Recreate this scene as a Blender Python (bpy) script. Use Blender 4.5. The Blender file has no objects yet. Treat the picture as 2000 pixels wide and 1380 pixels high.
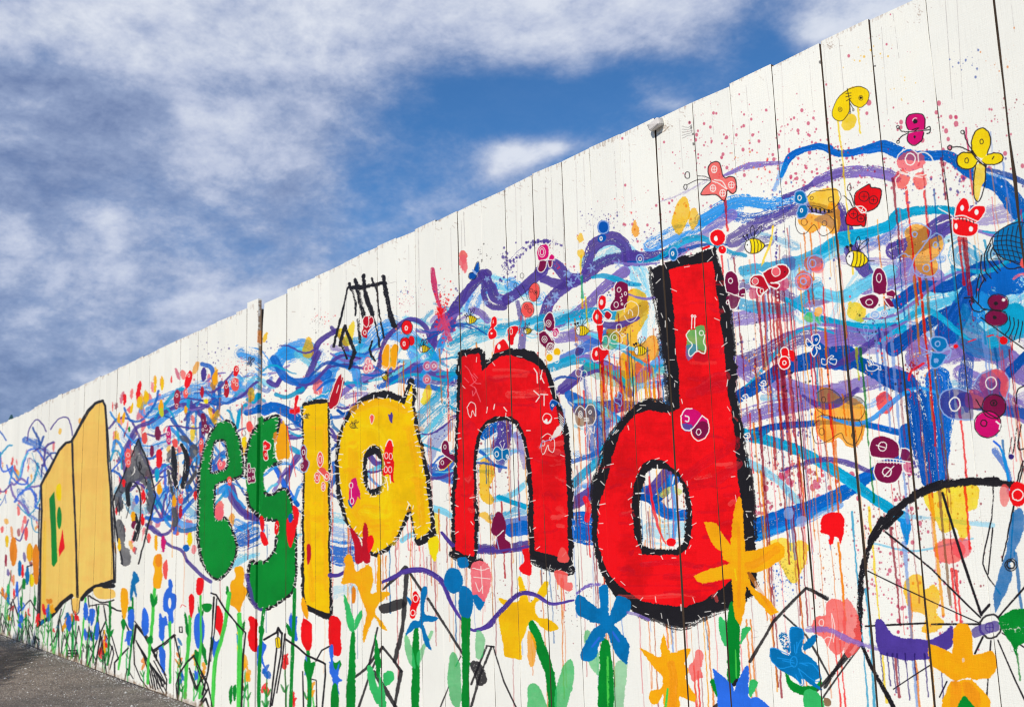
import bpy, math, random
import numpy as np
from mathutils import Matrix, Vector
random.seed(4)
# ---------------------------------------------------------------- place: the fence face is the plane y = 0, x runs along it, ground z = 0
D = 2.4                                   # metres from the camera to the fence plane
F35 = 1946.0                              # focal length in pixels of a 2000 px wide picture
def unit(v): v = np.array(v, float); return v / np.linalg.norm(v)
UP = unit([-392, 11990, F35]); HH = unit([-1492.7, -364.7, F35]); HH = unit(HH - UP * (HH @ UP))
XW = -HH; ZW = UP; YW = np.cross(ZW, XW)
if YW[2] < 0: YW = -YW
HC = .4845 * D; FH = 1.041 * D
sc = bpy.context.scene
cam_d = bpy.data.cameras.new('camera'); cam = bpy.data.objects.new('camera', cam_d); sc.collection.objects.link(cam); sc.camera = cam
R = Matrix(((XW[0], XW[1], -XW[2]), (YW[0], YW[1], -YW[2]), (ZW[0], ZW[1], -ZW[2])))
cam.matrix_world = Matrix.Translation((0, -D, HC)) @ R.to_4x4()
cam_d.sensor_width = 36; cam_d.lens = 36 * F35 / 2000; cam_d.clip_start = .05; cam_d.clip_end = 3000
cam_d.dof.use_dof = True; cam_d.dof.focus_distance = 3.3; cam_d.dof.aperture_fstop = 6.3
# ---------------------------------------------------------------- sun and sky
SUN_AZ = math.radians(24); SUN_EL = math.radians(38)       # azimuth measured from straight in front of the fence towards +x
sdir = Vector((math.sin(SUN_AZ) * math.cos(SUN_EL), -math.cos(SUN_AZ) * math.cos(SUN_EL), math.sin(SUN_EL)))
sd = bpy.data.lights.new('sun', 'SUN'); sd.energy = 4.25; sd.angle = math.radians(.6); sd.color = (1, .945, .87)
so = bpy.data.objects.new('sun', sd); sc.collection.objects.link(so); so.rotation_euler = sdir.to_track_quat('Z', 'Y').to_euler()
sc.view_settings.view_transform = 'Standard'; sc.view_settings.look = 'None'; sc.view_settings.exposure = 0; sc.view_settings.gamma = 1
sc.view_settings.use_curve_mapping = False
sc.cycles.filter_width = 1.15

def new_image(name, arr, srgb=True):
    h, w = arr.shape[:2]; im = bpy.data.images.new(name, w, h, alpha=False, float_buffer=not srgb)
    im.colorspace_settings.name = 'sRGB' if srgb else 'Non-Color'
    a = np.ones((h, w, 4), np.float32); a[..., :3] = arr[::-1]
    im.pixels.foreach_set(a.ravel()); im.update(); im.pack()
    return im

class NT:
    def __init__(s, tree): s.t = tree; s.l = tree.links
    def n(s, kind, **k):
        nd = s.t.nodes.new(kind)
        for a, v in k.items():
            if a == 'ins':
                for i, x in v.items():
                    if isinstance(x, bpy.types.NodeSocket): s.l.new(x, nd.inputs[i])
                    else: nd.inputs[i].default_value = x
            else: setattr(nd, a, v)
        return nd
    def m(s, op, a, b=0., c=0., clamp=False): return s.n('ShaderNodeMath', operation=op, use_clamp=clamp, ins={0: a, 1: b, 2: c}).outputs[0]
    def mix(s, f, a, b, bt='MIX'): return s.n('ShaderNodeMix', data_type='RGBA', blend_type=bt, ins={0: f, 6: a, 7: b}).outputs[2]
    def noise(s, v, sc_, det=4, ro=.55, dist=0., o=0): return s.n('ShaderNodeTexNoise', ins={'Vector': v, 'Scale': sc_, 'Detail': det, 'Roughness': ro, 'Distortion': dist}).outputs[o]
    def ss(s, x, a, b, lo=0., hi=1.): return s.n('ShaderNodeMapRange', interpolation_type='SMOOTHSTEP', ins={0: x, 1: a, 2: b, 3: lo, 4: hi}).outputs[0]

def build_sky():
    # large-scale layout of the cloud cover as a map over directions: R = cover, G = brightness of the cloud
    gy = np.array([-200, 0, 60, 120, 180, 240, 300, 360, 420, 480, 560, 640, 720, 900])
    T = """75:60 75:60 80:65 80:70 85:75 85:75 85:70 80:70 80:70 80:70 80:70 80:70 80:65 75:60 70:60 60:60 60:70 60:70
90:60 90:65 90:70 90:85 90:75 90:75 90:75 90:70 90:70 90:70 90:75 90:75 90:65 85:60 75:60 40:60 70:80 80:85
90:75 90:90 90:80 90:70 90:75 90:75 90:82 90:75 90:65 90:60 95:70 90:70 85:60 80:55 55:55 12:50 80:85 80:80
90:50 90:55 90:70 90:75 90:75 90:75 90:75 90:65 85:55 60:50 60:50 50:50 25:50 12:50 20:50 8:50 20:50 20:50
90:35 90:30 90:34 90:45 90:60 90:55 90:50 80:50 40:50 8:50 5:50 5:50 10:50 30:60 30:60 20:50 20:50 20:50
85:45 85:40 90:30 85:40 90:78 90:70 85:60 60:50 15:50 8:50 10:50 15:50 15:50 20:50 20:50 20:50 20:50 20:50
80:45 80:40 85:35 80:50 85:66 85:66 72:60 50:50 20:50 25:60 60:80 30:60 20:50 20:50 20:50 20:50 20:50 20:50
85:40 85:36 80:45 75:50 70:55 68:50 58:50 42:50 30:50 45:65 60:60 30:50 20:50 20:50 20:50 20:50 20:50 20:50
85:55 80:45 80:58 70:50 62:45 58:45 52:50 50:50 50:60 40:50 30:50 30:50 30:50 30:50 30:50 30:50 30:50 30:50
85:55 80:52 80:62 68:45 58:50 52:45 56:50 52:56 45:55 40:50 30:50 30:50 30:50 30:50 30:50 30:50 30:50 30:50
85:45 80:50 76:50 72:55 76:66 72:60 62:60 55:55 50:50 40:50 40:50 40:50 40:50 40:50 40:50 40:50 40:50 40:50
85:35 82:40 78:50 72:50 72:50 70:50 60:50 55:50 50:50 50:50 50:50 50:50 50:50 50:50 50:50 50:50 50:50 50:50
88:32 86:38 85:58 80:45 75:50 70:50 60:50 55:50 50:50 50:50 50:50 50:50 50:50 50:50 50:50 50:50 50:50 50:50
80:40 80:40 80:45 75:45 70:50 65:50 60:50 60:50 60:50 60:50 60:50 60:50 60:50 60:50 60:50 60:50 60:50 60:50"""
    G = np.array([[[float(v) / 100 for v in c.split(':')] for c in r_.split()] for r_ in T.split('\n')]); A = G[..., 0] + .16 * (np.arange(18) < 7)[None, :] * (gy > 130)[:, None]; B = G[..., 1] + .07 * (gy < 150)[:, None] + .03
    W, H = 1024, 512
    el = (np.arange(H)[::-1] + .5) / H * np.pi - np.pi / 2; az = (np.arange(W) + .5) / W * 2 * np.pi - np.pi      # image: u = atan2(y,-x) convention of Blender handled below
    AZ, EL = np.meshgrid(az, el)
    dx, dy, dz = np.cos(EL) * np.sin(AZ), np.cos(EL) * np.cos(AZ), np.sin(EL)            # az 0 = +y, positive to +x
    M = np.stack([XW, YW, ZW], 0); v = np.stack([dx, dy, dz], -1) @ M                      # right, up, forward
    f = np.maximum(v[..., 2], 1e-3); px = 1000 + F35 * v[..., 0] / f; py = 690 - F35 * v[..., 1] / f
    def samp(G):
        x = np.clip(px / 100, 0, 16.999); xi = x.astype(int); t = x - xi; t = t * t * (3 - 2 * t)
        y = np.clip(np.interp(py, gy, np.arange(len(gy))), 0, len(gy) - 1.001); yi = y.astype(int); u = y - yi; u = u * u * (3 - 2 * u)
        return (G[yi, xi] * (1 - t) + G[yi, xi + 1] * t) * (1 - u) + (G[yi + 1, xi] * (1 - t) + G[yi + 1, xi + 1] * t) * u
    # soft hand-over to an even, half-clouded sky outside the photographed part
    e = np.clip(np.minimum.reduce([(px + 500) / 400, (2500 - px) / 400, (py + 500) / 400, (1500 - py) / 200]), 0, 1) * (v[..., 2] > .05)
    a, b = samp(A), samp(B)
    for x, y, rx, ry, da, db in [(365, 212, 32, 28, 0, .2), (455, 250, 40, 26, 0, .18), (50, 450, 42, 26, .1, .4), (112, 508, 13, 26, .1, .3), (225, 440, 24, 60, .05, .14), (238, 515, 26, 16, 0, .22), (985, 300, 62, 30, .35, .25), (1062, 288, 26, 14, .5, .4), (945, 335, 34, 24, .4, .2), (1300, 195, 50, 18, .2, .3),
            (1080, 190, 170, 50, -.3, 0), (370, 575, 60, 12, .15, .3), (190, 712, 70, 9, .15, .4), (40, 642, 50, 12, .1, .2), (340, 625, 60, 8, .1, .2), (1600, 40, 60, 26, .1, .2)]:
        q = np.exp(-(((px - x) / rx) ** 2 + ((py - y) / ry) ** 2)); a = a + da * q; b = b + db * q
    a = a * e + .6 * (1 - e); b = b * e + .55 * (1 - e)
    im = new_image('cloud_layout', np.stack([a, b, a * 0], -1).astype(np.float32), srgb=False)
    w = bpy.data.worlds.new('World'); sc.world = w; w.use_nodes = True; w.node_tree.nodes.clear(); N = NT(w.node_tree)
    co = N.n('ShaderNodeTexCoord').outputs['Generated']; sp = N.n('ShaderNodeSeparateXYZ', ins={0: co}).outputs
    azn = N.m('ARCTAN2', sp[0], sp[1]); u = N.m('ADD', N.m('DIVIDE', azn, 2 * math.pi), .5)
    vv = N.m('ADD', N.m('DIVIDE', N.m('ARCSINE', sp[2]), math.pi), .5)
    zz = N.m('MAXIMUM', N.m('ADD', sp[2], .55), .2)
    pl = N.n('ShaderNodeCombineXYZ', ins={0: N.m('DIVIDE', sp[0], zz), 1: N.m('DIVIDE', sp[1], zz), 2: N.m('MULTIPLY', sp[2], 1.2)}).outputs[0]
    wv = N.n('ShaderNodeVectorMath', operation='SCALE', ins={0: N.n('ShaderNodeVectorMath', operation='SUBTRACT', ins={0: N.noise(pl, 2.2, 3, o=1), 1: (.5, .5, .5)}).outputs[0], 'Scale': .05}).outputs[0]
    uvw = N.n('ShaderNodeVectorMath', operation='ADD', ins={0: N.n('ShaderNodeCombineXYZ', ins={0: u, 1: vv, 2: 0.}).outputs[0], 1: N.n('ShaderNodeVectorMath', operation='MULTIPLY', ins={0: wv, 1: (.28, .5, 0)}).outputs[0]}).outputs[0]
    tx = N.n('ShaderNodeTexImage', image=im, interpolation='Cubic', extension='EXTEND', ins={0: uvw}); cs = N.n('ShaderNodeSeparateColor', ins={0: tx.outputs[0]}).outputs
    n1 = N.noise(pl, 5.2, 13, .72, .25); n2 = N.noise(pl, 19., 10, .7, .15); n5 = N.noise(pl, 46., 8, .65, .2); n3 = N.noise(N.n('ShaderNodeVectorMath', operation='ADD', ins={0: pl, 1: (7, 3, 1)}).outputs[0], 8.5, 12, .68, .25)
    up = N.n('ShaderNodeVectorMath', operation='MULTIPLY', ins={0: pl, 1: (.965, .965, 1.05)}).outputs[0]
    relief = N.m('ADD', N.m('SUBTRACT', n1, N.noise(up, 5.2, 13, .72, .25)), N.m('MULTIPLY', N.m('SUBTRACT', n2, N.noise(up, 19., 10, .7, .15)), .25))
    nn = N.m('ADD', N.m('MULTIPLY', n1, .65), N.m('MULTIPLY', n2, .35))
    cover = N.m('ADD', cs[0], N.m('MULTIPLY', N.m('SUBTRACT', nn, .5), 1.55))
    al = N.ss(cover, .1, 1.0, .04, .93)
    n4 = N.m('ADD', N.m('MULTIPLY', n3, .6), N.m('MULTIPLY', n2, .4))
    br = N.m('ADD', N.m('ADD', cs[1], N.m('MULTIPLY', N.m('SUBTRACT', n4, .5), .85)), N.m('ADD', N.m('MULTIPLY', N.m('SUBTRACT', n5, .5), .34), N.m('MULTIPLY', relief, .8)), clamp=True)
    cr = N.n('ShaderNodeValToRGB', ins={0: br}); r = cr.color_ramp
    stops = [(0, (98, 112, 148)), (.28, (120, 138, 178)), (.5, (150, 166, 200)), (.72, (192, 201, 224)), (1, (226, 231, 242))]
    while len(r.elements) < len(stops): r.elements.new(.5)
    for e_, (p, c) in zip(r.elements, stops): e_.position = p; e_.color = (*[((x / 255 + .055) / 1.055) ** 2.4 for x in c], 1)
    sk = N.n('ShaderNodeTexSky', sky_type='NISHITA', sun_disc=False, sun_elevation=SUN_EL, sun_rotation=math.atan2(sdir.x, sdir.y), altitude=0, air_density=1., dust_density=.3, ozone_density=2.5)
    K = .1
    cl = N.n('ShaderNodeVectorMath', operation='SCALE', ins={0: cr.outputs[0], 'Scale': 1.0 / K}).outputs[0]
    blue = N.mix(1., sk.outputs[0], (.36, .80, 1.18, 1), 'MULTIPLY')
    col = N.mix(al, blue, cl)
    bg = N.n('ShaderNodeBackground', ins={0: col, 1: K}); out = N.n('ShaderNodeOutputWorld', ins={0: bg.outputs[0]})
build_sky()
# ---------------------------------------------------------------- paint engine
class Tile:
    def __init__(s, n=1024, seed=3, octs=((8, 1.), (16, .7), (32, .5), (64, .4), (128, .3), (256, .2))):
        r = np.random.default_rng(seed); a = np.zeros((n, n), np.float32)
        for f, w in octs:
            g = r.random((f, f)).astype(np.float32)
            x = np.arange(n) * f / n; i = x.astype(int); t = x - i; t = (t * t * (3 - 2 * t)).astype(np.float32); j = (i + 1) % f
            rows = g[i] * (1 - t)[:, None] + g[j] * t[:, None]
            a += w * (rows[:, i] * (1 - t) + rows[:, j] * t)
        o = np.argsort(a.ravel(), kind='stable'); b = np.empty(n * n, np.float32); b[o] = np.linspace(0, 1, n * n, dtype=np.float32)
        s.a = b.reshape(n, n); s.n = n
    def __call__(s, x, y):
        n = s.n
        return s.a[(y.astype(np.int32)) % n, (x.astype(np.int32)) % n]
TN = Tile()
TF = Tile(seed=9, octs=((64, .5), (128, .7), (256, 1.), (512, .6)))
COL = dict(W=(250, 245, 234), blk=(30, 28, 32), red=(232, 12, 20), dred=(180, 10, 32), mar=(150, 20, 50), wine=(118, 14, 62), mag=(205, 8, 105),
           pink=(238, 100, 110), cor=(240, 84, 78), spk=(202, 62, 104), blu=(0, 96, 184), dbl=(0, 76, 160), roy=(42, 104, 214), mbl=(0, 108, 168), sky=(20, 140, 214), tq=(0, 156, 196),
           ltq=(96, 196, 222), pur=(74, 54, 140), lpu=(122, 100, 176), dpu=(58, 40, 120), yel=(250, 212, 10), oyel=(250, 190, 10), ora=(246, 166, 10), dor=(226, 130, 20),
           grn=(0, 128, 40), lgr=(70, 195, 70), mgr=(50, 180, 95), ylg=(190, 200, 40), ban=(250, 200, 100), gry=(74, 74, 80), lbl=(140, 170, 220), tea=(0, 170, 150),
           lap=(234, 190, 10), brn=(140, 110, 80), let=(240, 190, 0))
def lin(c):
    c = np.array(c, np.float32) / 255
    return np.where(c <= .04045, c / 12.92, ((c + .055) / 1.055) ** 2.4).astype(np.float32)
LC = {k: lin(v) for k, v in COL.items()}

class Canvas:
    """img: linear colour; PX,PY: drawing coordinates of every texel; idx(x,y): texel (col,row) of a drawing point"""
    def __init__(s, PX, PY, idx, px=1.0):
        s.PX = PX.astype(np.float32); s.PY = PY.astype(np.float32); s.idx = idx; s.h, s.w = PX.shape; s.aa = px
        s.img = np.empty((s.h, s.w, 3), np.float32); s.img[:] = LC['W']
        s.wet = np.zeros((s.h, s.w), np.float32)
        s.ox = s.oy = 0.; s.k = 1.; s.rng = np.random.default_rng(11)
    def fr(s, ox=0, oy=0, k=1.): s.ox, s.oy, s.k = ox, oy, float(k)
    def pts(s, p):
        if isinstance(p, str):
            p = [[float(v) for v in q.split(',')] for q in p.split()]
        p = np.array(p, float); return np.stack([s.ox + p[:, 0] / s.k, s.oy + p[:, 1] / s.k], 1)
    def box(s, P, pad):
        q = np.concatenate([P + d for d in ((-pad, -pad), (pad, pad), (-pad, pad), (pad, -pad))])
        c, r = s.idx(q[:, 0], q[:, 1])
        c0, c1 = int(max(0, np.floor(c.min()) - 1)), int(min(s.w, np.ceil(c.max()) + 2))
        r0, r1 = int(max(0, np.floor(r.min()) - 1)), int(min(s.h, np.ceil(r.max()) + 2))
        return (r0, r1, c0, c1) if c1 > c0 and r1 > r0 else None
    def lay(s, b, a, col, m):
        r0, r1, c0, c1 = b; v = s.img[r0:r1, c0:c1]; a = (np.clip(a, 0, 1) ** .72)[..., None]
        c = LC[col] if isinstance(col, str) else np.asarray(col, np.float32)
        if m == 'n': v += (c - v) * a
        else:      # glaze: transparent paint filters what lies under it
            f = np.clip(c / .9, 0, 1.05); g = v * f
            v += (g * .55 + c * .45 - v) * a
    @staticmethod
    def smooth(P, closed, n=6):
        if len(P) < 3: return P
        Q = np.concatenate([P[-1:], P, P[:2]]) if closed else np.concatenate([2 * P[:1] - P[1:2], P, 2 * P[-1:] - P[-2:-1]])
        t = np.linspace(0, 1, n, endpoint=False)[:, None]; o = []
        for i in range(1, len(Q) - 2):
            a, b, c, d = Q[i - 1], Q[i], Q[i + 1], Q[i + 2]
            o.append(.5 * (2 * b + (c - a) * t + (2 * a - 5 * b + 4 * c - d) * t ** 2 + (3 * b - a - 3 * c + d) * t ** 3))
        if not closed: o.append(Q[-2:-1])
        return np.concatenate(o)
    def st(s, col, w, p, a=1., dry=0., m='n', r=.12, sm=True, fade=0):
        P = s.pts(p)
        if sm: P = s.smooth(P, False, 4 if len(P) > 8 else 6)
        W = np.atleast_1d(np.array(w, float)) / s.k / 2
        if W.max() < 3.2 and len(P) > 2: P = P + np.stack([TN(P[:, 0] * 31 + P[:, 1] * 9, P[:, 1] * 27) - .5, TN(P[:, 1] * 23 + 50, P[:, 0] * 29) - .5], 1) * min(1.6, 1.1 * W.max())
        L = np.concatenate([[0], np.cumsum(np.hypot(*np.diff(P, axis=0).T))]); T = max(L[-1], 1e-6)
        wid = np.interp(L / T, np.linspace(0, 1, len(W)), W) if len(W) > 1 else np.full(len(P), W[0])
        b = s.box(P, wid.max() * 1.3 + s.aa * 2)
        if b is None: return
        r0, r1, c0, c1 = b; sh = (r1 - r0, c1 - c0)
        best = np.full(sh, 1e9, np.float32); tt = np.zeros(sh, np.float32); dd = np.zeros(sh, np.float32)
        for i in range(len(P) - 1):
            A, B = P[i], P[i + 1]; pad = max(wid[i], wid[i + 1]) * 1.3 + s.aa * 2
            bb = s.box(np.array([A, B]), pad)
            if bb is None: continue
            q0, q1, k0, k1 = bb; q0 = max(q0, r0); q1 = min(q1, r1); k0 = max(k0, c0); k1 = min(k1, c1)
            if q1 <= q0 or k1 <= k0: continue
            x = s.PX[q0:q1, k0:k1] - A[0]; y = s.PY[q0:q1, k0:k1] - A[1]
            u = B - A; l = float(np.hypot(*u)) + 1e-9; u = u / l
            t = np.clip(x * u[0] + y * u[1], 0, l); dx = x - t * u[0]; dy = y - t * u[1]
            d = np.hypot(dx, dy); hw = wid[i] + (wid[i + 1] - wid[i]) * t / l; v = d - hw
            o = (slice(q0 - r0, q1 - r0), slice(k0 - c0, k1 - c0)); mk = v < best[o]
            best[o][mk] = v[mk]; tt[o][mk] = (t + L[i])[mk]; dd[o][mk] = (np.sign(x * u[1] - y * u[0]) * d)[mk]
        X, Y = s.PX[r0:r1, c0:c1], s.PY[r0:r1, c0:c1]; wm = wid.mean()
        if r: best += (TN(X * 3, Y * 3) - .5) * 2 * r * min(wm, 14) + (TF(X * 2, Y * 2) - .5) * r * min(wm, 6)
        al = np.clip(.5 - best / s.aa, 0, 1); tone = None
        if dry or fade:
            seed = abs(P[0, 0] * 7 + P[0, 1] * 3)
            k = TN(dd * 22 + seed, tt * 1.1 + seed) * .55 + TF(dd * 9 + seed, tt * 1.7) * .25 + TF(X * 4, Y * 4) * .2
            e = np.clip(1 + best / (wm + 1e-6), 0, 1)
            th = dry * (.45 + .45 * e ** 3)
            if fade: th = th + fade * np.clip((tt / T - .55) / .45, 0, 1)
            al *= np.clip((k - th) / .12 + .3, 0, 1) if dry + fade > 0 else 1
            if wm > 3.5: tone = k
        else: al *= .93 + .07 * TF(X * 3, Y * 6)
        if tone is not None:
            c = LC[col]; q = (tone - .5)[..., None]; col = np.clip(c * (1 + .75 * q) + (.85 - c) * np.clip(q - .2, 0, 1) * (.2 if c.sum() > .06 else .02), 0, 1)
        s.lay(b, al * a, col, m)
    def pg(s, col, *ps, a=1., m='n', r=1.2, sm=True, dry=0., ol=None, ow=0, oc=None, oa=1., soft=0, var=.16):
        PP = [s.pts(p) for p in ps]; raw = PP
        if sm: PP = [s.smooth(P, True, 4) for P in PP]
        rr = r / (s.k if s.k > 1 else 1) if 0 else r
        b = s.box(PP[0], rr + soft + 3)
        if b is not None:
            r0, r1, c0, c1 = b; X, Y = s.PX[r0:r1, c0:c1], s.PY[r0:r1, c0:c1]
            ins = np.zeros(X.shape, bool); D = np.full(X.shape, 1e9, np.float32); lim = rr + soft + 4
            for P in PP:
                for i in range(len(P)):
                    A, B = P[i], P[(i + 1) % len(P)]
                    if A[1] != B[1]:
                        ins ^= ((A[1] > Y) != (B[1] > Y)) & (X < (B[0] - A[0]) * (Y - A[1]) / (B[1] - A[1]) + A[0])
                    bb = s.box(np.array([A, B]), lim)
                    if bb is None: continue
                    q0, q1, k0, k1 = bb; q0 = max(q0, r0); q1 = min(q1, r1); k0 = max(k0, c0); k1 = min(k1, c1)
                    if q1 <= q0 or k1 <= k0: continue
                    o = (slice(q0 - r0, q1 - r0), slice(k0 - c0, k1 - c0)); u = B - A; l = float(u @ u) + 1e-9
                    x = X[o] - A[0]; y = Y[o] - A[1]; t = np.clip((x * u[0] + y * u[1]) / l, 0, 1)
                    D[o] = np.minimum(D[o], np.hypot(x - t * u[0], y - t * u[1]))
            sd = np.where(ins, -D, D)
            if rr: sd = sd + (TN(X * 3, Y * 3) - .5) * 2 * rr + (TF(X * 2, Y * 2) - .5) * rr
            al = np.clip(.5 - sd / (s.aa + soft), 0, 1)
            n = TN(X * 3, Y * 5) * .6 + TF(X * 2, Y * 2) * .4
            if dry: al *= np.clip((n - dry) / .15 + .3, 0, 1)
            if m == 'g' or a < 1: al *= .9 + .1 * n
            s.lay(b, al * a, col, m)
            if var:
                r0, r1, c0, c1 = b; v = s.img[r0:r1, c0:c1]
                n2 = TN(X * 2.3 + 90, Y * 1.5) - .5; n3 = TN(X * .9 + 30, Y * 3.4 + 40) - .5
                v *= (1 + (al * var * (n2 * 1.15 + n3 * .6)))[..., None]
        if ow:
            o = s.ox, s.oy, s.k; s.fr()
            for P in PP: s.st(oc or 'blk', ow, np.concatenate([P, P[:1]]), sm=False, a=oa, r=.25)
            s.fr(*o)
    def el(s, col, x, y, rx, ry, ang=0, **k):
        t = np.linspace(0, 2 * np.pi, 12, endpoint=False); c, n = np.cos(np.radians(ang)), np.sin(np.radians(ang))
        s.pg(col, np.stack([x + rx * np.cos(t) * c - ry * np.sin(t) * n, y + rx * np.cos(t) * n + ry * np.sin(t) * c], 1), **k)
    def ring(s, col, w, x, y, rx, ry, a0=0, a1=370, ang=0, **k):
        t = np.radians(np.linspace(a0, a1, 14)); c, n = np.cos(np.radians(ang)), np.sin(np.radians(ang))
        s.st(col, w, np.stack([x + rx * np.cos(t) * c - ry * np.sin(t) * n, y + rx * np.cos(t) * n + ry * np.sin(t) * c], 1), **k)
    def plumb(s, x, y, l): return x if getattr(s, 'flat', 0) else x + (x - 608) / (y + 11300) * l
    def drip(s, col, x, y, l, w=2.4, a=.9, m='g'):
        """frame units in, runs straight down the wall"""
        X = s.ox + x / s.k; Y = s.oy + y / s.k; l = l / s.k; w = w / s.k if s.k > 1.01 else w
        n = max(3, int(l / 25)); o = s.ox, s.oy, s.k; s.fr(); g = s.rng
        P = []; off = 0
        for i in range(n + 1):
            yy = Y + l * i / n; P.append((s.plumb(X, Y, yy - Y) + off, yy)); off += g.normal(0, .55) + (g.normal(0, 1.2) if g.random() < .12 else 0)
        s.st(col, [w * 1.3, w, w * .85, w * .9, w * 1.15], P, a=a, m=m, r=.3); s.fr(*o)
    def dots(s, col, cx, cy, rx, ry, n, r0=.6, r1=2.2, a=.9, seed=0, shape='g', el=1.25):
        g = np.random.default_rng(seed * 7 + int(abs(cx) + 3 * abs(cy)))
        X0, Y0 = s.ox + cx / s.k, s.oy + cy / s.k; rx /= s.k; ry /= s.k
        q = g.normal(0, .45, (n, 2)) if shape == 'g' else g.uniform(-1, 1, (n, 2))
        c = LC[col] if isinstance(col, str) else col
        for i in range(n):
            x, y = X0 + q[i, 0] * rx, Y0 + q[i, 1] * ry; rr = r0 + (r1 - r0) * g.random() ** 3
            b = s.box(np.array([[x, y]]), rr * el + 1.5)
            if b is None: continue
            a0, a1, c0, c1 = b; dx = s.PX[a0:a1, c0:c1] - x; dy = (s.PY[a0:a1, c0:c1] - y) / el
            al = np.clip(.5 - (np.hypot(dx, dy) - rr) / max(s.aa, .8), 0, 1) * a
            v = s.img[a0:a1, c0:c1]; v += (c - v) * al[..., None]
    def stitch(s, p, n, l=(7, 12), w=1.7, col='W', off=(-6, 6), seed=1, closed=False, along=.45, a=.92):
        P = s.pts(p); o = s.ox, s.oy, s.k; s.fr()
        if closed: P = np.concatenate([P, P[:1]])
        P = s.smooth(P, False, 5); L = np.concatenate([[0], np.cumsum(np.hypot(*np.diff(P, axis=0).T))]); g = np.random.default_rng(seed)
        for i in range(n):
            t = (i + g.uniform(-.3, .3)) / n * L[-1]; j = min(max(np.searchsorted(L, t) - 1, 0), len(P) - 2)
            f = (t - L[j]) / max(L[j + 1] - L[j], 1e-6); q = P[j] + (P[j + 1] - P[j]) * f; u = P[j + 1] - P[j]; an = np.arctan2(u[1], u[0])
            an2 = an + (g.normal(0, .25) if g.random() < along else np.pi / 2 + g.normal(0, .5)); q = q + np.array([-np.sin(an), np.cos(an)]) * g.uniform(*off)
            h = g.uniform(*l) / 2; v = np.array([np.cos(an2), np.sin(an2)]) * h
            s.st(col, w * g.uniform(.8, 1.2), [q - v, q + v], sm=False, r=.1, a=a)
        s.fr(*o)
    # ---- motifs, drawn in frame units
    def bf(s, x, y, sz, ang=0, f='red', o='W', ow=1.6, a=1., m='n', ant=True, spots=1, wd=1., body=None, drip=0, dc=None, ratio=.75):
        """butterfly of two big and two small wings; sz = half span"""
        c, n = np.cos(np.radians(ang)), np.sin(np.radians(ang))
        tr = lambda q: [(x + (u * c * wd - v * n) * sz, y + (u * n * wd + v * c) * sz) for u, v in q]
        g = s.rng; j = lambda: g.uniform(-.06, .06)
        up = [(.04, 0), (.2, -.55 + j()), (.6 + j(), -.95 + j()), (.98, -.8 + j()), (.9 + j(), -.35), (.45, -.05)]
        lo = [(.04, .02), (.5, .02 + j()), (.8 + j(), .3), (.6, .72 * 1 + j()), (.25, .6), (.05, .3)]
        for sx in (1, -1):
            for k, w_ in enumerate((up, lo)):
                q = tr([(u * sx, v) for u, v in w_])
                if drip:
                    for _ in range(drip):
                        s.drip(dc or f, x + g.uniform(-.7, .7) * sz * wd, y + .3 * sz, g.uniform(30, 90) * s.k, 2.6 * (s.k if s.k > 1.01 else 1))
                s.pg(f, q, r=.6, a=a, m=m)
                if o: s.st(o, ow, q + q[:1], r=.15)
                if spots and o:
                    cx, cy, rr = ((.6 * sx, -.55, .2), (.42 * sx, .33, .14))[k]; (X, Y), = tr([(cx, cy)])
                    s.ring(o, ow * .8, X, Y, rr * sz * wd, rr * sz * 1.05, r=.15)
                    if spots > 1: s.el(o, X, Y, rr * sz * .3, rr * sz * .4, r=.2)
        b = body or o
        if b: s.st(b, ow * 1.5, tr([(0, -.32), (0, .4)]), sm=False)
        if ant and b:
            for sx in (1, -1):
                s.st(b, ow * .8, tr([(0, -.3), (.1 * sx, -.6), (.3 * sx, -.9)])); (X, Y), = tr([(.32 * sx, -.95)]); s.ring(b, ow * .7, X, Y, sz * .07, sz * .08)
    def bee(s, x, y, sz, ang=0, w=1.5, face='W'):
        c, n = np.cos(np.radians(ang)), np.sin(np.radians(ang))
        tr = lambda q: [(x + (u * c - v * n) * sz, y + (u * n + v * c) * sz) for u, v in q]
        body = [(-1, 0), (-.8, -.5), (-.25, -.72), (.4, -.6), (.95, 0), (.4, .58), (-.25, .7), (-.8, .5)]
        s.pg('yel', tr(body), r=.3)
        s.pg(face, tr([(-1, 0), (-.8, -.5), (-.5, -.66), (-.42, 0), (-.5, .66), (-.8, .5)]), r=.2)
        s.st('blk', w, tr(body + body[:1]))
        for u in (-.42, -.08, .25, .56): s.st('blk', w * .95, tr([(u, -.66 + abs(u) * .25), (u + .08, 0), (u, .66 - abs(u) * .25)]))
        s.st('blk', w, tr([(.95, 0), (1.5, -.08)]), sm=False)
        for q in ([(-.1, -.7), (-.35, -1.4), (-.15, -2.), (.05, -1.5), (-.1, -.7)], [(-.05, -.7), (.2, -1.4), (.75, -1.9), (.6, -1.3), (-.05, -.7)]): s.st('blk', w * .8, tr(q))
        for q in ([(-.55, -.6), (-.7, -1.1)], [(-.75, -.5), (-1.05, -.95)]): s.st('blk', w * .9, tr(q), sm=False); s.el('blk', *tr(q[1:])[0], sz * .1, sz * .1)
        s.el('blk', *tr([(-.72, -.15)])[0], sz * .06, sz * .07, r=0)
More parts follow.
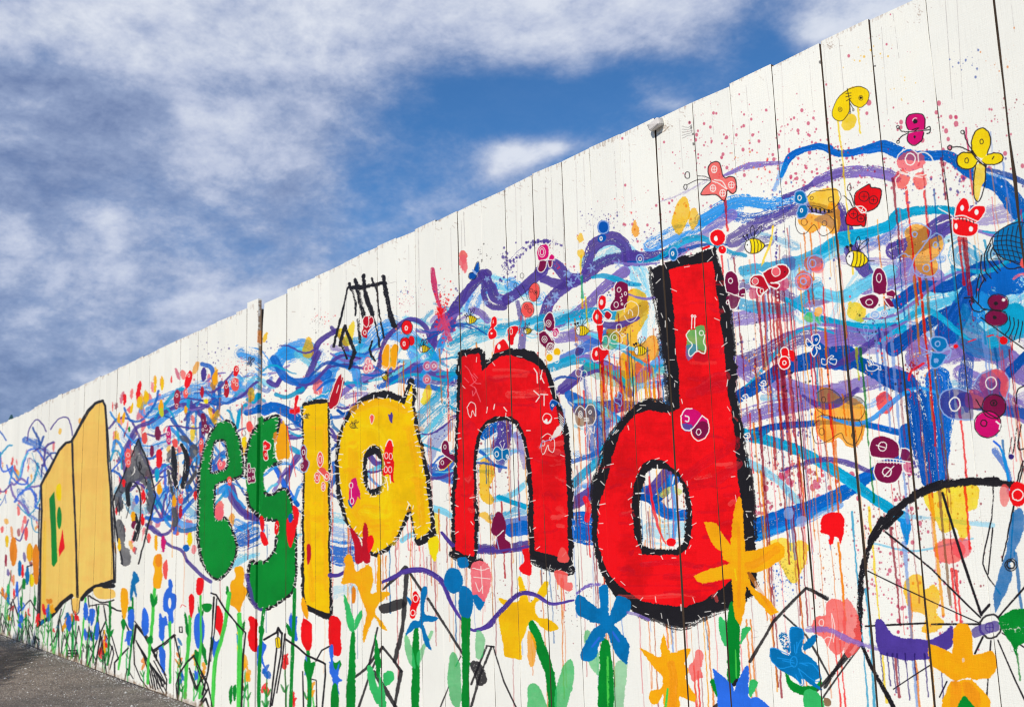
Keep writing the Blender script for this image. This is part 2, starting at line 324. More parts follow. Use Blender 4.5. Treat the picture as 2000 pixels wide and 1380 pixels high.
FR = dict(A1=(1600, 0, 3.9425), A2=(1600, 300, 3.9425), A3=(1600, 600, 3.9425), A4=(1600, 900, 2.875), B1=(1250, 100, 3.9425), B2=(1250, 400, 3.9425), B3=(1250, 700, 3.9425),
          B4=(1250, 1030, 3.9425), C1=(930, 400, 2.76), C2=(930, 900, 2.875), D1=(640, 500, 3.45), D2=(640, 900, 2.875), E1=(450, 560, 4.6), E2=(300, 900, 2.875), G1=(0, 780, 4.6),
          G2=(0, 1080, 4.6), G3=(200, 620, 4.6), G4=(0, 1000, 4.6), H1=(200, 850, 5.52), H2=(370, 780, 4.928), H3=(600, 760, 4.06), H4=(1040, 560, 5.307), H5=(900, 780, 4.06), H6=(840, 480, 5.75), O=(0, 0, 1))
def mural(C):
    F = lambda n: C.fr(*FR[n]); st, pg, el, ring, dots, drip = C.st, C.pg, C.el, C.ring, C.dots, C.drip
    # ================================================= splatter under everything
    F('O')
    for i, (c, x, y, rx, ry, n, r1) in enumerate([('spk', 1400, 290, 130, 120, 110, 3.2), ('spk', 1560, 240, 110, 110, 70, 3.6), ('spk', 1820, 240, 150, 60, 70, 5), ('spk', 1700, 330, 160, 60, 130, 3),
            ('spk', 1900, 340, 110, 60, 90, 4.5), ('spk', 1560, 330, 120, 50, 90, 3.6), ('spk', 1300, 430, 120, 90, 80, 2.6), ('pur', 1880, 360, 120, 60, 90, 3), ('spk', 1500, 300, 330, 110, 150, 2.4),
            ('oyel', 1690, 110, 60, 40, 18, 2.2), ('oyel', 1760, 160, 30, 60, 12, 3), ('spk', 1720, 80, 100, 60, 10, 3), ('pur', 1270, 470, 50, 30, 60, 1.6), ('pur', 1180, 436, 40, 8, 12, 2),
            ('pur', 1180, 430, 60, 24, 70, 1.8), ('pur', 900, 600, 40, 60, 90, 2.4), ('red', 870, 600, 30, 60, 60, 2.6), ('spk', 1200, 520, 140, 90, 90, 2.6), ('pur', 1550, 850, 60, 100, 120, 2.8),
            ('mar', 1540, 930, 90, 70, 120, 3), ('spk', 1580, 930, 130, 55, 110, 6), ('spk', 1480, 980, 60, 60, 90, 4), ('mar', 1860, 1000, 90, 160, 160, 2.4), ('spk', 1850, 1180, 90, 120, 90, 3), ('mar', 1750, 1020, 90, 120, 260, 2.6), ('spk', 1770, 1010, 70, 70, 40, 6), ('spk', 1700, 1100, 60, 160, 160, 2.4),
            ('pur', 1790, 900, 20, 60, 90, 3.6), ('blu', 1530, 1120, 40, 60, 200, 2), ('mar', 960, 930, 60, 80, 90, 2.4), ('mar', 1310, 980, 40, 70, 90, 2.4), ('blk', 1120, 1180, 120, 50, 60, 1.2),
            ('mar', 1620, 1130, 60, 150, 90, 1.8), ('dor', 1600, 1080, 40, 80, 30, 2.2), ('mar', 1050, 1180, 120, 90, 80, 1.4), ('mar', 820, 1130, 60, 90, 60, 1.4), ('spk', 1760, 1180, 30, 130, 60, 4),
            ('spk', 700, 800, 60, 60, 90, 2.4), ('pur', 690, 870, 40, 60, 60, 2), ('pur', 420, 690, 60, 30, 40, 2.2), ('pur', 540, 690, 60, 30, 40, 1.6), ('spk', 600, 700, 60, 30, 50, 1.6),
            ('spk', 560, 760, 130, 40, 90, 2), ('spk', 420, 780, 90, 50, 110, 2), ('mar', 300, 900, 90, 90, 90, 2.2), ('oyel', 1800, 620, 60, 120, 60, 2.4), ('blk', 1730, 700, 100, 150, 60, 2), ('spk', 1230, 850, 60, 60, 60, 2)]):
        dots(c, x, y, rx, ry, n, .5, r1, seed=i, a=.85)
    # scattered dabs of the crowd of far flowers and butterflies
    g = np.random.default_rng(5)
    for i in range(150):
        x = g.uniform(-180, 232); t = g.random() ** .8
        y = 826 - .4642 * x + 60 + t * (260 + .25 * x); c = ['ora', 'cor', 'red', 'oyel', 'pink', 'mar', 'ora', 'dor', 'pur'][g.integers(9)]
        el(c, x, y, g.uniform(1.2, 3.4), g.uniform(5, 14), g.uniform(-14, 14), r=1.2, a=.85)
    for i in range(75):
        x = g.uniform(225, 420); t = g.random(); y0 = 720 - (x - 220) * .42 + 60; y = y0 + t * (1080 - y0)
        c = ['ora', 'cor', 'red', 'oyel', 'pink', 'mar', 'spk', 'wine'][g.integers(8)]
        el(c, x, y, g.uniform(2, 5), g.uniform(6, 15), g.uniform(-20, 20), r=1.6, a=.8)
    # ================================================= broken blue and turquoise washes
    for c, w, p, a, d in [('sky', 26, '1370,430 1440,395 1500,400 1545,395', .95, .5), ('blu', 22, '1420,420 1480,425 1540,402', .9, .5), ('sky', 34, '1270,480 1320,455 1370,440', .85, .75),
            ('sky', 30, '1300,500 1380,440 1440,410', .7, .85), ('ltq', 44, '1150,510 1215,490 1260,560', .6, .7), ('ltq', 36, '1240,520 1262,600 1262,680', .5, .75), ('ltq', 50, '960,560 1000,570 1050,585', .8, .8),
            ('sky', 40, '920,600 935,570 960,556', .75, .75), ('sky', 26, '1000,555 1020,565 1052,580', .8, .6), ('ltq', 60, '1690,650 1780,600 1850,580', .85, .6), ('ltq', 70, '1870,560 1920,620 1990,560', .7, .6),
            ('tq', 60, '1880,500 1930,520 2010,450', .7, .5), ('sky', 50, '1980,640 2060,600 2160,560', .7, .5), ('ltq', 80, '1700,540 1660,600 1640,660', .4, .85),
            ('ltq', 40, '880,670 930,640 1000,640', .7, .6), ('sky', 50, '760,640 800,660 850,740', .85, .7), ('sky', 44, '700,700 740,650 770,640', .85, .75), ('tq', 56, '800,850 850,800 900,760', .85, .6),
            ('ltq', 50, '1040,640 1120,620 1200,600', .7, .7), ('sky', 40, '560,690 590,680 620,700', .85, .6), ('sky', 26, '536,712 560,690 585,688', .9, .5), ('ltq', 24, '585,690 600,700 615,712', .8, .3),
            ('sky', 34, '470,690 500,700 515,720', .9, .6), ('sky', 30, '460,745 475,760 490,740', .8, .5), ('sky', 24, '300,830 340,800 380,780', .9, .6), ('sky', 36, '290,800 340,780 400,760 450,770', .8, .7),
            ('sky', 34, '250,850 290,880 340,850 380,860', .5, .75), ('tq', 26, '235,960 280,1000 330,960 380,1000', .6, .6), ('sky', 30, '330,960 350,1010 380,1020', .8, .6), ('blu', 18, '50,858 70,868 94,884', .85, .75),
            ('sky', 14, '60,900 80,930 100,950', .6, .8), ('blu', 16, '40,960 56,995 74,1010', .8, .7), ('ltq', 26, '640,1160 680,1150 720,1140', .3, .8), ('sky', 60, '650,1060 680,1100 690,1150', .0, .8),
            ('blu', 46, '645,1075 670,1080 688,1078', .95, .6), ('sky', 36, '640,1040 665,1045 685,1050', .5, .8), ('ltq', 22, '645,1010 670,1012 690,1010', .7, .6), ('blu', 50, '470,1050 490,1040 500,1035', .95, .55),
            ('sky', 20, '462,1020 480,1030 500,1040', .8, .7), ('ltq', 18, '456,1100 480,1085 500,1080', .8, .5)]:
        st(c, w, p, a=a, dry=d, r=.2, fade=.2)
    g = np.random.default_rng(8)
    for i in range(60):
        x = g.uniform(860, 1250); y = g.uniform(560, 1010); 
        if (1000 < x < 1110 and y > 700) or y < 760 - (x - 860) * .42: continue
        st(['sky', 'tq', 'ltq', 'sky', 'blu', 'lpu'][g.integers(6)], g.uniform(8, 22), [(x, y), (x + g.uniform(20, 50), y + g.uniform(-25, 15)), (x + g.uniform(50, 90), y + g.uniform(-30, 20))], dry=.8, a=.65)
    for i in range(40):
        x = g.uniform(1450, 2150); y = g.uniform(430, 800)
        st(['sky', 'tq', 'ltq', 'lpu', 'blu'][g.integers(5)], g.uniform(10, 26), [(x, y), (x + g.uniform(30, 70), y + g.uniform(-30, 20)), (x + g.uniform(70, 140), y + g.uniform(-40, 20))], dry=.86, a=.55)
    for i in range(46):
        x = g.uniform(420, 900); y = 826 - .4642 * x + g.uniform(150, 290) * (.5 + x / 1500)
        st(['sky', 'tq', 'ltq', 'lpu', 'blu'][g.integers(5)], g.uniform(6, 16), [(x, y), (x + g.uniform(10, 30), y + g.uniform(-15, 12)), (x + g.uniform(25, 60), y + g.uniform(-20, 20))], dry=.75, a=.7)
    # ================================================= purple bands (back)
    for c, w, p, a, d in [('lpu', (4, 14, 6), '1410,345 1460,325 1525,318', .9, .6), ('lpu', (4, 20, 10), '1285,395 1340,375 1380,350', .4, .8), ('pur', (8, 14), '1530,385 1570,370 1600,352 1640,338', .95, .45),
            ('lpu', 22, '1600,355 1640,338 1700,334 1750,345', .95, .35), ('pur', (30, 34, 26, 16), '1430,470 1480,440 1545,410 1590,405 1640,420', .85, .5), ('pur', (16, 26, 24), '1430,500 1460,475 1500,470', .6, .7),
            ('pur', (14, 30, 30, 22), '1640,400 1660,480 1685,520 1705,545', .95, .35), ('pur', (36, 40, 40), '1745,490 1800,470 1860,430 1900,420', .95, .4), ('lpu', 34, '1690,560 1740,545 1770,510', .9, .5),
            ('lpu', 38, '1740,550 1790,530 1830,540', .8, .6), ('lpu', 40, '1880,430 1930,420 1980,410', .6, .6), ('pur', (26, 28, 24, 14), '1435,560 1500,560 1560,590 1620,585', .75, .6),
            ('lpu', (36, 34), '1432,620 1500,610 1540,610', .8, .65), ('pur', (44, 36, 34), '1430,720 1500,690 1560,660 1640,655', .85, .42), ('lpu', (36, 40, 36), '1600,665 1680,655 1760,665 1800,670', .95, .25),
            ('lpu', (46, 44), '1790,700 1850,690 1880,680', .9, .3), ('lpu', 44, '1890,680 1950,690 2010,735 2100,770', .95, .2), ('lpu', (40, 30, 24), '1435,710 1480,740 1520,760 1600,760', .8, .6),
            ('lpu', (34, 30, 26), '1440,820 1500,800 1560,790 1640,770', .9, .45), ('lpu', (28, 30), '1520,745 1600,765 1700,745 1750,730', .85, .3), ('lpu', 36, '1880,730 1930,760 1990,800 2080,840', .9, .4)]:
        st(c, w, p, a=a, dry=d)
    for c, w, p, a, d in [('lpu', 22, '1320,500 1360,470 1400,440 1430,420', .7, .6), ('pur', (16, 24, 24, 20, 24), '1060,545 1100,555 1140,540 1180,510 1240,500', .95, .2), ('pur', (16, 22, 20), '1240,500 1280,500 1320,490', .95, .3),
            ('pur', (14, 26, 24, 22), '1140,530 1160,480 1195,465 1220,480 1225,510', .95, .3), ('lpu', (22, 20, 14), '1220,530 1180,560 1140,600 1080,640', .95, .25), ('pur', (18, 24, 22), '1060,620 1080,580 1110,555', .95, .2),
            ('pur', (28, 24, 26), '920,560 965,560 985,575', 0, .2), ('pur', 20, '880,640 885,610 905,580 935,545 950,535', .95, .08), ('pur', 16, '842,680 850,640 870,620 890,605', .95, .1), ('pur', 12, '842,665 855,672 868,660', .9, .1),
            ('pur', 9, '905,585 915,560 935,545', .9, .2), ('pur', 20, '942,535 958,560 966,580 985,588', .96, .15), ('pur', 12, '945,555 946,580 960,598 985,600', .95, .2), ('lpu', 14, '925,605 940,612 952,625', .9, .2),
            ('pur', (20, 22, 22), '990,585 1010,572 1040,545 1060,528', .96, .12), ('pur', (18, 22, 24), '1050,530 1080,515 1105,540 1130,545', .96, .3), ('pur', (10, 14), '1010,590 1020,640 1018,680', .8, .5),
            ('lpu', 24, '880,740 830,725 800,720 760,735', .9, .25), ('pur', (22, 28, 20), '760,740 800,722 840,735 890,745', .8, .45), ('pur', (6, 7, 12), '640,700 700,690 760,690', .0, .2),
            ('pur', 26, '1120,650 1180,660 1230,620 1260,600', .6, .45), ('pur', (22, 20, 18, 14), '1100,760 1130,730 1170,710 1210,735 1230,770', .92, .25), ('pur', (26, 22), '1130,800 1190,795 1230,792', .95, .25),
            ('lpu', (20, 24, 14), '1090,660 1130,655 1160,665', .85, .5), ('lpu', (12, 16, 10), '1130,690 1150,680 1170,720', .6, .5), ('lpu', (10, 18, 8), '1140,740 1150,800 1150,870', .5, .5),
            ('pur', (22, 24, 20), '1115,985 1150,965 1180,940', .95, .25), ('lpu', (20, 22), '1230,790 1250,780 1270,820', 0, .2), ('pur', 20, '1030,1065 990,1070 940,1072 928,1070', .95, .2), ('pur', 16, '1120,1150 1160,1150 1195,1155', 0, .3)]:
        if a: st(c, w, p, a=a, dry=d)
    for c, w, p, a in [('pur', 9, '742,700 755,660 790,628 812,625 832,640 840,668 845,690', .95), ('pur', 9, '838,680 852,650 875,628', .9), ('pur', 10, '612,700 620,670 640,655 660,645', .95),
            ('pur', 8, '648,640 672,668 682,700 690,720', .9), ('pur', 9, '745,690 738,720 722,740 712,745', .95), ('lpu', 10, '665,770 690,750 712,738 740,728', .95), ('pur', (18, 10), '585,760 600,740 612,710 622,690', .95),
            ('pur', 8, '540,750 555,736 575,745 590,760', .95), ('pur', 10, '525,745 540,752 548,740 555,735', .95), ('pur', 5, '455,780 470,775 485,760 500,745', .95), ('pur', (9, 7), '455,775 440,785 420,790', .0),
            ('pur', 8, '240,900 262,840 290,825 330,800 360,790 385,800 420,780', .9), ('pur', 6, '360,820 380,790 405,795 418,805', .9), ('lpu', 6, '548,820 560,850 580,852 592,850', 1), ('pur', 5, '560,855 575,856 590,853', .9),
            ('pur', 9, '545,975 560,935 575,895 590,880', .9), ('pur', 10, '480,1010 500,1012 500,1010', .9), ('pur', 11, '452,950 465,985 485,1005 505,1003', .95), ('pur', 10, '232,900 248,870 262,850', .8)]:
        if a: st(c, w, p, a=a, dry=.12)
    # far loops
    for c, w, p in [('pur', 2.6, '52,860 58,835 70,820 82,828 90,842'), ('pur', 2.6, '98,838 112,820 128,814 138,828 141,850'), ('roy', 4, '38,935 50,890 62,876 78,885 92,920'), ('tq', 2, '62,884 70,905 80,935'), ('lpu', 4, '20,940 28,946 40,935 50,940 60,950 78,948'),
            ('lpu', 4, '20,945 24,962 32,975 50,990 58,1005'), ('tq', 2.5, '34,985 55,1005 72,985 80,960'), ('tq', 2, '60,1010 66,1035 76,1040'), ('pur', 2.5, '30,1050 38,1055 45,1040 55,1015'), ('ltq', 3, '38,930 44,900 54,885'),
            ('pur', 3, '-60,1000 -40,960 -20,950 5,960 20,945'), ('tq', 3, '-120,1000 -90,960 -60,985 -30,960 0,975'), ('sky', 6, '220,880 226,860 238,875 240,900'), ('tq', 4, '215,900 225,880 236,892 238,915'), ('blu', 5, '220,918 232,926 240,935 245,920'),
            ('pur', 6, '295,925 305,915 320,908 335,915 345,925'), ('roy', 8, '300,960 320,1000 330,1010'), ('mbl', 7, '300,975 312,985 322,1005 340,1010'), ('blu', 7, '285,1010 310,1014 335,1012 350,1005 378,975'), ('mbl', 8, '340,1030 360,1036 385,1030'),
            ('sky', 7, '320,1008 330,1025 345,1030'), ('pur', 6, '296,1028 315,1045 325,1060 340,1068 355,1075 365,1095'), ('pur', 7, '365,1095 375,1105 395,1125 410,1135'), ('tq', 5, '445,800 452,810 455,830 450,845')]:
        st(c, w, p, dry=.2, a=.92)
    g = np.random.default_rng(63)
    for i in range(64):
        x0 = g.uniform(-150, 78) if i % 2 else g.uniform(224, 400); k = .8 + max(0, x0) / 500; y0 = g.uniform(850, 985) - max(0, x0) * .12 if i % 2 else g.uniform(790, 1030) - (x0 - 224) * .25
        st(['blu', 'dbl', 'pur', 'tq', 'sky', 'roy'][g.integers(6)], g.uniform(1.8, 5.5) * k, [(x0 + 18 * k * t + 9 * k * np.cos(t * 2.2 + i), y0 + g.uniform(-2, 2) + 26 * k * np.sin(t * 1.9 + i * 1.3)) for t in (0, .5, 1, 1.5, 2)], dry=.22, a=.92)
    # ================================================= blue waves
    for c, w, p, a, d in [('blu', (6, 14, 12, 14), '1525,345 1545,305 1590,287 1620,290', 1, .12), ('blu', (12, 14, 14, 24, 26), '1600,285 1640,300 1690,292 1725,286 1760,300', 1, .1), ('sky', (16, 14, 10), '1530,325 1520,350 1512,370', .6, .7),
            ('blu', (24, 18, 20, 26, 26), '1755,298 1800,305 1850,305 1890,330 1930,355', 1, .1), ('blu', (22, 40, 42, 40), '1925,350 1960,370 1985,400 2010,430 2060,470', 1, .12), ('sky', 10, '1900,325 1930,340 1980,350', .8, .6),
            ('tq', (16, 22, 20, 18), '1640,462 1690,455 1735,440 1755,415', 1, .15), ('tq', (22, 18, 14), '1745,428 1790,412 1850,410 1870,415', 1, .25), ('tq', (20, 24, 26), '1590,510 1630,475 1660,465', 1, .25),
            ('tq', (22, 26, 26), '1452,530 1520,520 1580,505 1640,470', .9, .3), ('ltq', (20, 24), '1460,545 1560,530 1640,490', .6, .6), ('tq', (24, 20, 22), '1430,590 1480,600 1540,600 1600,560', .8, .4), ('tq', 20, '1580,570 1620,580 1655,575', .7, .3),
            ('ltq', (22, 26, 30), '1600,570 1640,580 1680,560 1740,530', .85, .4), ('tq', (10, 16, 24), '1535,585 1600,620 1680,640 1760,640', 1, .15), ('mbl', (10, 12), '1750,520 1760,500 1800,490', 0, .2),
            ('dbl', (20, 22, 24), '1655,680 1700,700 1740,640 1760,610', 0, .3), ('dbl', (26, 24, 24, 26), '1755,590 1800,560 1850,560 1880,545', 1, .1), ('dbl', (18, 20, 30), '1880,545 1920,520 2010,520', 1, .1),
            ('dbl', (30, 22, 18), '1745,680 1800,640 1870,600 1890,590', 1, .12), ('dbl', (46, 40, 30), '1850,650 1880,600 1900,570 1960,530', 1, .15), ('mbl', (16, 60, 50), '1885,600 1900,660 1950,680', .8, .3),
            ('tq', (40, 50), '1940,660 1990,640 2100,600', .9, .2), ('dbl', (24, 26, 26, 34, 50), '1430,780 1490,745 1530,720 1600,700 1650,700', 1, .1), ('dbl', (26, 26, 30, 44), '1590,703 1650,700 1710,725 1770,750', 1, .1),
            ('dbl', (10, 14, 12), '1450,850 1500,835 1600,825', 1, .15), ('blu', (8, 12, 14), '1590,825 1670,825 1760,845', 1, .15), ('tq', (24, 20, 22, 22), '1450,848 1520,865 1590,895 1670,945', 1, .12), ('mbl', (14, 10), '1450,855 1480,850 1500,840', 1, .1),
            ('ltq', (22, 12, 16), '1450,900 1510,930 1570,990', .7, .5), ('blu', (44, 42, 30, 26), '1455,1042 1530,1015 1620,975 1680,945', 1, .2), ('blu', (26, 26, 30), '1670,945 1720,915 1760,890 1770,840', 1, .15), ('sky', (14, 16), '1480,1050 1560,1020 1640,985', .7, .6),
            ('tq', (22, 20, 22), '1660,940 1710,975 1765,1010', 1, .12), ('sky', (16, 20, 5), '1755,1000 1768,1020 1770,1060', 1, .1), ('ltq', 10, '1750,1005 1850,1015 1940,1025', .5, .5), ('ltq', 4, '1700,1060 1790,1075 1900,1050', .7, .5),
            ('dbl', (36, 60, 66, 50, 34), '1775,750 1798,800 1806,860 1812,900 1816,935', 1, .42), ('blu', (50, 56, 34, 26), '1832,740 1838,800 1840,870 1840,930', 1, .45), ('dbl', (24, 30, 10), '1890,700 1885,760 1890,800', .8, .4),
            ('dbl', (24, 20, 16), '1880,780 1930,770 2000,700 2080,640', 1, .15), ('dbl', (20, 20, 20), '1900,790 1960,800 2040,815', .9, .2), ('blu', 14, '1945,880 1970,920 1975,960', .8, .5)]:
        if a: st(c, w, p, a=a, dry=d)
    for c, w, p, a, d in [('tq', (14, 18, 16, 14), '880,670 920,650 980,640 1060,620', .9, .35), ('ltq', (12, 14), '890,690 930,665 990,650', .8, .5), ('tq', (16, 18, 18), '1050,640 1110,620 1160,610 1200,615', .95, .25), ('blu', (18, 22), '1100,700 1140,680 1190,650', .8, .3),
            ('tq', (14, 22, 22, 22), '1070,720 1130,700 1180,720 1230,740', .95, .2), ('tea', (24, 26, 24), '1150,720 1220,745 1290,720', .5, .3), ('sky', (22, 20), '1250,740 1290,700 1300,660', .8, .4), ('blu', (18, 20, 26), '1110,770 1140,790 1160,800', .95, .2), ('dbl', (30, 40), '1180,810 1170,850 1172,890', .7, .4),
            ('blu', (24, 24, 8), '1120,780 1160,830 1175,890', .8, .4), ('blu', 44, '1122,1035 1140,1040 1155,1042', 1, .35), ('blu', 22, '1120,1010 1135,1008 1155,1012', 1, .5), ('tq', (16, 18), '1118,945 1150,915 1180,890', .95, .3), ('blu', 10, '1118,900 1150,890 1180,875', .9, .4),
            ('tq', (10, 16, 14), '690,740 720,760 700,800', 0, .2), ('tq', (14, 18, 14), '800,660 830,675 850,700', .9, .3), ('sky', (12, 14, 12), '820,740 850,700 870,650', .8, .5), ('blu', (10, 18, 8), '740,755 780,740 820,750 860,760', .95, .35),
            ('tq', (6, 12, 18), '830,790 860,760 890,720', .9, .35), ('blu', (10, 30, 16), '840,900 850,860 880,830', .5, .4), ('blu', 30, '820,930 845,920 880,930', .9, .2), ('ltq', 12, '840,990 870,1000 895,1020', .8, .3), ('ltq', 10, '785,1055 800,1045 820,1040', .8, .3),
            ('sky', (14, 22, 24, 14), '635,770 650,720 665,700 690,720 700,750', .9, .45), ('blu', (14, 20), '536,700 560,740 600,745 640,730', .95, .3), ('tq', (8, 10), '540,770 560,775 590,760', .95, .15), ('blu', (20, 22, 18), '518,800 540,795 570,810 590,830', 1, .25), ('blu', (6, 16), '520,800 560,800 585,835', .8, .4),
            ('blu', 12, '482,805 500,800 505,795', 1, .2), ('tq', 7, '483,780 495,785 503,770', 1, .1), ('tq', 7, '463,835 468,805 480,790', 1, .1), ('blu', 10, '540,915 560,955 580,985', 1, .05), ('sky', 7, '575,975 582,955 590,945', .9, .1), ('ltq', 5, '575,1055 582,1045 590,1043', .9, .1),
            ('blu', 9, '645,950 655,930 652,905', .95, .2), ('dbl', 5, '645,880 660,865 668,850', .95, .2), ('mbl', 4, '645,745 665,700 690,740', 0, .1), ('dbl', 6, '660,800 672,808 690,800', 1, .1), ('pur', 10, '645,840 655,855 665,862', .95, .2), ('mbl', 6, '645,810 650,830 665,845', .9, .2)]:
        if a: st(c, w, p, a=a, dry=d)
    # counters of n, a, d
    for c, w, p, a, d in [('blu', 20, '945,850 965,835 980,835', 1, .3), ('pur', 26, '985,820 985,850 978,880', .95, .3), ('pur', (30, 20, 4), '975,870 978,900 976,920', .8, .3), ('blu', 26, '1000,1035 1020,1030 1030,1030', 1, .2), ('ltq', 12, '965,975 1000,965 1030,940', .85, .5), ('tq', 10, '975,970 1000,980 1030,990', 1, .2),
            ('blu', (14, 8), '990,1020 1010,1015 1030,1010', .8, .4), ('lpu', 16, '1010,850 1018,880 1026,910', .6, .3), ('pur', 12, '722,890 735,905 748,905', .95, .1), ('sky', 5, '720,930 735,945 746,955', .8, .1), ('blu', 6, '735,885 745,890 748,900', 1, .1),
            ('blu', 20, '1258,960 1290,950 1325,930', 1, .15), ('blu', 22, '1275,975 1300,1000 1335,1005', 1, .15), ('pur', 20, '1270,960 1290,935 1305,918', .95, .15), ('dbl', 16, '1255,970 1280,975 1300,960', 1, .2), ('ylg', 14, '1295,965 1310,955 1325,960', .6, .6), ('ltq', 60, '1270,1035 1300,1040 1330,1035', .45, .85), ('sky', 8, '1310,930 1318,1000 1315,1060', .8, .4)]:
        st(c, w, p, a=a, dry=d)
    # counters of e and s
    for c, w, p in [('sky', 6, '418,870 428,885 438,893'), ('blu', 8, '414,910 425,893 440,880'), ('blu', 10, '412,900 420,912 430,915'), ('tq', 5, '420,985 432,970 447,950'), ('pur', 9, '443,948 452,975 470,1000 492,1012'), ('sky', 5, '447,948 460,970 478,990'), ('sky', 12, '425,960 438,952 440,965'),
                    ('dbl', 4, '460,938 472,955 478,965'), ('roy', 7, '538,915 555,945 570,970'), ('lpu', 7, '535,958 545,940 560,915'), ('ltq', 5, '520,962 530,950 540,945')]:
        st(c, w, p, a=.9, dry=.15)
    # yellow blobs and orange flowers of the back layer, transparent
    for c, p, a in [('ora', '1560,430 1572,415 1610,420 1618,395 1636,402 1640,440 1625,458 1610,440 1590,455 1572,450', .95), ('oyel', '1578,385 1600,370 1632,368 1640,390 1625,408 1600,412 1582,402', .95),
            ('ora', '1768,450 1790,437 1812,445 1815,465 1840,460 1842,485 1830,505 1835,525 1818,540 1795,530 1780,505 1760,500 1772,480', .9), ('yel', '1655,600 1660,590 1690,595 1690,620 1680,628 1655,620', .95), ('ora', '1590,800 1600,760 1615,757 1640,775 1660,775 1690,795 1690,830 1683,855 1672,870 1655,870 1640,855 1620,865 1600,855 1592,830', .95),
            ('oyel', '1325,390 1338,383 1345,395 1345,420 1330,455 1318,450 1312,430', .95), ('oyel', '1350,408 1360,410 1362,435 1352,450 1345,430', .9), ('ora', '1240,428 1246,440 1250,455 1240,465 1232,450', .9), ('oyel', '1205,600 1215,575 1240,563 1262,575 1268,610 1255,640 1245,660 1250,690 1230,700 1225,680 1195,665 1185,645 1200,635', .96),
            ('ora', '1215,690 1240,680 1275,655 1287,680 1280,700 1262,710 1240,735 1220,740 1210,720', .95), ('cor', '1240,710 1262,705 1275,720 1262,745 1240,745', .7), ('oyel', '937,900 950,892 962,905 965,930 955,955 965,975 955,985 940,975 935,950', .96), ('oyel', '936,1005 950,1000 960,1018 955,1020 945,1012', .9),
            ('yel', '1805,970 1830,960 1860,940 1895,938 1912,955 1908,990 1890,1000 1895,1030 1880,1055 1868,1030 1845,1040 1825,1010', .96), ('oyel', '1765,1140 1780,1122 1800,1125 1805,1150 1825,1140 1838,1170 1830,1195 1845,1215 1825,1235 1800,1232 1805,1200 1780,1190 1768,1170', .95),
            ('yel', '1500,1060 1530,1050 1545,1060 1560,1055 1578,1065 1575,1100 1562,1120 1560,1135 1545,1135 1530,1110 1515,1085', .92), ('oyel', '545,830 555,820 562,860 555,890 545,880 540,850', .95), ('oyel', '590,690 600,660 608,665 610,690 602,700', .95), ('yel', '656,650 668,640 672,660 680,640 690,625 694,640 685,668 676,675 665,665', .95),
            ('oyel', '752,678 760,672 768,690 764,720 755,712 748,690', .96), ('ora', '768,672 776,675 775,705 768,718 765,695', .96), ('yel', '826,772 835,750 842,762 838,778 830,790 822,785', .95), ('yel', '806,1010 812,1005 820,1030 815,1045 808,1040', .0), ('yel', '845,1010 855,1005 858,1030 852,1060 850,1090 842,1085 838,1060', .92),
            ('oyel', '472,870 478,850 482,858 482,885 474,888', .9), ('oyel', '405,800 412,795 414,808 425,800 428,812 420,830 410,820', .95), ('yel', '370,840 378,828 383,840 380,858 372,862', .95), ('oyel', '486,760 493,758 495,775 488,785 484,775', .95), ('ora', '418,730 425,722 424,750 416,765 410,752', .9), ('oyel', '516,655 522,650 521,662 515,668', .95)]:
        if a: pg(c, p, a=a, r=1.6, m='g')
    for c, x, y, rx, ry in [('pink', 1780, 315, 28, 20), ('cor', 1762, 350, 16, 18), ('cor', 1798, 352, 15, 18), ('pink', 1590, 515, 20, 16), ('cor', 1570, 548, 18, 20), ('red', 1727, 787, 16, 22), ('cor', 1940, 750, 28, 30), ('pink', 1905, 780, 20, 20), ('cor', 1855, 1075, 30, 24), ('pink', 1880, 1070, 18, 20), ('oyel', 1133, 465, 7, 9), ('oyel', 1134, 495, 6, 8),
            ('cor', 905, 500, 8, 12), ('pink', 908, 520, 6, 14), ('cor', 370, 900, 6, 10), ('pink', 350, 880, 5, 9), ('pink', 392, 880, 5, 12), ('oyel', 248, 890, 4, 9), ('oyel', 310, 952, 5, 14), ('ora', 302, 745, 4, 14), ('ora', 316, 745, 4, 12), ('cor', 428, 992, 8, 14), ('cor', 270, 770, 4, 14), ('oyel', 284, 775, 4, 14), ('oyel', 275, 790, 3, 9), ('red', 243, 782, 3, 12),
            ('pink', 492, 845, 5, 16), ('oyel', 477, 865, 4, 8), ('ora', 452, 1015, 6, 14), ('pink', 620, 755, 10, 16), ('pink', 1970, 560, 12, 16), ('cor', 2100, 700, 20, 24), ('yel', 2140, 480, 24, 20)]:
        el(c, x, y, rx, ry, m='g', r=1.8, a=.9)
    # thin overlapping swirls through the whole band
    g = np.random.default_rng(91)
    for i in range(112):
        x0 = 232 + 1050 * g.random() ** 1.05 if i % 10 else g.uniform(1430, 2050); k = .26 + .74 * min(1, (x0 - 200) / 1250)
        up = 826 - .4642 * x0 + (250 - 60 * (x0 < 500)) * k ** .8; dn = up + 560 * k
        if x0 < 640: up = 826 - .4642 * x0 + 70 + .08 * x0; dn = up + 330 * (x0 / 640) ** .5
        y0 = up + (dn - up) * g.random() ** 1.25
        if (850 < x0 < 1140 and y0 < 700) or (900 < x0 < 1045 and y0 > 790) or (1180 < x0 < 1345 and y0 > 860): continue
        L = g.uniform(90, 260) * k; amp = g.uniform(12, 38) * k; ph = g.uniform(0, 6.3); fr_ = g.uniform(.018, .034) / k; tilt = g.uniform(-.45, .15)
        c = ['blu', 'dbl', 'sky', 'tq', 'pur', 'pur', 'blu', 'tq', 'lpu', 'sky', 'ltq'][g.integers(11)]; w = g.uniform(5, 15) * k
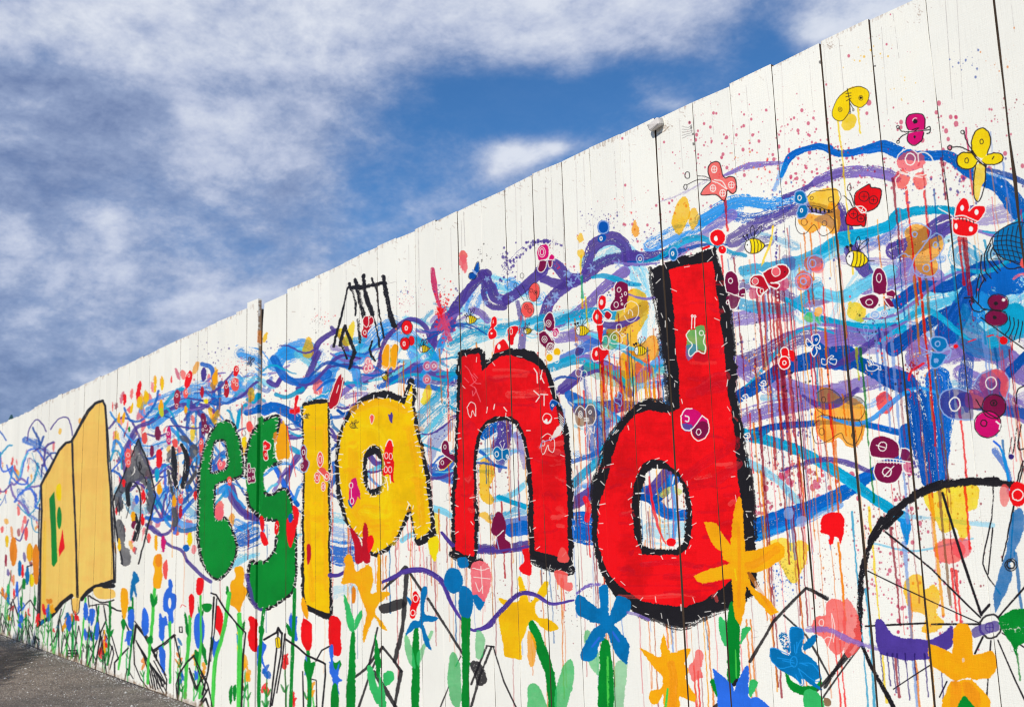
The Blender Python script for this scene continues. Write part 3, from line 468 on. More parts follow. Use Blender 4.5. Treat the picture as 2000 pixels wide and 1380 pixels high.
        P = [(x0 + t * L, y0 + tilt * t * L + amp * np.sin(ph + fr_ * t * L)) for t in np.linspace(0, 1, 8)]
        st(c, (w * .5, w, w * 1.15, w, w * .6), P, dry=g.uniform(.1, .45), a=.92)
    # ================================================= drips
    D = [('dor', 1634, 470, 190, 3.6), ('dor', 1571, 455, 80, 3), ('dor', 1583, 455, 90, 3), ('red', 1770, 365, 230, 4), ('red', 1806, 372, 200, 3), ('mar', 1744, 350, 160, 4), ('mar', 1838, 310, 80, 3), ('mag', 1838, 180, 0, 4), ('mag', 1888, 250, 130, 3), ('yel', 1636, 235, 300, 3), ('yel', 1676, 210, 50, 3), ('red', 1416, 390, 60, 4),
         ('red', 1874, 465, 90, 5), ('dred', 1886, 465, 160, 6), ('dred', 1881, 465, 110, 4), ('dor', 1786, 540, 150, 5), ('dor', 1796, 540, 280, 5), ('brn', 1809, 540, 420, 4), ('red', 1797, 540, 330, 4), ('red', 1608, 560, 300, 3), ('dor', 1612, 640, 300, 3), ('red', 1618, 770, 250, 3), ('dor', 1626, 860, 200, 3), ('dor', 1632, 860, 120, 3),
         ('lbl', 1708, 640, 120, 4), ('lbl', 1722, 640, 200, 4), ('lbl', 1738, 640, 380, 5), ('dbl', 1716, 640, 120, 3), ('mbl', 1753, 470, 150, 3), ('mbl', 1693, 465, 60, 3), ('mbl', 1716, 460, 30, 3), ('grn', 1680, 680, 300, 4), ('ylg', 1672, 680, 60, 4), ('yel', 1697, 990, 380, 4), ('tq', 1664, 1000, 380, 3), ('tq', 1690, 1150, 230, 4), ('dor', 1638, 1060, 120, 4),
         ('dor', 1775, 1160, 240, 6), ('ora', 1810, 1230, 200, 6), ('ora', 1818, 960, 240, 6), ('brn', 1836, 960, 220, 5), ('red', 1872, 780, 160, 4), ('red', 1885, 950, 120, 4), ('red', 1860, 1110, 100, 4), ('red', 1868, 1115, 110, 4), ('lbl', 1765, 1060, 340, 6), ('mar', 1740, 1030, 190, 4), ('mar', 1744, 1250, 110, 5), ('lbl', 1920, 650, 190, 4), ('lbl', 1926, 650, 200, 4), ('mbl', 1945, 680, 110, 4), ('mbl', 1960, 860, 90, 5),
         ('tq', 1905, 480, 190, 4), ('tq', 1925, 470, 100, 4), ('mbl', 1985, 1080, 300, 5), ('tq', 1860, 520, 70, 4), ('lbl', 1545, 1000, 90, 5), ('mar', 1478, 560, 160, 5), ('dred', 1490, 565, 350, 5), ('dred', 1500, 560, 180, 3), ('dred', 1508, 560, 300, 3), ('dred', 1514, 560, 240, 4), ('dred', 1520, 565, 320, 5), ('mar', 1475, 700, 640, 3.4), ('mar', 1484, 800, 560, 3), ('mar', 1515, 700, 400, 3), ('mar', 1528, 700, 500, 3), ('mar', 1541, 720, 500, 2.6), ('red', 1578, 560, 200, 3), ('red', 1583, 690, 240, 2.6), ('dred', 1560, 900, 130, 3),
         ('tq', 1596, 710, 80, 3), ('mbl', 1590, 700, 60, 3), ('dor', 1605, 720, 90, 3), ('dor', 1560, 1135, 240, 3), ('red', 1630, 1230, 150, 3), ('red', 1638, 1230, 150, 3), ('ora', 1638, 1060, 150, 3), ('red', 1355, 1300, 80, 3), ('red', 1363, 1310, 80, 3), ('dor', 1380, 1205, 180, 3), ('dor', 1458, 1210, 180, 3), ('dor', 1466, 1210, 180, 3), ('lbl', 1310, 1200, 100, 3),
         ('red', 1410, 500, 120, 4), ('red', 1174, 650, 0, 4), ('dred', 1172, 640, 80, 6), ('dred', 1172, 700, 300, 4), ('red', 1176, 705, 60, 4), ('yel', 1134, 500, 100, 3), ('tea', 1135, 540, 40, 6), ('yel', 1142, 580, 60, 2.4)]
    for c, x, y, l, w in D:
        if l: drip(c, x, y, l, w)
    g = np.random.default_rng(21)
    for i in range(450):       # fine run-off below the waves
        x = (330 + 1300 * g.random() ** .7 if i % 3 else g.uniform(330, 900)) if i % 6 else g.uniform(1430, 2120); k = .35 + .65 * min(1, max(0, (x - 300) / 900))
        top = 826 - .4642 * x; y = top + k * g.uniform(330, 900); c = ['dor', 'red', 'mar', 'ora', 'dor', 'dred', 'lbl', 'mar', 'mbl', 'dor', 'pink'][g.integers(11)]
        drip(c, x, y, k * g.uniform(60, 460), g.uniform(1., 2.7) * (.6 + .4 * k), a=g.uniform(.35, .98))
    for i in range(60):
        drip(['dor', 'dor', 'ora', 'red', 'yel'][g.integers(5)], g.uniform(1160, 1290), g.uniform(690, 760), g.uniform(40, 130), g.uniform(1.4, 2.4), a=.8)
    g = np.random.default_rng(55)
    for i in range(130):
        x = 320 + 1780 * g.random() ** .8; k = .3 + .7 * min(1, (x - 300) / 1300); y = 826 - .4642 * x + (150 + 520 * g.random()) * k * 1.15
        dots(['mar', 'pur', 'spk', 'dbl', 'dor', 'blk', 'red', 'W'][g.integers(8)], x, y, 45 * k, 40 * k, 26, .35, 1.9 * k + .4, seed=i, a=.8)
    # ================================================= black line drawing behind
    def ln(w, *ps, a=.95, d=.18):
        for p in ps: st('blk', w, p, sm=False, dry=d, a=a, r=.18)
    F('O')
    ln((4, 7, 6, 9), '748,1150 792,1108'); ln(9, '795,1112 790,1180 785,1230 770,1290'); ln(5, '796,1112 825,1155', '836,1168 903,1275'); ln(18, '748,1188 783,1178', d=.05)
    ln(5, '690,1323 715,1305 746,1262', '746,1262 770,1290 783,1310'); ln(7, '783,1310 776,1345 770,1378'); ln(9, '730,1312 755,1350 775,1385'); ln(4, '720,1300 730,1260 738,1225', '700,1380 725,1310 745,1265')
    ln(6, '1465,1290 1510,1215 1532,1192 1575,1147'); ln((6, 9), '1575,1147 1615,1168'); ln(4, '1532,1200 1575,1240 1620,1320'); ln(7, '1590,1352 1660,1278'); ln(6, '1395,1380 1420,1360')
    ln((5, 6, 5), '950,1262 920,1335', d=.3); ln(3, '950,1260 965,1262', '963,1262 985,1330 1010,1385', a=.95); ln(5, '960,1262 935,1325 918,1385', d=.4); ln(24, '930,1300 940,1325', d=.3); ln(2.5, '876,1340 860,1380', '900,1280 890,1300')
    ln(3, '-20,1130 20,1180 50,1130 90,1100', a=.8)
    # spoked wheel of the big ferris-like drawing on the right
    rim = '1678,1235 1680,1180 1683,1120 1700,1060 1735,1010 1790,965 1850,945 1920,940 1990,950 2060,990 2110,1060'
    st('blk', (8, 10, 14, 16, 16, 15, 13), rim, dry=.22, r=.3)
    for q in ('1700,1050 1722,1012', '1738,1000 1760,985', '1800,957 1830,945', '1870,940 1900,935', '1925,936 1950,935', '1760,1000 1730,1030'): st('blk', 9, q, dry=.2, sm=False)
    st('blk', 8, '1672,1230 1700,1300 1740,1370 1755,1400', dry=.15, sm=False, r=.25); ln(4, '1600,1370 1680,1260', d=.3); ln(8, '1610,1340 1680,1235', d=.25)
    for q, w in (('1730,1038 1820,1110 1915,1205', 3.4), ('1842,962 1880,1090 1917,1200', 5), ('1694,1115 1800,1165 1912,1215', 2.4), ('1690,1222 1810,1216', 4), ('1820,1218 1912,1218', 4), ('1950,1205 2000,1150 2080,1060', 4), ('1955,1210 2060,1190', 4), ('1958,1235 2060,1300', 3), ('1950,1250 1985,1330 2020,1400', 3.4),
                 ('1935,1250 1925,1400', 3), ('1920,1243 1905,1275', 4), ('1745,1345 1820,1295', 2.4), ('1835,1360 1850,1330', 3), ('1918,1197 1932,1180', 5)): st('blk', w, q, sm=False, dry=.15)
    ring('blk', 4, 1935, 1222, 21, 23); ring('blk', 2, 1933, 1224, 8, 9); st('blk', 1.6, '1926,1224 1941,1224', sm=False); st('blk', 1.6, '1933,1215 1933,1234', sm=False)
    F('O')
    for q in ('1942,930 1938,1010 1920,1100 1955,1160', '2000,900 1985,960 1975,1100', '1940,1030 1930,1120'): st('blk', 3, q, dry=.3)
    # dark brushed house outline high up
    F('D1')
    for q, w, d in (('150,190 135,225 110,330 70,490 40,610', 17, .25), ('160,215 250,205 370,180', 34, .35), ('150,195 185,300 190,400', 16, .5), ('185,160 200,230 225,330 245,410', 30, .45), ('205,430 210,500 215,580', 18, .65), ('240,130 245,180 262,280 300,390', 30, .4), ('300,390 330,500 350,610', 12, .5), ('298,150 330,240 345,380 380,550', 14, .5), ('375,140 390,230 415,360 445,470', 34, .35),
                    ('325,190 335,230 340,330', 8, .3), ('118,470 95,540 82,600', 24, .35), ('115,470 150,560 183,650', 20, .35), ('183,650 160,700 148,760', 22, .4), ('95,600 130,690', 14, .6), ('300,570 285,640 318,705', 16, .45), ('140,190 150,185 155,230', 18, .3)): st('blk', w, q, dry=d, r=.3)
    # ================================================= far black drawing and cream box (left)
    F('G1')
    box = '370,760 450,600 530,455 590,385 640,380 700,270 790,100 850,40 920,8 945,60 960,260 985,700 1005,1000 1022,1380 1025,1615 900,1650 800,1700 720,1800 640,1755 540,1820 440,1940 360,2015 355,1700 352,1350 362,1000'
    pg('ban', box, sm=False, r=1, var=.12); st((252, 214, 110) if 0 else 'oyel', 30, '400,1100 395,1500 390,1850', a=.35, dry=.4)
    for w, q in ((25, '370,765 450,600 530,455 590,385 640,380 700,270 790,100 850,40 920,8'), (20, '920,8 940,60 955,260 970,560 990,800 1000,1000 1015,1380 1022,1640'), (10, '945,50 975,400 1000,700 1020,1000 1035,1400 1035,1640'), (20, '368,765 372,1000 362,1300 358,1700 350,2010'), (11, '352,940 345,1300 340,1700 330,1990'),
                 (18, '645,390 655,700 670,1000 685,1300 690,1770'), (38, '335,2030 370,2000 450,1950 510,1880 560,1820 640,1760'), (36, '730,1790 780,1730 850,1680 920,1660 1020,1625')): st('blk', w, q, sm=False, dry=.08)
    pg('ban', '840,1700 900,1680 1020,1710 1020,1780 900,1790 850,1760', r=.6); pg('blk', '900,1640 1020,1650 1020,1690 920,1690', r=.6); st('blk', 14, '800,1760 860,1800 930,1820 1020,1800'); pg('ban', '645,1790 710,1790 700,1900 655,1910', r=.5, ol=1); st('blk', 9, '640,1770 645,1860 665,1920 700,1910 715,1800')
    for q in ('345,1000 340,1990', '362,1200 352,2000'): st('blk', 9, q, sm=False, a=.8, dry=.2)
    pg('grn', '440,890 485,825 495,960 510,1300 515,1450 480,1500 462,1480 455,1200', sm=False, r=.3); el('grn', 531, 1062, 21, 100, r=.2); pg('yel', '503,800 520,760 545,770 545,900 510,890', r=.3); pg('red', '560,1160 580,1330 530,1410 525,1350', sm=False, r=.3)
    F('G4')
    for c, q in (('grn', '100,520 75,700 65,850'), ('grn', '200,600 195,800 180,1000'), ('grn', '310,650 300,900 280,1100'), ('mgr', '40,850 30,1000'), ('grn', '230,900 230,1100'), ('grn', '470,950 462,1230'), ('grn', '590,810 560,900 530,1000 525,1290'), ('grn', '605,1050 600,1300'), ('grn', '660,920 645,1100 648,1310'), ('blu', '150,650 170,900 160,1100')): st(c, (4, 12, 8), q, dry=.2)
    for c, x, y, rx, ry in (('dor', 118, 350, 30, 130), ('ora', 265, 360, 26, 80), ('dor', 320, 470, 30, 180), ('yel', 280, 610, 22, 60), ('cor', 233, 190, 14, 60), ('red', 200, 530, 12, 60), ('mbl', 175, 500, 14, 70), ('mbl', 245, 560, 20, 90), ('roy', 150, 690, 14, 70), ('red', 122, 730, 12, 50), ('mgr', 70, 740, 20, 100), ('grn', 185, 820, 14, 70), ('grn', 232, 950, 16, 70), ('grn', 310, 790, 14, 50), ('roy', 615, 980, 22, 70), ('roy', 28, 720, 10, 40), ('grn', 212, 640, 14, 50), ('lap', 60, 260, 12, 50), ('mar', 50, 430, 8, 50)): el(c, x, y, rx, ry, r=1)
    for q in ('30,1090 70,870 130,830 165,960', '150,1150 175,990 215,960', '110,780 165,930', '170,890 270,785 320,880', '250,960 290,1040', '300,1180 310,1110 350,1140', '80,1100 120,850', '240,490 285,470', '600,1240 690,1235', '605,1265 690,1262', '610,1290 690,1290', '605,1240 605,1330', '690,1235 680,1330', '460,1240 500,1200 520,1060', '450,1190 515,1090'): st('blk', 12, q, sm=False)
    F('O'); g = np.random.default_rng(29)
    for i in range(84):
        x = -150 + 360 * g.random() if i % 5 else g.uniform(230, 640); k = .5 + .5 * max(0, x) / 650; b_ = 1238 + .372 * x; hgt = g.uniform(50, 150) * k; y = b_ - hgt - g.uniform(0, 26) * k
        y1 = b_ - g.uniform(-20, 30) * k if y < 1400 else y
        st(['grn', 'lgr', 'mgr', 'grn'][g.integers(4)], (2.2 * k, 4 * k, 2.6 * k), [(x, y), (x + g.uniform(-4, 4), (y + y1) / 2), (x + g.uniform(-7, 7), y1)], dry=.2, a=.92)
        for s_ in (-1, 1): el('grn', x + s_ * 4 * k, y + hgt * .4, 2.2 * k, 10 * k, s_ * 25, r=.8, a=.9)
        c = ['red', 'roy', 'roy', 'ora', 'blu', 'red', 'mbl', 'ora', 'dor'][g.integers(9)]
        for _ in range(g.integers(2, 5)): el(c, x + g.uniform(-4, 4) * k, y + g.uniform(-14, 10) * k, g.uniform(3, 5.5) * k, g.uniform(8, 15) * k, g.uniform(-35, 35), r=1.2, a=.94)
    for i in range(24):
        x = g.uniform(-150, 240); b_ = 1238 + .372 * x; k = .5 + .5 * max(0, x) / 650; y = b_ - g.uniform(20, 110) * k
        st('blk', 2.1 * k + .6, [(x, y + 60 * k), (x + g.uniform(8, 22) * k, y - g.uniform(0, 40) * k), (x + g.uniform(24, 44) * k, y + g.uniform(20, 60) * k)], sm=False, dry=.12)
    # far mountains with zigzag lines, G2
    F('G2')
    for w, q in ((8, '850,1045 900,700 955,600 930,470'), (7, '790,1010 890,700 860,460'), (9, '1000,480 1050,510 1085,515'), (7, '960,1080 920,800 880,640'), (9, '1030,1110 1030,980 1150,850'), (6, '1060,940 1000,740'), (6, '985,1040 1020,900 1005,830 965,1000'), (12, '1200,800 1220,640 1300,750 1400,930'), (6, '1200,800 1205,990 1260,1130 1330,1220 1490,1270'), (7, '1400,930 1500,1130 1490,1270'),
                 (8, '1390,880 1500,800 1570,735'), (6, '1400,960 1410,880'), (5, '1570,740 1625,990'), (8, '1610,1070 1660,1000 1740,910'), (6, '1590,1290 1580,1170 1615,1050'), (6, '800,470 900,450 960,460 1000,490'), (6, '790,380 800,480'), (6, '730,1000 735,870'), (6, '530,930 520,620 550,500'), (6, '340,850 310,740 350,790'), (5, '1200,600 1330,760'), (8, '1100,560 1160,700'), (6, '1700,1060 1750,1210 1840,1100'), (6, '1770,1020 1840,1150'), (9, '1800,1330 1860,1220')): st('blk', w * 1.75, q, sm=False, dry=.06)
    for i in range(9): st('blk', 12, [(1222 + i * 8, 760 + i * 18 + 20), (1300 + i * 22, 960 + i * 24), (1350 + i * 22 - (0 if i < 6 else 30), 1200 - abs(i - 2) * 8 + 20)], dry=.15)
    for c, q, w in (('lgr', '1390,300 1370,560 1350,760 1330,960 1325,1160', 26), ('mgr', '1520,600 1530,900 1525,1160', 20), ('lgr', '1700,560 1690,800 1670,1050 1660,1290', 28), ('lgr', '1800,380 1800,700 1790,1000 1790,1300', 20), ('lgr', '1110,590 1090,860 1065,1040', 18), ('grn', '1190,400 1190,700 1155,1090', 20), ('grn', '990,440 985,700 965,1000', 18), ('lgr', '770,400 745,660 715,940', 16), ('grn', '885,470 870,600 840,740 830,980', 16), ('grn', '660,560 650,700 648,940', 12),
                    ('mgr', '1460,720 1470,1060', 16)): st(c, w, q, dry=.15, r=.2)
    for c, p in (('grn', '1350,360 1370,380 1385,420 1410,370 1405,440 1375,480 1350,430'), ('grn', '950,600 985,690 1020,680 985,760 960,720'), ('grn', '1090,600 1120,590 1135,640 1110,690 1090,660'), ('grn', '1650,520 1680,600 1690,700 1660,640'), ('grn', '1770,420 1800,520 1835,470 1810,600 1780,560'), ('grn', '1315,770 1360,740 1365,800 1330,800'), ('mgr', '1750,900 1790,890 1780,1000 1750,980'), ('grn', '1150,480 1200,480 1205,540 1150,540'),
                 ('roy', '1280,500 1300,490 1325,560 1325,700 1290,740 1270,660'), ('roy', '760,440 785,470 790,560 765,600 745,520'), ('roy', '805,500 850,510 840,600 815,650 805,560'), ('roy', '860,620 890,640 880,760 850,760'), ('roy', '595,580 635,560 630,690 600,680'), ('roy', '1150,520 1205,510 1195,680 1150,650'), ('roy', '1135,700 1190,700 1160,820 1135,800'), ('mbl', '1200,160 1245,240 1215,290 1230,420 1200,330 1175,440 1170,350'),
                 ('ora', '1385,20 1450,10 1450,160 1460,200 1440,300 1390,310 1375,240 1390,150 1370,90'), ('cor', '1480,80 1500,60 1500,220 1475,220 1465,120'), ('ora', '1085,320 1140,330 1155,440 1125,590 1090,520'), ('red', '1690,400 1720,365 1745,420 1735,520 1710,580 1695,500'), ('red', '1765,240 1795,215 1830,250 1805,365 1765,350'), ('roy', '1510,240 1540,230 1555,290 1545,350 1580,370 1580,480 1560,520 1560,620 1520,620 1505,540 1470,500 1465,400 1490,340 1510,300'),
                 ('roy', '1435,540 1460,580 1490,560 1510,640 1480,660 1470,780 1435,760 1430,660'), ('roy', '1430,830 1470,850 1490,900 1480,1060 1450,1050 1430,930'), ('roy', '1740,600 1780,530 1830,620 1830,760 1790,830 1745,780')): pg(c, p, r=1)
    el('W', 1525, 445, 14, 48, r=.3); st('ora', 12, '940,690 935,860', dry=.2)
    # ================================================= grey diamond and dark rings (left middle)
    F('H1')
    pg('gry', '385,40 480,280 560,600 550,720 520,850 470,800 480,600 440,520 380,480 300,540 210,640 240,760 180,850 130,790 120,680 230,420 330,180', sm=False, r=1.4, a=.95, dry=.04, var=.4); pg('gry', '140,960 200,900 250,1050 240,1180 300,1250 290,1380 200,1380 180,1200', r=1.4, a=.9, var=.3)
    for w, q in ((17, '385,40 480,280 560,600 550,720 480,1000 390,1380'), (17, '385,40 330,180 230,420 120,680 125,800 140,1000 190,1250 215,1380'), (50, '300,520 270,600 280,740'), (40, '350,860 375,980 340,1120'), (14, '340,500 390,560 405,700 400,980 370,1130'), (12, '400,280 400,380 440,430 470,520')): st('blk', w, q, dry=.2)
    st('blk', (40, 70, 60, 30), '760,130 775,300 780,450 800,560', dry=.1); st('blk', (40, 66, 70, 40), '850,100 905,220 905,360 860,560', dry=.12); pg('gry', '690,200 740,140 750,220 700,300', a=.8); pg('gry', '940,120 1000,90 1030,180 960,260 940,200', a=.9); pg('gry', '820,0 900,0 940,60 930,90 850,60', a=.85)
    st('gry', 40, '1000,400 960,470 900,560', dry=.3); st('gry', 40, '710,380 740,560 760,640', dry=.35); st('gry', 50, '770,800 790,900 780,960', dry=.2)
    for c, x, y, rx, ry in (('red', 610, 200, 28, 50), ('red', 605, 295, 24, 48), ('tq', 585, 430, 22, 70), ('ora', 612, 580, 30, 56), ('red', 440, 660, 26, 72), ('red', 430, 900, 18, 60), ('roy', 370, 690, 26, 50), ('cor', 275, 240, 40, 110), ('red', 300, 100, 10, 60), ('cor', 780, 70, 34, 40), ('cor', 838, 680, 28, 60), ('dred', 840, 820, 18, 70), ('ora', 775, 700, 24, 70), ('red', 232, 510, 18, 44), ('red', 148, 810, 16, 54),
                            ('ora', 330, 880, 18, 60), ('wine', 335, 960, 20, 40), ('mag', 655, 1170, 30, 90), ('ora', 575, 1160, 26, 90), ('dor', 600, 1340, 36, 70), ('cor', 495, 1110, 26, 60), ('oyel', 180, 1180, 24, 70), ('yel', 940, 1120, 24, 70), ('blu', 900, 1210, 30, 36), ('red', 1000, 650, 20, 50), ('blu', 930, 570, 34, 40), ('wine', 590, -20, 28, 70), ('cor', 340, 1230, 16, 34)): el(c, x, y, rx, ry, r=1.4)
    for x, y, rx in ((610, 200, 14), (605, 290, 12), (840, 650, 14), (275, 210, 16), (280, 290, 16)): ring('W', 4, x, y, rx, 22)
    g = np.random.default_rng(44)
    for i in range(46):
        x = g.uniform(130, 520) if i % 2 else g.uniform(690, 1030); y = g.uniform(150, 1000) if i % 2 else g.uniform(80, 640)
        st(['blk', 'blk', 'gry', 'W'][g.integers(4)], g.uniform(5, 14), [(x, y), (x + g.uniform(-25, 25), y + 50), (x + g.uniform(-30, 30), y + g.uniform(80, 170))], dry=.5, a=.85)
    for q in ('160,820 150,760 175,720 190,780 180,860', '390,290 420,330 395,380 380,330', '850,90 880,160 880,300 860,480 840,540', '760,150 740,260 745,420 790,560', '310,540 380,560 410,700 400,900 360,1080'): st('blk', 11, q, dry=.25)
    # mid-left butterflies above e, s (G3)
    F('G3')
    for c, x, y, rx, ry, an in (('red', 770, 560, 26, 84, 14), ('cor', 745, 680, 20, 44, 0), ('mar', 668, 740, 26, 90, 4), ('mag', 595, 1060, 24, 84, 0), ('dred', 892, 670, 18, 52, 0), ('dred', 1112, 640, 22, 76, 0), ('red', 1200, 480, 22, 50, 6), ('cor', 1190, 600, 36, 60, 0), ('wine', 905, 930, 20, 76, -6), ('wine', 935, 1000, 22, 40, 0), ('red', 510, 1260, 24, 70, 0), ('red', 325, 650, 18, 76, 10), ('red', 200, 745, 13, 52, 4), ('cor', 92, 800, 8, 44, 0), ('cor', 618, 545, 8, 40, 0), ('oyel', 470, 600, 13, 70, 4), ('oyel', 535, 590, 13, 60, 4),
                                ('ora', 145, 900, 15, 48, 6), ('ora', 190, 900, 14, 50, 6), ('oyel', 262, 810, 10, 50, 10), ('oyel', 395, 710, 18, 46, 0), ('oyel', 330, 760, 18, 50, 10), ('ora', 1010, 540, 26, 66, 10), ('ora', 525, 800, 22, 60, 0), ('ylg', 530, 850, 18, 40, 0), ('cor', 375, 1080, 26, 50, 0), ('cor', 885, 1140, 24, 66, 0), ('yel', 925, 750, 18, 24, 0), ('cor', 1315, 980, 26, 50, 0), ('cor', 655, 1130, 26, 40, 0), ('ora', 745, 830, 16, 36, 0), ('grn', 240, 1000, 12, 30, 0), ('wine', 200, 1050, 8, 36, 10), ('wine', 440, 1200, 14, 50, 0), ('pur', 905, 510, 20, 60, 0)): el(c, x, y, rx, ry, an, r=1.1)
    for x, y, rx in ((775, 520, 9), (750, 670, 9), (668, 700, 10), (668, 790, 10), (1205, 465, 10), (1180, 570, 12), (1205, 600, 12), (910, 920, 9), (930, 1000, 9), (590, 1040, 10), (595, 1100, 10), (880, 1120, 10), (1112, 620, 10)): ring('W', 3.5, x, y, rx, 15)
    C.bf(1325, 400, 46, 20, f='lbl', o='blk', ow=4, wd=.6)
    # ================================================= the big letters
    F('O')
    def letter(col, outer, inner, *holes, edge=None, var=.28, r=1.8):
        pg('blk', outer, *[h[0] for h in holes], r=2.4, sm=False); pg(col, inner, *[h[1] for h in holes], r=1.6, sm=False, var=var)
    dh0 = '1255,1081 1288,1083 1324,1083 1339,1071 1349,1050 1352,1004 1344,954 1326,921 1296,900 1275,898 1257,905 1243,928 1236,952 1233,1004 1240,1050'
    dh1 = '1258,1063 1275,1072 1318,1070 1331,1058 1338,1040 1340,992 1334,954 1321,926 1301,916 1275,916 1262,928 1253,952 1249,1004 1252,1046'
    dO = '1270,524 1300,512 1350,496 1397,481 1405,510 1412,542 1421,570 1428,615 1437,714 1439,776 1452,857 1467,941 1476,1050 1476,1160 1440,1180 1384,1202 1334,1223 1288,1212 1250,1202 1215,1178 1187,1143 1168,1100 1156,1056 1154,987 1162,930 1180,870 1217,814 1240,788 1266,779 1290,784 1310,796 1304,750 1293,666 1284,618 1273,562'
    dI = '1307,527 1350,516 1393,508 1402,588 1411,654 1419,750 1433,827 1441,928 1447,985 1452,1050 1448,1125 1427,1133 1377,1172 1339,1183 1288,1180 1250,1172 1215,1148 1190,1120 1173,1085 1165,1039 1168,1000 1178,955 1188,925 1200,874 1214,840 1230,818 1245,807 1266,801 1304,808 1329,798 1324,725 1317,641 1312,562'
    pg('blk', dO, dh1, r=2.6, sm=False); pg('red', dI, dh0, r=1.6, sm=False, var=.3)
    for p, w in (('1397,481 1412,542 1428,615 1437,714 1439,776 1452,857 1467,941 1476,1050', 7), ('1270,524 1273,562 1284,618 1293,666 1304,750 1310,796', 12), ('1476,1140 1440,1178 1384,1202 1334,1223 1288,1212 1250,1202', 16), ('1154,987 1162,930 1180,870 1217,814 1240,784 1290,782', 9)): st('blk', w, p, dry=.75, a=.9, r=.5)
    for p in ('1370,760 1395,740 1415,735', '1350,770 1375,760 1410,755', '1340,930 1380,900 1435,870', '1350,950 1400,935 1440,905'): st('dred', 22, p, a=.25, dry=.4)
    nO = '894,689 903,685 915,681 935,680 944,687 949,702 958,700 972,687 996,680 1023,682 1042,689 1057,704 1070,722 1089,770 1104,817 1110,850 1115,885 1118,952 1119,1100 1112,1110 1097,1116 1082,1110 1058,1098 1033,1090 1034,1051 1029,952 1023,878 1016,849 1006,829 986,817 957,827 945,840 939,861 933,891 932,952 934,1026 932,1097 927,1100 900,1088 882,1077 883,1039 881,970 886,917 889,862 890,761 893,703'
    nI = '901,697 918,693 935,691 939,705 941,724 951,716 963,704 976,697 996,694 1021,701 1047,713 1064,730 1075,762 1085,792 1093,827 1099,855 1104,890 1109,1002 1109,1082 1090,1085 1060,1078 1045,1073 1043,1026 1040,952 1035,903 1025,854 1011,822 998,812 966,812 949,822 938,838 932,854 926,886 926,977 927,1088 905,1083 890,1074 890,1039 888,970 893,935 894,877 897,785'
    pg('blk', nO, r=2.2, sm=False); pg('red', nI, r=1.4, sm=False, var=.28); st('blk', (14, 18, 16), '882,1082 925,1104 937,1096', dry=.4); st('blk', (16, 24, 22), '1032,1084 1060,1100 1112,1112', dry=.4)
    F('H6')
    aO = None; F('O')
    ah0 = '708,918 711,888 721,873 733,869 745,878 751,908 750,947 743,964 726,968 716,957 709,940'; ah1 = '716,913 719,893 731,886 742,898 746,927 743,950 723,957 718,945'
    aOo = '743,762 757,761 772,767 789,778 793,760 797,742 802,736 808,741 812,768 810,792 817,829 829,878 839,920 844,982 849,1031 854,1041 846,1048 831,1058 817,1066 810,1060 806,1030 801,1001 795,1019 782,1046 770,1062 757,1074 733,1088 725,1083 706,1050 684,1031 671,1014 659,977 654,932 656,878 663,841 680,802 705,777 722,768'
    aI = '743,778 758,777 772,782 791,791 797,772 801,755 805,750 805,785 809,827 822,883 831,932 838,994 841,1033 829,1044 814,1052 809,1030 805,1003 801,982 794,1002 787,1019 777,1043 766,1057 753,1067 730,1080 708,1051 695,1038 681,1021 671,982 663,947 661,898 665,858 671,834 686,809 708,787 725,780'
    pg('blk', aOo, ah1, r=1.8, sm=False); pg('let', aI, ah0, r=1.2, sm=False, var=.18); st('ora', 22, '690,870 690,950 700,1000 740,1040', a=.35, dry=.3); st('ora', 14, '800,840 815,930 825,1020', a=.4, dry=.3); st('yel', 30, '700,830 740,840 760,900 750,1000', a=.25, dry=.4); st('ora', 16, '690,800 740,785 790,800', a=.4, dry=.3)
    pg('blk', '589,785 612,781 635,780 642,782 644,860 645,1000 646,1100 649,1206 643,1210 625,1203 599,1194 588,1180 588,1100 589,1000 590,902 588,830', r=1.8, sm=False)
    pg('let', '592,793 615,790 638,787 639,860 640,1000 641,1100 642,1196 625,1192 597,1180 594,1160 594,1040 594,930 592,860', r=1, sm=False, var=.15); st('ora', 10, '600,1000 604,1100 610,1170', a=.5, dry=.3); st('ora', 8, '634,830 634,1000 636,1150', a=.4, dry=.4)
    sO = '544,812 543,847 536,860 538,880 540,898 549,903 532,910 518,918 515,932 520,960 528,966 546,956 559,956 566,973 573,1003 577,1044 578,1100 577,1126 571,1154 543,1178 522,1188 502,1185 484,1164 482,1140 484,1118 489,1095 502,1100 519,1095 536,1074 540,1049 540,1020 519,1013 508,1011 495,998 485,985 481,962 480,902 481,877 488,855 500,833 520,818'
    pg('grn', sO, r=1.2, var=.2)
    for q in ('480,930 480,902 481,877 488,855 500,833 520,818 544,812 543,847', '536,905 549,902', '518,962 530,966 546,956 559,956 566,973 573,1003 577,1044 578,1100 577,1126 571,1154 543,1178 522,1188 502,1185 484,1164 484,1120 489,1095 502,1100 519,1095 536,1074 540,1049', '481,962 485,985 495,998 508,1011 520,1014 540,1016', '532,910 545,905'): st('blk', 5, q, r=.4, dry=.15)
    eO = '441,820 455,827 463,845 470,867 473,892 475,924 459,934 443,938 426,944 419,958 419,999 425,1015 441,1011 451,1029 463,1067 453,1101 439,1122 425,1131 408,1122 396,1102 390,1081 385,1046 386,1000 386,962 388,922 396,881 406,851 421,829'
    eH = '421,862 437,861 443,881 443,910 431,918 411,922 412,893 416,871'
    pg('grn', eO, eH, r=1.2, var=.2)
    for q in (eO.split(' ')[0] + ' ' + eO, eH + ' 421,862'): st('blk', 4.5, q, r=.4, dry=.12)
    g = np.random.default_rng(17)
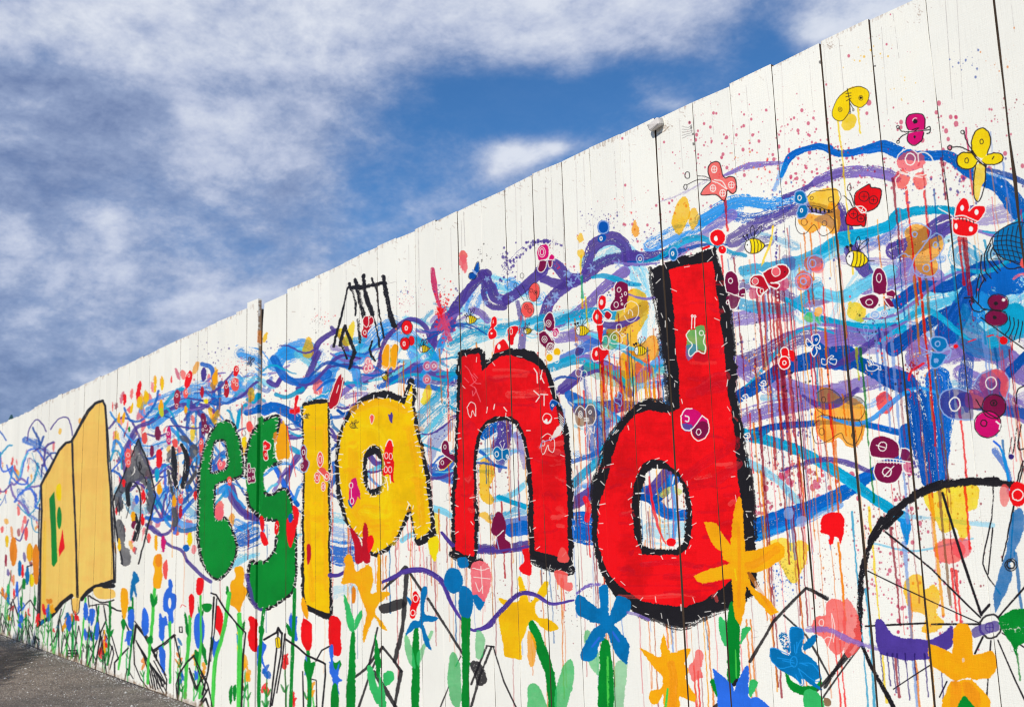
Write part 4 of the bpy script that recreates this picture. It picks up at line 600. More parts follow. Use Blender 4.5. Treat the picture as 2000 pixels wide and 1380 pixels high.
    for (x0, x1, y0, y1, n, c) in ((1175, 1235, 850, 1130, 14, 'dred'), (1355, 1440, 800, 1120, 22, 'dred'), (1325, 1410, 540, 760, 14, 'dred'), (1200, 1400, 1095, 1165, 12, 'dred'), (900, 925, 720, 1070, 14, 'dred'), (1042, 1100, 800, 1070, 22, 'dred'), (950, 1060, 705, 800, 12, 'dred'), (598, 632, 810, 1170, 12, 'ora'), (670, 700, 830, 1000, 12, 'ora'), (760, 825, 800, 1000, 14, 'ora'), (690, 770, 980, 1060, 10, 'ora')):
        for _ in range(n):
            x = g.uniform(x0, x1); y = g.uniform(y0, y1); L = (x1 - x0) * g.uniform(.3, .7); L = min(L, x1 - x)
            st(c if g.random() < .7 else ('cor' if c == 'dred' else 'yel'), g.uniform(4, 13), [(x, y), (x + L * .5, y + g.uniform(-5, 5)), (x + L, y + g.uniform(-9, 9))], a=g.uniform(.1, .4), dry=.5)
    # stitches
    C.stitch(dO, 64, (6, 13), 1.1, off=(-1, 15), seed=1, closed=True, along=.72, a=.75); C.stitch(dI, 40, (6, 14), 1.1, off=(-12, 10), seed=2, closed=True, along=.2, a=.8); C.stitch(dh0, 26, (6, 11), 1.1, off=(-4, 5), seed=3, closed=True)
    C.stitch(dh0, 9, (12, 20), 1.8, off=(-22, -10), seed=33, closed=True, along=0)
    C.stitch(nO, 66, (5, 10), 1.0, off=(-5, 5), seed=4, closed=True, along=.7); C.stitch(nI, 34, (6, 11), 1.0, off=(-6, 8), seed=5, closed=True, along=.1); C.stitch(aI, 84, (6, 11), 1.3, off=(-4, 4), seed=6, closed=True, along=.1)
    C.stitch(aOo, 60, (5, 9), 1.2, off=(-3, 3), seed=7, closed=True, along=.5); C.stitch(ah0, 40, (4, 8), 1.1, off=(-4, 4), seed=8, closed=True, along=.4); C.stitch('589,785 642,781 645,1000 647,1204 590,1184 588,1000', 150, (4, 9), 1.1, off=(-3.5, 3.5), seed=9, closed=True, along=.35)
    C.stitch(sO, 120, (4, 8), 1.0, off=(-3.5, 3.5), seed=10, closed=True, along=.15, a=.85); C.stitch(eO, 130, (3.5, 6), .9, off=(-3, 3), seed=12, closed=True, along=.2, a=.85); C.stitch(eH, 34, (3, 5), .9, off=(-3, 3), seed=13, closed=True, along=.2)
    # ================================================= butterflies and bees, right
    F('A1')
    pg('yel', '215,690 300,665 365,690 382,735 365,790 320,825 270,810 235,770', ol=1, r=.5, m='n'); pg('yel', '215,695 150,745 105,830 98,890 130,925 180,925 230,860 232,780', r=.5); pg('yel', '200,890 260,880 285,920 260,985 200,1005 170,960', r=.8, a=.95)
    for q in ('215,690 300,665 365,690 382,735 365,790 320,825 270,810 235,770', '215,695 150,745 105,830 98,890 130,925 180,925 230,860 232,780', '215,680 235,780', '235,790 240,860', '235,790 262,840', '205,720 245,715', '205,745 245,735', '210,775 245,755'): st('blk', 5, q)
    ring('blk', 4, 160, 842, 15, 18); ring('blk', 3, 160, 842, 6, 8); ring('blk', 4, 320, 753, 15, 18); el('blk', 322, 752, 6, 7); ring('blk', 4, 237, 868, 6, 8); ring('blk', 4, 262, 846, 6, 8)
    pg('mag', '690,1000 670,940 690,890 745,872 800,885 818,930 815,990 760,1005', ol=1, r=.6); pg('mag', '690,1030 760,1010 808,1015 790,1080 740,1115 690,1090', r=.6)
    for q in ('690,1000 670,940 690,890 745,872 800,885 818,930 815,990', '690,1030 683,1070 700,1105 740,1118 790,1085 808,1020', '690,1015 640,1010 615,985', '695,1018 640,1050 610,1085', '690,1015 850,1000', '720,1000 760,985', '740,1010 770,985', '820,990 850,975 855,1020 830,1030'): st('blk', 8, q)
    for x, y, r_ in ((609, 978, 10), (611, 1092, 10)): ring('blk', 6, x, y, r_, r_ * 1.2)
    el('blk', 740, 935, 18, 20); el('blk', 740, 1052, 11, 15); ring('W', 4, 745, 930, 20, 22, 180, 300)
    pg('yel', '1185,1170 1180,1090 1210,1010 1265,985 1310,1020 1325,1090 1300,1180 1260,1220', r=.6); pg('yel', '1180,1175 1110,1175 1068,1210 1075,1270 1120,1302 1190,1290 1225,1245', r=.6); pg('yel', '1300,1190 1370,1178 1415,1200 1410,1240 1360,1265 1290,1265 1260,1230', r=.6); pg('yel', '1210,1270 1280,1270 1285,1380 1255,1440 1225,1550 1195,1480 1195,1350', r=.6, a=.85)
    for q in ('1185,1170 1180,1090 1210,1010 1265,985 1310,1020 1325,1090 1300,1180', '1180,1175 1110,1175 1068,1210 1075,1270 1120,1302 1190,1290 1225,1245', '1300,1190 1370,1178 1415,1200 1410,1240 1360,1265 1290,1265', '1210,1275 1195,1400 1200,1510 1225,1550 1255,1520 1285,1400 1285,1280', '1185,1160 1140,1080 1120,1010', '1170,1165 1100,1135 1025,1132'): st('blk', 9, q)
    st('blk', 22, '1185,1165 1230,1230 1285,1275'); ring('blk', 8, 1009, 1138, 17, 18); ring('blk', 7, 1112, 1018, 15, 14); ring('blk', 6, 1257, 1090, 12, 18); ring('blk', 6, 1142, 1235, 14, 20); st('blk', 9, '1338,1225 1350,1205'); st('W', 4, '1215,1210 1270,1260', dry=.3)
    # red/blue ghost butterfly
    for q in ('650,1150 600,1220 605,1290 650,1330 780,1350 830,1330', '770,1240 770,1180 830,1180 880,1240 870,1320 820,1365', '640,1165 700,1140 760,1180', '620,1345 590,1390 610,1460 660,1470 710,1410', '710,1400 720,1470 790,1470 835,1430 830,1370', '620,1330 700,1350 800,1365'): st('W', 9, q, a=.75, dry=.15)
    ring('W', 8, 705, 1225, 38, 45); ring('W', 6, 822, 1282, 16, 18)
    F('A2')
    # red crossed butterfly
    pg('red', '275,390 270,345 290,290 380,237 400,260 465,270 475,310 460,380 420,425 365,445 340,455 300,420', r=.8); pg('red', '275,410 225,440 205,490 215,545 290,555 320,550 350,555 360,470', r=.8)
    for q in ('275,390 270,345 290,290 380,237 400,260 465,270 475,310 460,380 420,425 365,445', '275,410 225,440 205,490 215,545 290,555 320,550 350,555 362,470', '190,325 230,360 258,410', '235,300 258,350 268,400'): st('blk', 8, q)
    st('W', 7, '285,405 330,405 362,440 330,455 285,405'); st('W', 5, '290,410 350,450'); st('W', 5, '340,410 320,450'); ring('blk', 6, 231, 262, 15, 24)
    for x, y, r_ in ((345, 328, 38), (416, 356, 32), (262, 463, 34), (322, 498, 28)): ring('blk', 6, x, y, r_, r_); st('blk', 5, [(x - r_ * .5, y), (x + r_ * .5, y)]); st('blk', 5, [(x, y - r_ * .5), (x, y + r_ * .5)])
    # bee
    C.bee(292, 812, 88, 8, 7)
    # wine butterfly
    pg('wine', '415,1060 408,960 430,890 470,878 505,920 520,990 515,1060 470,1085', r=.8); pg('wine', '410,1080 330,1100 308,1122 345,1180 420,1190 460,1120', r=.8); pg('wine', '520,1060 560,1048 585,1075 575,1110 530,1105', r=.8); pg('wine', '500,1120 540,1120 570,1175 545,1185 510,1165', r=.8)
    for q in ('415,1060 408,960 430,890 470,878 505,920 520,990 515,1060', '410,1075 330,1100 308,1122 345,1180 420,1192 470,1130', '520,1060 560,1048 585,1075 575,1110', '410,1070 480,1090 560,1105', '500,1120 540,1180 570,1185'): st('W', 7, q)
    ring('W', 6, 460, 955, 20, 34); ring('W', 6, 385, 1143, 26, 22)
    # red butterfly right
    pg('red', '1050,480 1060,400 1100,345 1140,345 1165,400 1155,440 1200,405 1275,400 1285,440 1250,500 1215,530 1130,500', r=.8); pg('red', '1030,505 1100,500 1225,540 1225,590 1190,630 1110,638 1040,615 1025,560', r=.8)
    for q in ('1045,480 1060,400 1100,345 1140,345 1165,400 1158,440 1200,405 1275,400 1287,440 1250,500 1215,530', '1030,495 1025,560 1040,615 1110,638 1190,632 1228,590 1228,535', '1045,485 1120,480 1225,520', '1045,505 1120,500 1215,535', '910,545 970,520 1040,495', '920,420 980,455 1030,485'): st('W', 8, q, a=.9)
    for i in range(5): st('blk', 7, [(1080 + i * 28, 488 + i * 7), (1084 + i * 28, 508 + i * 7)])
    for x, y, a_, b_ in ((1105, 418, 14, 22), (1218, 450, 16, 22), (1055, 560, 12, 22), (1175, 580, 16, 20)): el('W', x, y, a_, b_, r=.4)
    # orange ghost with lilac outline
    for q in ('655,640 660,580 720,540 790,540 860,590 850,650 800,680', '860,650 900,615 950,640 960,720 920,790 860,830', '600,860 600,810 650,770 700,790', '720,860 740,920 800,950 880,940 920,890 920,830', '690,940 740,800 800,720 850,650'): st('lbl', 9, q, a=.75, dry=.1)
    ring('lbl', 7, 740, 620, 18, 20); ring('lbl', 7, 898, 702, 18, 22); ring('lbl', 7, 828, 880, 26, 28)
    # far right blue netted shape and flies
    pg('mbl', '1360,620 1440,560 1530,530 1577,560 1577,860 1480,830 1400,790 1350,730', r=1); pg('blu', '1190,1120 1290,980 1420,860 1577,830 1577,1050 1450,1100 1350,1250 1200,1300', r=2, dry=.2); pg('sky', '1190,1120 1260,1060 1330,1130 1350,1250 1200,1300', r=2, dry=.25, a=.8); pg('tq', '1400,1230 1480,1150 1577,1180 1577,1380 1420,1380', r=2)
    st('blk', 8, '1345,640 1360,620 1440,560 1530,530 1600,540'); st('blk', 8, '1340,650 1350,730 1400,790 1480,830 1590,870')
    for i in range(6): st('blk', 6, [(1390 + i * 35, 590 - i * 9), (1375 + i * 35, 690), (1400 + i * 38, 800 + i * 10)]); st('blk', 6, [(1350, 640 + i * 34), (1460, 630 + i * 38), (1577, 660 + i * 38)])
    for q in ('1335,650 1280,780 1290,900 1330,960', '1330,690 1300,800 1380,920', '1340,720 1330,800 1400,900', '1350,740 1450,880 1570,870', '1260,780 1250,900 1290,980', '1240,930 1220,1020 1215,1110', '1280,960 1240,1040 1230,1150', '1120,1110 1170,1110 1200,1150 1160,1130 1190,1200 1240,1220', '1180,1100 1250,1180 1300,1200', '1250,1260 1577,1500'): st('blk', 9, q, dry=.2)
    for i in range(4): st('blk', 8, [(1470 + i * 32, 1250 + i * 14), (1475 + i * 30, 1330), (1440 + i * 34, 1390 + i * 20)])
    el('wine', 1385, 1145, 78, 62, 10, ol=1); el('wine', 1370, 1265, 85, 62, 5); ring('blk', 7, 1385, 1145, 80, 64); ring('blk', 7, 1370, 1265, 87, 64); el('blk', 1370, 1150, 16, 14); el('blk', 1358, 1260, 16, 14); st('blk', 8, '1240,1220 1300,1200 1440,1215'); el('W', 1425, 1125, 16, 16)
    for q in ('1600,640 1650,700 1700,620', '1620,800 1700,760 1800,800'): st('blk', 7, q)
    st('pink', 26, '1500,960 1560,930 1640,940', dry=.4, a=.8); el('cor', 1570, 840, 20, 34, r=1.5)
    # lilac small ones
    for x, y, a_, b_ in ((430, 1240, 42, 38), (497, 1230, 28, 28)): el('lbl', x, y, a_, b_, a=.7, m='n', r=1.5); ring('W', 5, x, y, a_ * .9, b_ * .9, a=.7); ring('W', 5, x, y, a_ * .4, b_ * .4, a=.7)
    F('A3')
    # blue butterfly lilac outline, wine pair, etc.
    pg('mbl', '905,330 865,290 870,240 920,225 975,245 985,300 950,335', r=.8); pg('mbl', '870,350 860,420 880,465 930,450 970,400 985,370 930,350', r=.8)
    for q in ('905,335 865,290 870,240 920,225 975,245 990,300 955,335', '870,350 858,420 880,465 930,455 970,400 1005,360', '860,340 930,350 1010,315', '780,300 830,330 870,345', '800,365 860,345', '990,300 1015,330 1000,400 975,380'): st('lbl', 9, q, a=.9)
    ring('lbl', 8, 915, 280, 18, 20); el('lbl', 903, 408, 20, 20, a=.8)
    st('red', 18, '690,560 705,500 760,460 810,430', dry=.2, a=.9); st('red', 10, '660,630 700,640 700,700', dry=.5); el('red', 1052, 300, 16, 12, r=1); dots('mar', 720, 460, 60, 90, 60, .5, 2.4)
    el('red', 1425, 255, 28, 28, r=1.4); st('red', 16, '1300,220 1350,215 1400,235', dry=.5); st('red', 9, '1150,265 1210,245', dry=.3)
    pg('dpu', '1150,650 1050,625 960,650 930,720 950,800 1010,850 1100,865 1180,860 1190,760', r=1, a=.7, m='n'); pg('pur', '1180,640 1240,520 1340,475 1440,490 1475,580 1440,700 1340,720 1250,690', r=1, a=.45, m='n'); pg('cor', '1330,480 1430,490 1470,580 1440,690 1400,640 1400,560', r=1, a=.55)
    for q in ('1150,650 1050,625 960,650 930,720 950,800 1010,850 1100,865 1185,862', '1190,600 1240,520 1340,475', '1440,500 1475,580 1445,710'): st('lbl', 9, q, a=.85)
    ring('W', 8, 1046, 745, 40, 52); ring('W', 8, 1330, 583, 42, 48)
    el('wine', 1352, 762, 92, 90, ol=1); el('mag', 1302, 900, 104, 100); ring('blk', 8, 1352, 762, 94, 92); ring('blk', 8, 1302, 900, 106, 102); ring('blk', 9, 1350, 735, 26, 20); ring('blk', 9, 1272, 890, 24, 24); el('blk', 1350, 735, 10, 8); st('blk', 10, '1210,710 1260,780 1380,860'); st('blk', 8, '1190,780 1250,780'); st('W', 12, '1370,880 1400,900 1395,940', dry=.4)
    for x, y in ((1270, 1),): pass
    for q in ('1525,740 1530,640 1600,590', '1530,930 1500,1120', '1560,900 1540,1080 1600,1080', '1490,1000 1470,1130'): st('blk', 10, q, dry=.3)
    el('dpu', 1485, 1150, 26, 26, r=1.6); st('sky', (10, 30, 20), '1370,1040 1420,1120 1470,1330', dry=.35); st('roy', 16, '1350,1030 1400,1070', dry=.3)
    # dark wine butterfly, white lines, at plank 1740
    pg('wine', '480,985 410,1010 385,1080 400,1140 460,1155 560,1165 615,1130 610,1060 560,1010', r=1); pg('wine', '440,1190 420,1260 450,1330 520,1355 590,1340 640,1260 630,1200 540,1180', r=1); pg('wine', '630,1080 680,1095 710,1150 700,1190 640,1180 615,1120', r=1, a=.95); pg('mag', '640,1200 710,1190 720,1280 680,1290', r=1, a=.7)
    for q in ('480,980 410,1010 385,1080 395,1140', '480,980 560,1010 612,1060 615,1160', '440,1190 420,1260 450,1330 520,1355 590,1340 640,1260 635,1200', '630,1080 680,1092 712,1150 705,1190', '620,1150 630,1080', '420,1160 560,1165 700,1190', '440,1190 560,1190 660,1200', '640,1200 650,1260 700,1280'): st('W', 8, q)
    for i in range(9): st('W', 6, [(450 + i * 24, 1164 + i * 2), (453 + i * 24, 1190 + i * 2)])
    ring('W', 7, 488, 1070, 32, 34); st('W', 7, '440,1060 510,1080'); ring('W', 7, 522, 1265, 34, 34); st('W', 7, '500,1300 575,1220')
    st('red', 8, '465,1000 455,900 470,820', a=.5)
    # brown/orange butterfly black outline
    for q in ('-20,660 40,625 100,635 150,670 180,720 200,695 270,685 320,700 348,740 345,810 310,860 280,862', '-20,850 40,825 120,850 220,860 310,865', '-30,760 -10,790 40,825', '300,865 330,920 310,990 270,1055 220,1045 190,1010 165,965 80,1020 20,1045 -30,1040 -50,960 -40,900 0,870'): st('blk', 4.5, q)
    pg('gry', '-20,660 40,625 100,635 150,670 180,730 100,740 0,735', a=.45); pg('gry', '200,700 270,690 320,700 330,740 220,745', a=.6); ring('blk', 4, 35, 710, 16, 22); ring('blk', 4, 20, 955, 20, 26); ring('blk', 4, 258, 985, 12, 24)
    for i in range(9): st('blk', 4, [(80 + i * 20, 835 + i * 2), (82 + i * 20, 858 + i)])
    # white doodles on the blue wave
    for q in ('45,400 20,395 25,435 60,435 65,395 100,370 110,380 85,400 130,400 125,440 90,430 75,415', '360,440 370,480 420,490 460,460 430,440 380,450', '370,410 400,440', '385,405 405,435', '410,410 420,440', '450,470 475,480 470,450'): st('W', 6, q, a=.85)
    for q in ('320,200 360,230 340,150 380,150 370,220 430,200 400,240', '350,230 370,260 390,235'): st('lbl', 7, q, a=.6)
    F('B1')
    pg('cor', '545,995 525,930 530,880 575,850 615,865 640,960 650,975 700,965 735,990 735,1070 700,1095 675,1070 660,1140 640,1150 580,1105 475,1110 480,1080 540,1010', r=.7, m='n', a=.92)
    st('blk', 7, '545,990 525,930 530,880 575,850 615,865 645,970 700,965 735,990 738,1070 710,1098 675,1072 660,1135 640,1150 580,1102 475,1110 485,1065 545,1005')
    for q in ('440,960 500,965 545,985', '360,1030 440,990 545,995'): st('blk', 5, q, dry=.2)
    ring('blk', 6, 362, 955, 18, 26); ring('blk', 6, 347, 1045, 12, 20); st('W', 6, '560,1000 610,1020 665,1060'); st('W', 6, '575,990 630,1000 668,1060')
    for x, y in ((572, 910), (703, 1030), (562, 1055), (637, 1092)): ring('W', 5, x, y, 21, 26); st('W', 4, [(x - 18, y), (x + 18, y)]); st('W', 4, [(x, y - 22), (x, y + 22)])
    # blue + orange bitten butterfly
    pg('mbl', '1190,1130 1200,1085 1250,1075 1280,1110 1285,1160 1240,1175 1200,1165', r=.6); pg('mbl', '1210,1240 1230,1190 1270,1180 1295,1220 1270,1275 1220,1280', r=.6)
    for q in ('1190,1130 1200,1085 1250,1075 1280,1110 1287,1165 1240,1180 1195,1160 1190,1130', '1210,1240 1230,1190 1275,1180 1298,1215 1275,1275 1220,1282 1207,1245'): st('lbl', 8, q)
    ring('W', 6, 1230, 1128, 14, 20); ring('W', 6, 1245, 1225, 9, 14)
    for q in ('1290,1120 1330,1080 1400,1075 1480,1065 1530,1080 1545,1130 1500,1200 1470,1225', '1290,1190 1330,1230 1400,1250 1480,1240', '1290,1195 1370,1195 1480,1240', '1200,1280 1200,1350 1230,1400 1280,1400 1340,1335 1380,1400 1420,1420 1480,1380 1490,1310 1460,1270'): st('blk', 5, q)
    for i in range(5): pg('blk', [(1315 + i * 32, 1197 + i * 5), (1331 + i * 32, 1199 + i * 5), (1335 + i * 31, 1245 - abs(i - 2) * 2), (1322 + i * 31, 1243)], sm=False, r=.2)
    for x, y, r_ in ((1324, 1130, 13), (1467, 1142, 18), (1266, 1315, 24), (1420, 1325, 18)): ring('blk', 4, x, y, r_, r_ * 1.1)
    pg('gry', '1340,1300 1400,1260 1460,1270 1490,1330 1470,1370 1420,1330', a=.5)
    F('B2')
    C.bee(885, 317, 80, -3, 6.5)
    pg('yel', '1020,165 1030,180 1010,300 965,420 935,480 950,400 1000,290', r=1, a=.9); dots('pur', 1050, 280, 10, 200, 40, .6, 2.2)
    # red head at the corner of d
    el('red', 598, 250, 60, 62, r=.8); el('red', 635, 345, 32, 34, r=.8); ring('W', 7, 598, 250, 62, 64, 120, 400); el('W', 585, 260, 14, 20); ring('W', 6, 635, 345, 32, 34, 250, 500); el('W', 633, 335, 6, 7); st('red', 20, '480,340 530,320', dry=.2)
    pg('mbl', '230,415 225,360 250,330 285,345 280,400 260,425', r=.5); ring('lbl', 8, 255, 378, 34, 52); ring('W', 6, 250, 375, 8, 14)
    # wine butterfly right of d
    pg('wine', '665,665 650,580 665,525 705,508 745,540 760,600 755,680 700,690', r=.7); pg('wine', '700,690 760,700 770,740 740,790 700,805 665,720', r=.7, a=.95); pg('wine', '765,660 800,645 812,680 780,715 760,700', r=.7)
    for q in ('665,665 650,580 665,525 705,508 745,540 760,600 758,650', '665,670 720,690 800,720', '760,650 800,640 812,680 780,690', '680,730 700,800 745,790 770,730'): st('W', 7, q)
    ring('W', 6, 697, 585, 14, 20); ring('W', 6, 675, 750, 10, 16)
    # big red butterfly
    pg('dred', '945,525 1000,490 1080,460 1130,475 1145,510 1120,560 1060,590 1000,610 960,570', r=.8); pg('dred', '960,560 925,540 870,550 842,590 860,625 930,635 990,640', r=.8); pg('dred', '900,640 910,690 930,700 990,645', r=.8); pg('dred', '1000,620 1060,640 1070,600 1020,590', r=.8)
    pg('spk', '840,640 900,640 910,700 850,720', a=.8, r=2); pg('spk', '1060,600 1130,560 1140,620 1120,660 1070,650', a=.8, r=2); pg('pur', '1090,400 1150,390 1190,420 1190,480 1150,500', a=.5, r=2)
    for q in ('945,525 1000,490 1080,458 1130,472 1148,510 1120,560 1060,595 1010,600', '960,555 925,540 870,545 842,590 860,630 900,635', '900,640 905,685 930,700 985,650', '1000,625 1055,645 1072,610 1015,600', '940,520 1000,645', '945,525 920,510', '860,620 925,640'): st('W', 9, q)
    el('pink', 1048, 515, 30, 34, a=.9); ring('W', 5, 1048, 515, 32, 36); el('pink', 888, 588, 22, 24, a=.9); ring('W', 5, 888, 588, 24, 26); ring('W', 5, 940, 662, 14, 18); el('blk', 1115, 515, 6, 6)
    # ghost circle butterflies
    for x, y, r_ in ((1355, 450, 66), (1265, 590, 62)): ring('lbl', 8, x, y, r_, r_, a=.8, dry=.1)
    el('cor', 1370, 500, 50, 26, a=.5); ring('lbl', 8, 1258, 588, 24, 24); ring('lbl', 7, 1330, 450, 24, 30); st('lbl', 8, '1190,520 1230,470 1280,510 1320,520')
    pg('mgr', '1260,860 1290,820 1330,830 1340,890 1300,905 1270,895', a=.85); pg('ora', '1340,810 1380,785 1410,810 1390,860 1350,850', a=.8); pg('mgr', '1340,870 1390,860 1400,910 1380,930 1350,900', a=.8)
    for q in ('1260,860 1290,820 1335,835 1345,900 1300,910 1262,880', '1340,830 1350,790 1400,785 1410,830 1380,870 1400,930 1350,900', '1330,830 1345,940', '1320,820 1300,760', '1345,820 1335,770'): st('lbl', 7, q, a=.9)
    # navy and red small butterflies
    pg('dbl', '1330,1060 1340,1000 1385,1000 1390,1050 1425,1090 1390,1120 1350,1170 1325,1140 1335,1100 1285,1090 1280,1060', r=.6)
    st('W', 7, '1330,1060 1325,1010 1370,995 1388,1030 1365,1075 1335,1075 1290,1030 1278,1060 1300,1095 1335,1080 1320,1130 1340,1168 1365,1130 1355,1090 1390,1110 1385,1080'); ring('W', 5, 1358, 1035, 7, 9)
    el('red', 1112, 1215, 46, 52, r=.6); el('red', 1120, 1140, 30, 38, r=.6); st('W', 6, '1095,1170 1085,1120 1110,1095 1140,1110 1145,1160'); ring('W', 7, 1112, 1215, 42, 50); ring('W', 6, 1112, 1215, 12, 14); st('W', 6, '1145,1155 1175,1145 1170,1180 1150,1170'); pg('red', '1150,1120 1190,1140 1180,1200 1160,1190', r=.6)
    # windowed butterfly on the d
    pg('mgr', '360,980 380,965 425,960 430,940 490,930 500,1040 500,1130 480,1140 440,1120 380,1170 360,1100', r=1.2, a=.8); pg('mbl', '360,1080 430,1080 440,1120 400,1170 370,1200 355,1150', r=1.6, a=.6); pg('dred', '430,1120 500,1140 510,1200 420,1190', r=1.5, a=.6)
    for q in ('380,965 355,1000 370,1040 400,1075 375,1120 385,1165 440,1125 490,1145 500,1090 485,1060 495,1000', '425,965 435,1120', '395,950 398,860', '418,945 420,865'): st('W', 7, q)
    ring('W', 6, 400, 855, 7, 8); ring('W', 6, 421, 858, 7, 8); ring('W', 5, 470, 985, 15, 18)
    F('B3')
    pg('mag', '320,420 350,385 410,385 460,410 475,440 520,470 525,540 480,500 400,520 340,500', r=1); pg('dbl', '325,500 400,510 390,560 340,550 320,520', r=1.4, a=.8); pg('wine', '410,520 470,480 520,500 525,570 490,610 440,620 400,570', r=1)
    for q in ('312,440 320,520 350,550 400,540 475,440', '312,440 350,390 400,385', '475,440 520,480 525,560 490,615 440,630 400,590 390,540'): st('W', 8, q, a=.95)
    st('W', 8, '345,440 375,450 370,485 345,480'); ring('W', 6, 450, 565, 18, 22)
    for x, y in ((810, 295), (950, 190), (825, 590)): st('W', 7, [(x - 30, y + 10), (x - 10, y + 25), (x + 5, y), (x - 20, y - 5), (x + 10, y - 20), (x + 20, y + 10), (x, y + 25), (x + 10, y + 45), (x - 15, y + 40)])
    el('lbl', 1150, 1190, 36, 44, a=.5, r=1.5); el('lbl', 1240, 1250, 40, 44, a=.5, r=1.5)
    pg('red', '1395,1230 1440,1195 1500,1185 1550,1190 1570,1240 1560,1330 1530,1360 1490,1320 1450,1340 1400,1310', r=1.2)
    F('B4')
    pg('cor', '1430,590 1480,545 1550,560 1577,640 1577,900 1520,980 1450,930 1400,850 1330,800 1325,720 1370,680 1425,670', r=1.4, a=.88); pg('cor', '1577,560 1660,640 1690,760 1700,880 1640,980 1577,960', r=1.4, a=.8)
    for q in ('1475,670 1480,800 1450,920', '1475,660 1500,760 1490,880', '1400,880 1440,840 1480,850', '1540,860 1560,800'): st('W', 6, q, a=.7)
    ring('W', 6, 1395, 730, 18, 26, a=.7)
    pg('red', '1390,20 1460,0 1500,-20 1560,-10 1570,40 1550,120 1540,135 1530,90 1500,70 1490,115 1465,130 1450,100 1460,60 1410,45', r=1)
    # blue daffodil with pale lines
    F('B4')
    pg('grn', '1120,1110 1200,1200 1340,1210 1400,1130 1390,1220 1330,1270 1250,1285 1160,1240', r=1.6); pg('mgr', '1280,1250 1350,1250 1405,1320 1405,1400 1290,1400 1260,1320', r=1.4)
    pg('mbl', '1160,960 1155,790 1190,760 1250,780 1262,850 1250,950 1310,990 1370,1060 1390,1150 1350,1180 1400,1240 1380,1250 1290,1190 1250,1160 1245,1200 1220,1180 1170,1140 1060,1080 1005,1010 1000,930 1050,930 1120,970', r=1.2); pg('mbl', '1260,900 1340,820 1365,840 1340,890 1270,950', r=1.6); pg('mbl', '1065,820 1120,810 1150,860 1160,960 1110,940 1080,880', r=1.6, dry=.25)
    for q in ('1005,1010 1000,930 1050,930 1160,980', '1200,970 1230,880 1260,850', '1160,940 1155,800 1190,765 1250,780 1262,850', '1230,1040 1330,1050 1390,1150 1350,1180 1220,1080', '1010,1020 1080,1080 1180,1060', '1060,1000 1180,1020', '1100,1020 1190,1040', '1190,900 1195,960', '1210,880 1210,960', '1240,1040 1290,1060', '1200,1130 1240,1210 1260,1180 1220,1080'): st('sky', 7, q, a=.9)
    ring('sky', 7, 1187, 1030, 26, 40)
    # big green stem and yellow daffodil over the d
    pg('grn', '700,560 740,620 770,760 770,900 760,1180 690,1210 665,1200 670,930 660,760 675,640', r=1.4, var=.15); pg('mgr', '600,690 640,700 665,760 665,900 640,900 610,820', r=1.6); pg('mgr', '780,780 850,760 840,800 800,860 770,900', r=1.6); st('lgr', 12, '735,940 740,1180', dry=.5, a=.7); pg('blk', '700,1210 740,1160 760,1180 740,1215', r=1.4)
    pg('ora', '700,160 705,0 735,-180 760,-240 785,-220 800,-60 810,180 900,170 1060,110 1110,150 1115,220 1000,300 900,340 820,340 860,450 980,540 1075,650 1000,680 900,560 820,450 800,640 775,760 740,720 715,600 705,390 600,400 480,435 430,410 405,370 540,320 700,270 640,240 630,170', r=1.4, sm=False, var=.2)
    pg('ora', '505,-20 500,-40 580,-30 610,20 700,150 690,180 620,175 550,110', r=1.4); st('dor', 26, '760,0 765,250 760,600', a=.35, dry=.3); st('dor', 60, '830,290 900,270 1050,170', a=.3, dry=.3); st('dor', 30, '840,350 930,500 1020,640', a=.35, dry=.3); st('yel', 16, '730,320 740,400', a=.6, dry=.3)
    # small orange flower and coral one
    pg('ora', '0,930 60,950 160,990 155,930 175,830 190,820 235,960 370,920 390,950 340,1040 370,1100 350,1160 420,1290 420,1340 380,1330 300,1290 300,1400 200,1400 180,1280 130,1350 80,1340 75,1260 160,1240 170,1140 100,1070 50,1000', r=1.5, var=.15); st('dor', 60, '240,1050 260,1150 250,1380', a=.4, dry=.3); st('lgr', 16, '215,1240 200,1380', dry=.3)
    pg('cor', '420,950 450,930 485,960 480,1060 465,1080 485,1150 440,1160 400,1180 370,1070 410,1020', r=1.2, a=.85)
    # blue star at the foot
    pg('grn', '540,1180 580,1180 680,1380 620,1340 560,1240', r=1.5); pg('mgr', '845,1180 905,1190 860,1300 835,1280', r=1.5); pg('roy', '560,1095 600,1110 700,1200 720,1260 750,1180 800,1090 830,1065 835,1180 840,1300 900,1300 985,1370 1000,1420 640,1420 590,1240', r=1.3, var=.15)
    F('O')
    C.st('blk', 6, '1250,1385 1300,1350', dry=.2) if 0 else None
    # ================================================= n/d middle, bottom flowers (C2)
    F('C2')
    pg('mgr', '600,970 625,945 665,1000 690,1120 685,1200 640,1150 610,1050', r=1.4, a=.75); pg('mgr', '775,1160 820,1110 845,1150 835,1300 810,1400 765,1400', r=1.6, a=.6); pg('grn', '700,1010 730,1000 755,1070 765,1400 685,1400 690,1180', r=1.3, var=.2); st('lgr', 12, '735,1100 740,1380', dry=.55)
    pg('mbl', '690,820 690,720 710,695 735,715 742,860 760,830 790,760 830,760 865,790 855,850 790,905 775,920 800,950 855,1020 850,1120 830,1135 780,1080 750,1010 735,960 715,1000 690,1030 660,1110 600,1115 588,1070 640,960 695,915 640,900 565,850 562,755 590,755 640,790', r=1.4, var=.25)
    st('roy', 12, '650,1040 690,990', a=.8); st('roy', 12, '765,960 800,1010', a=.8)
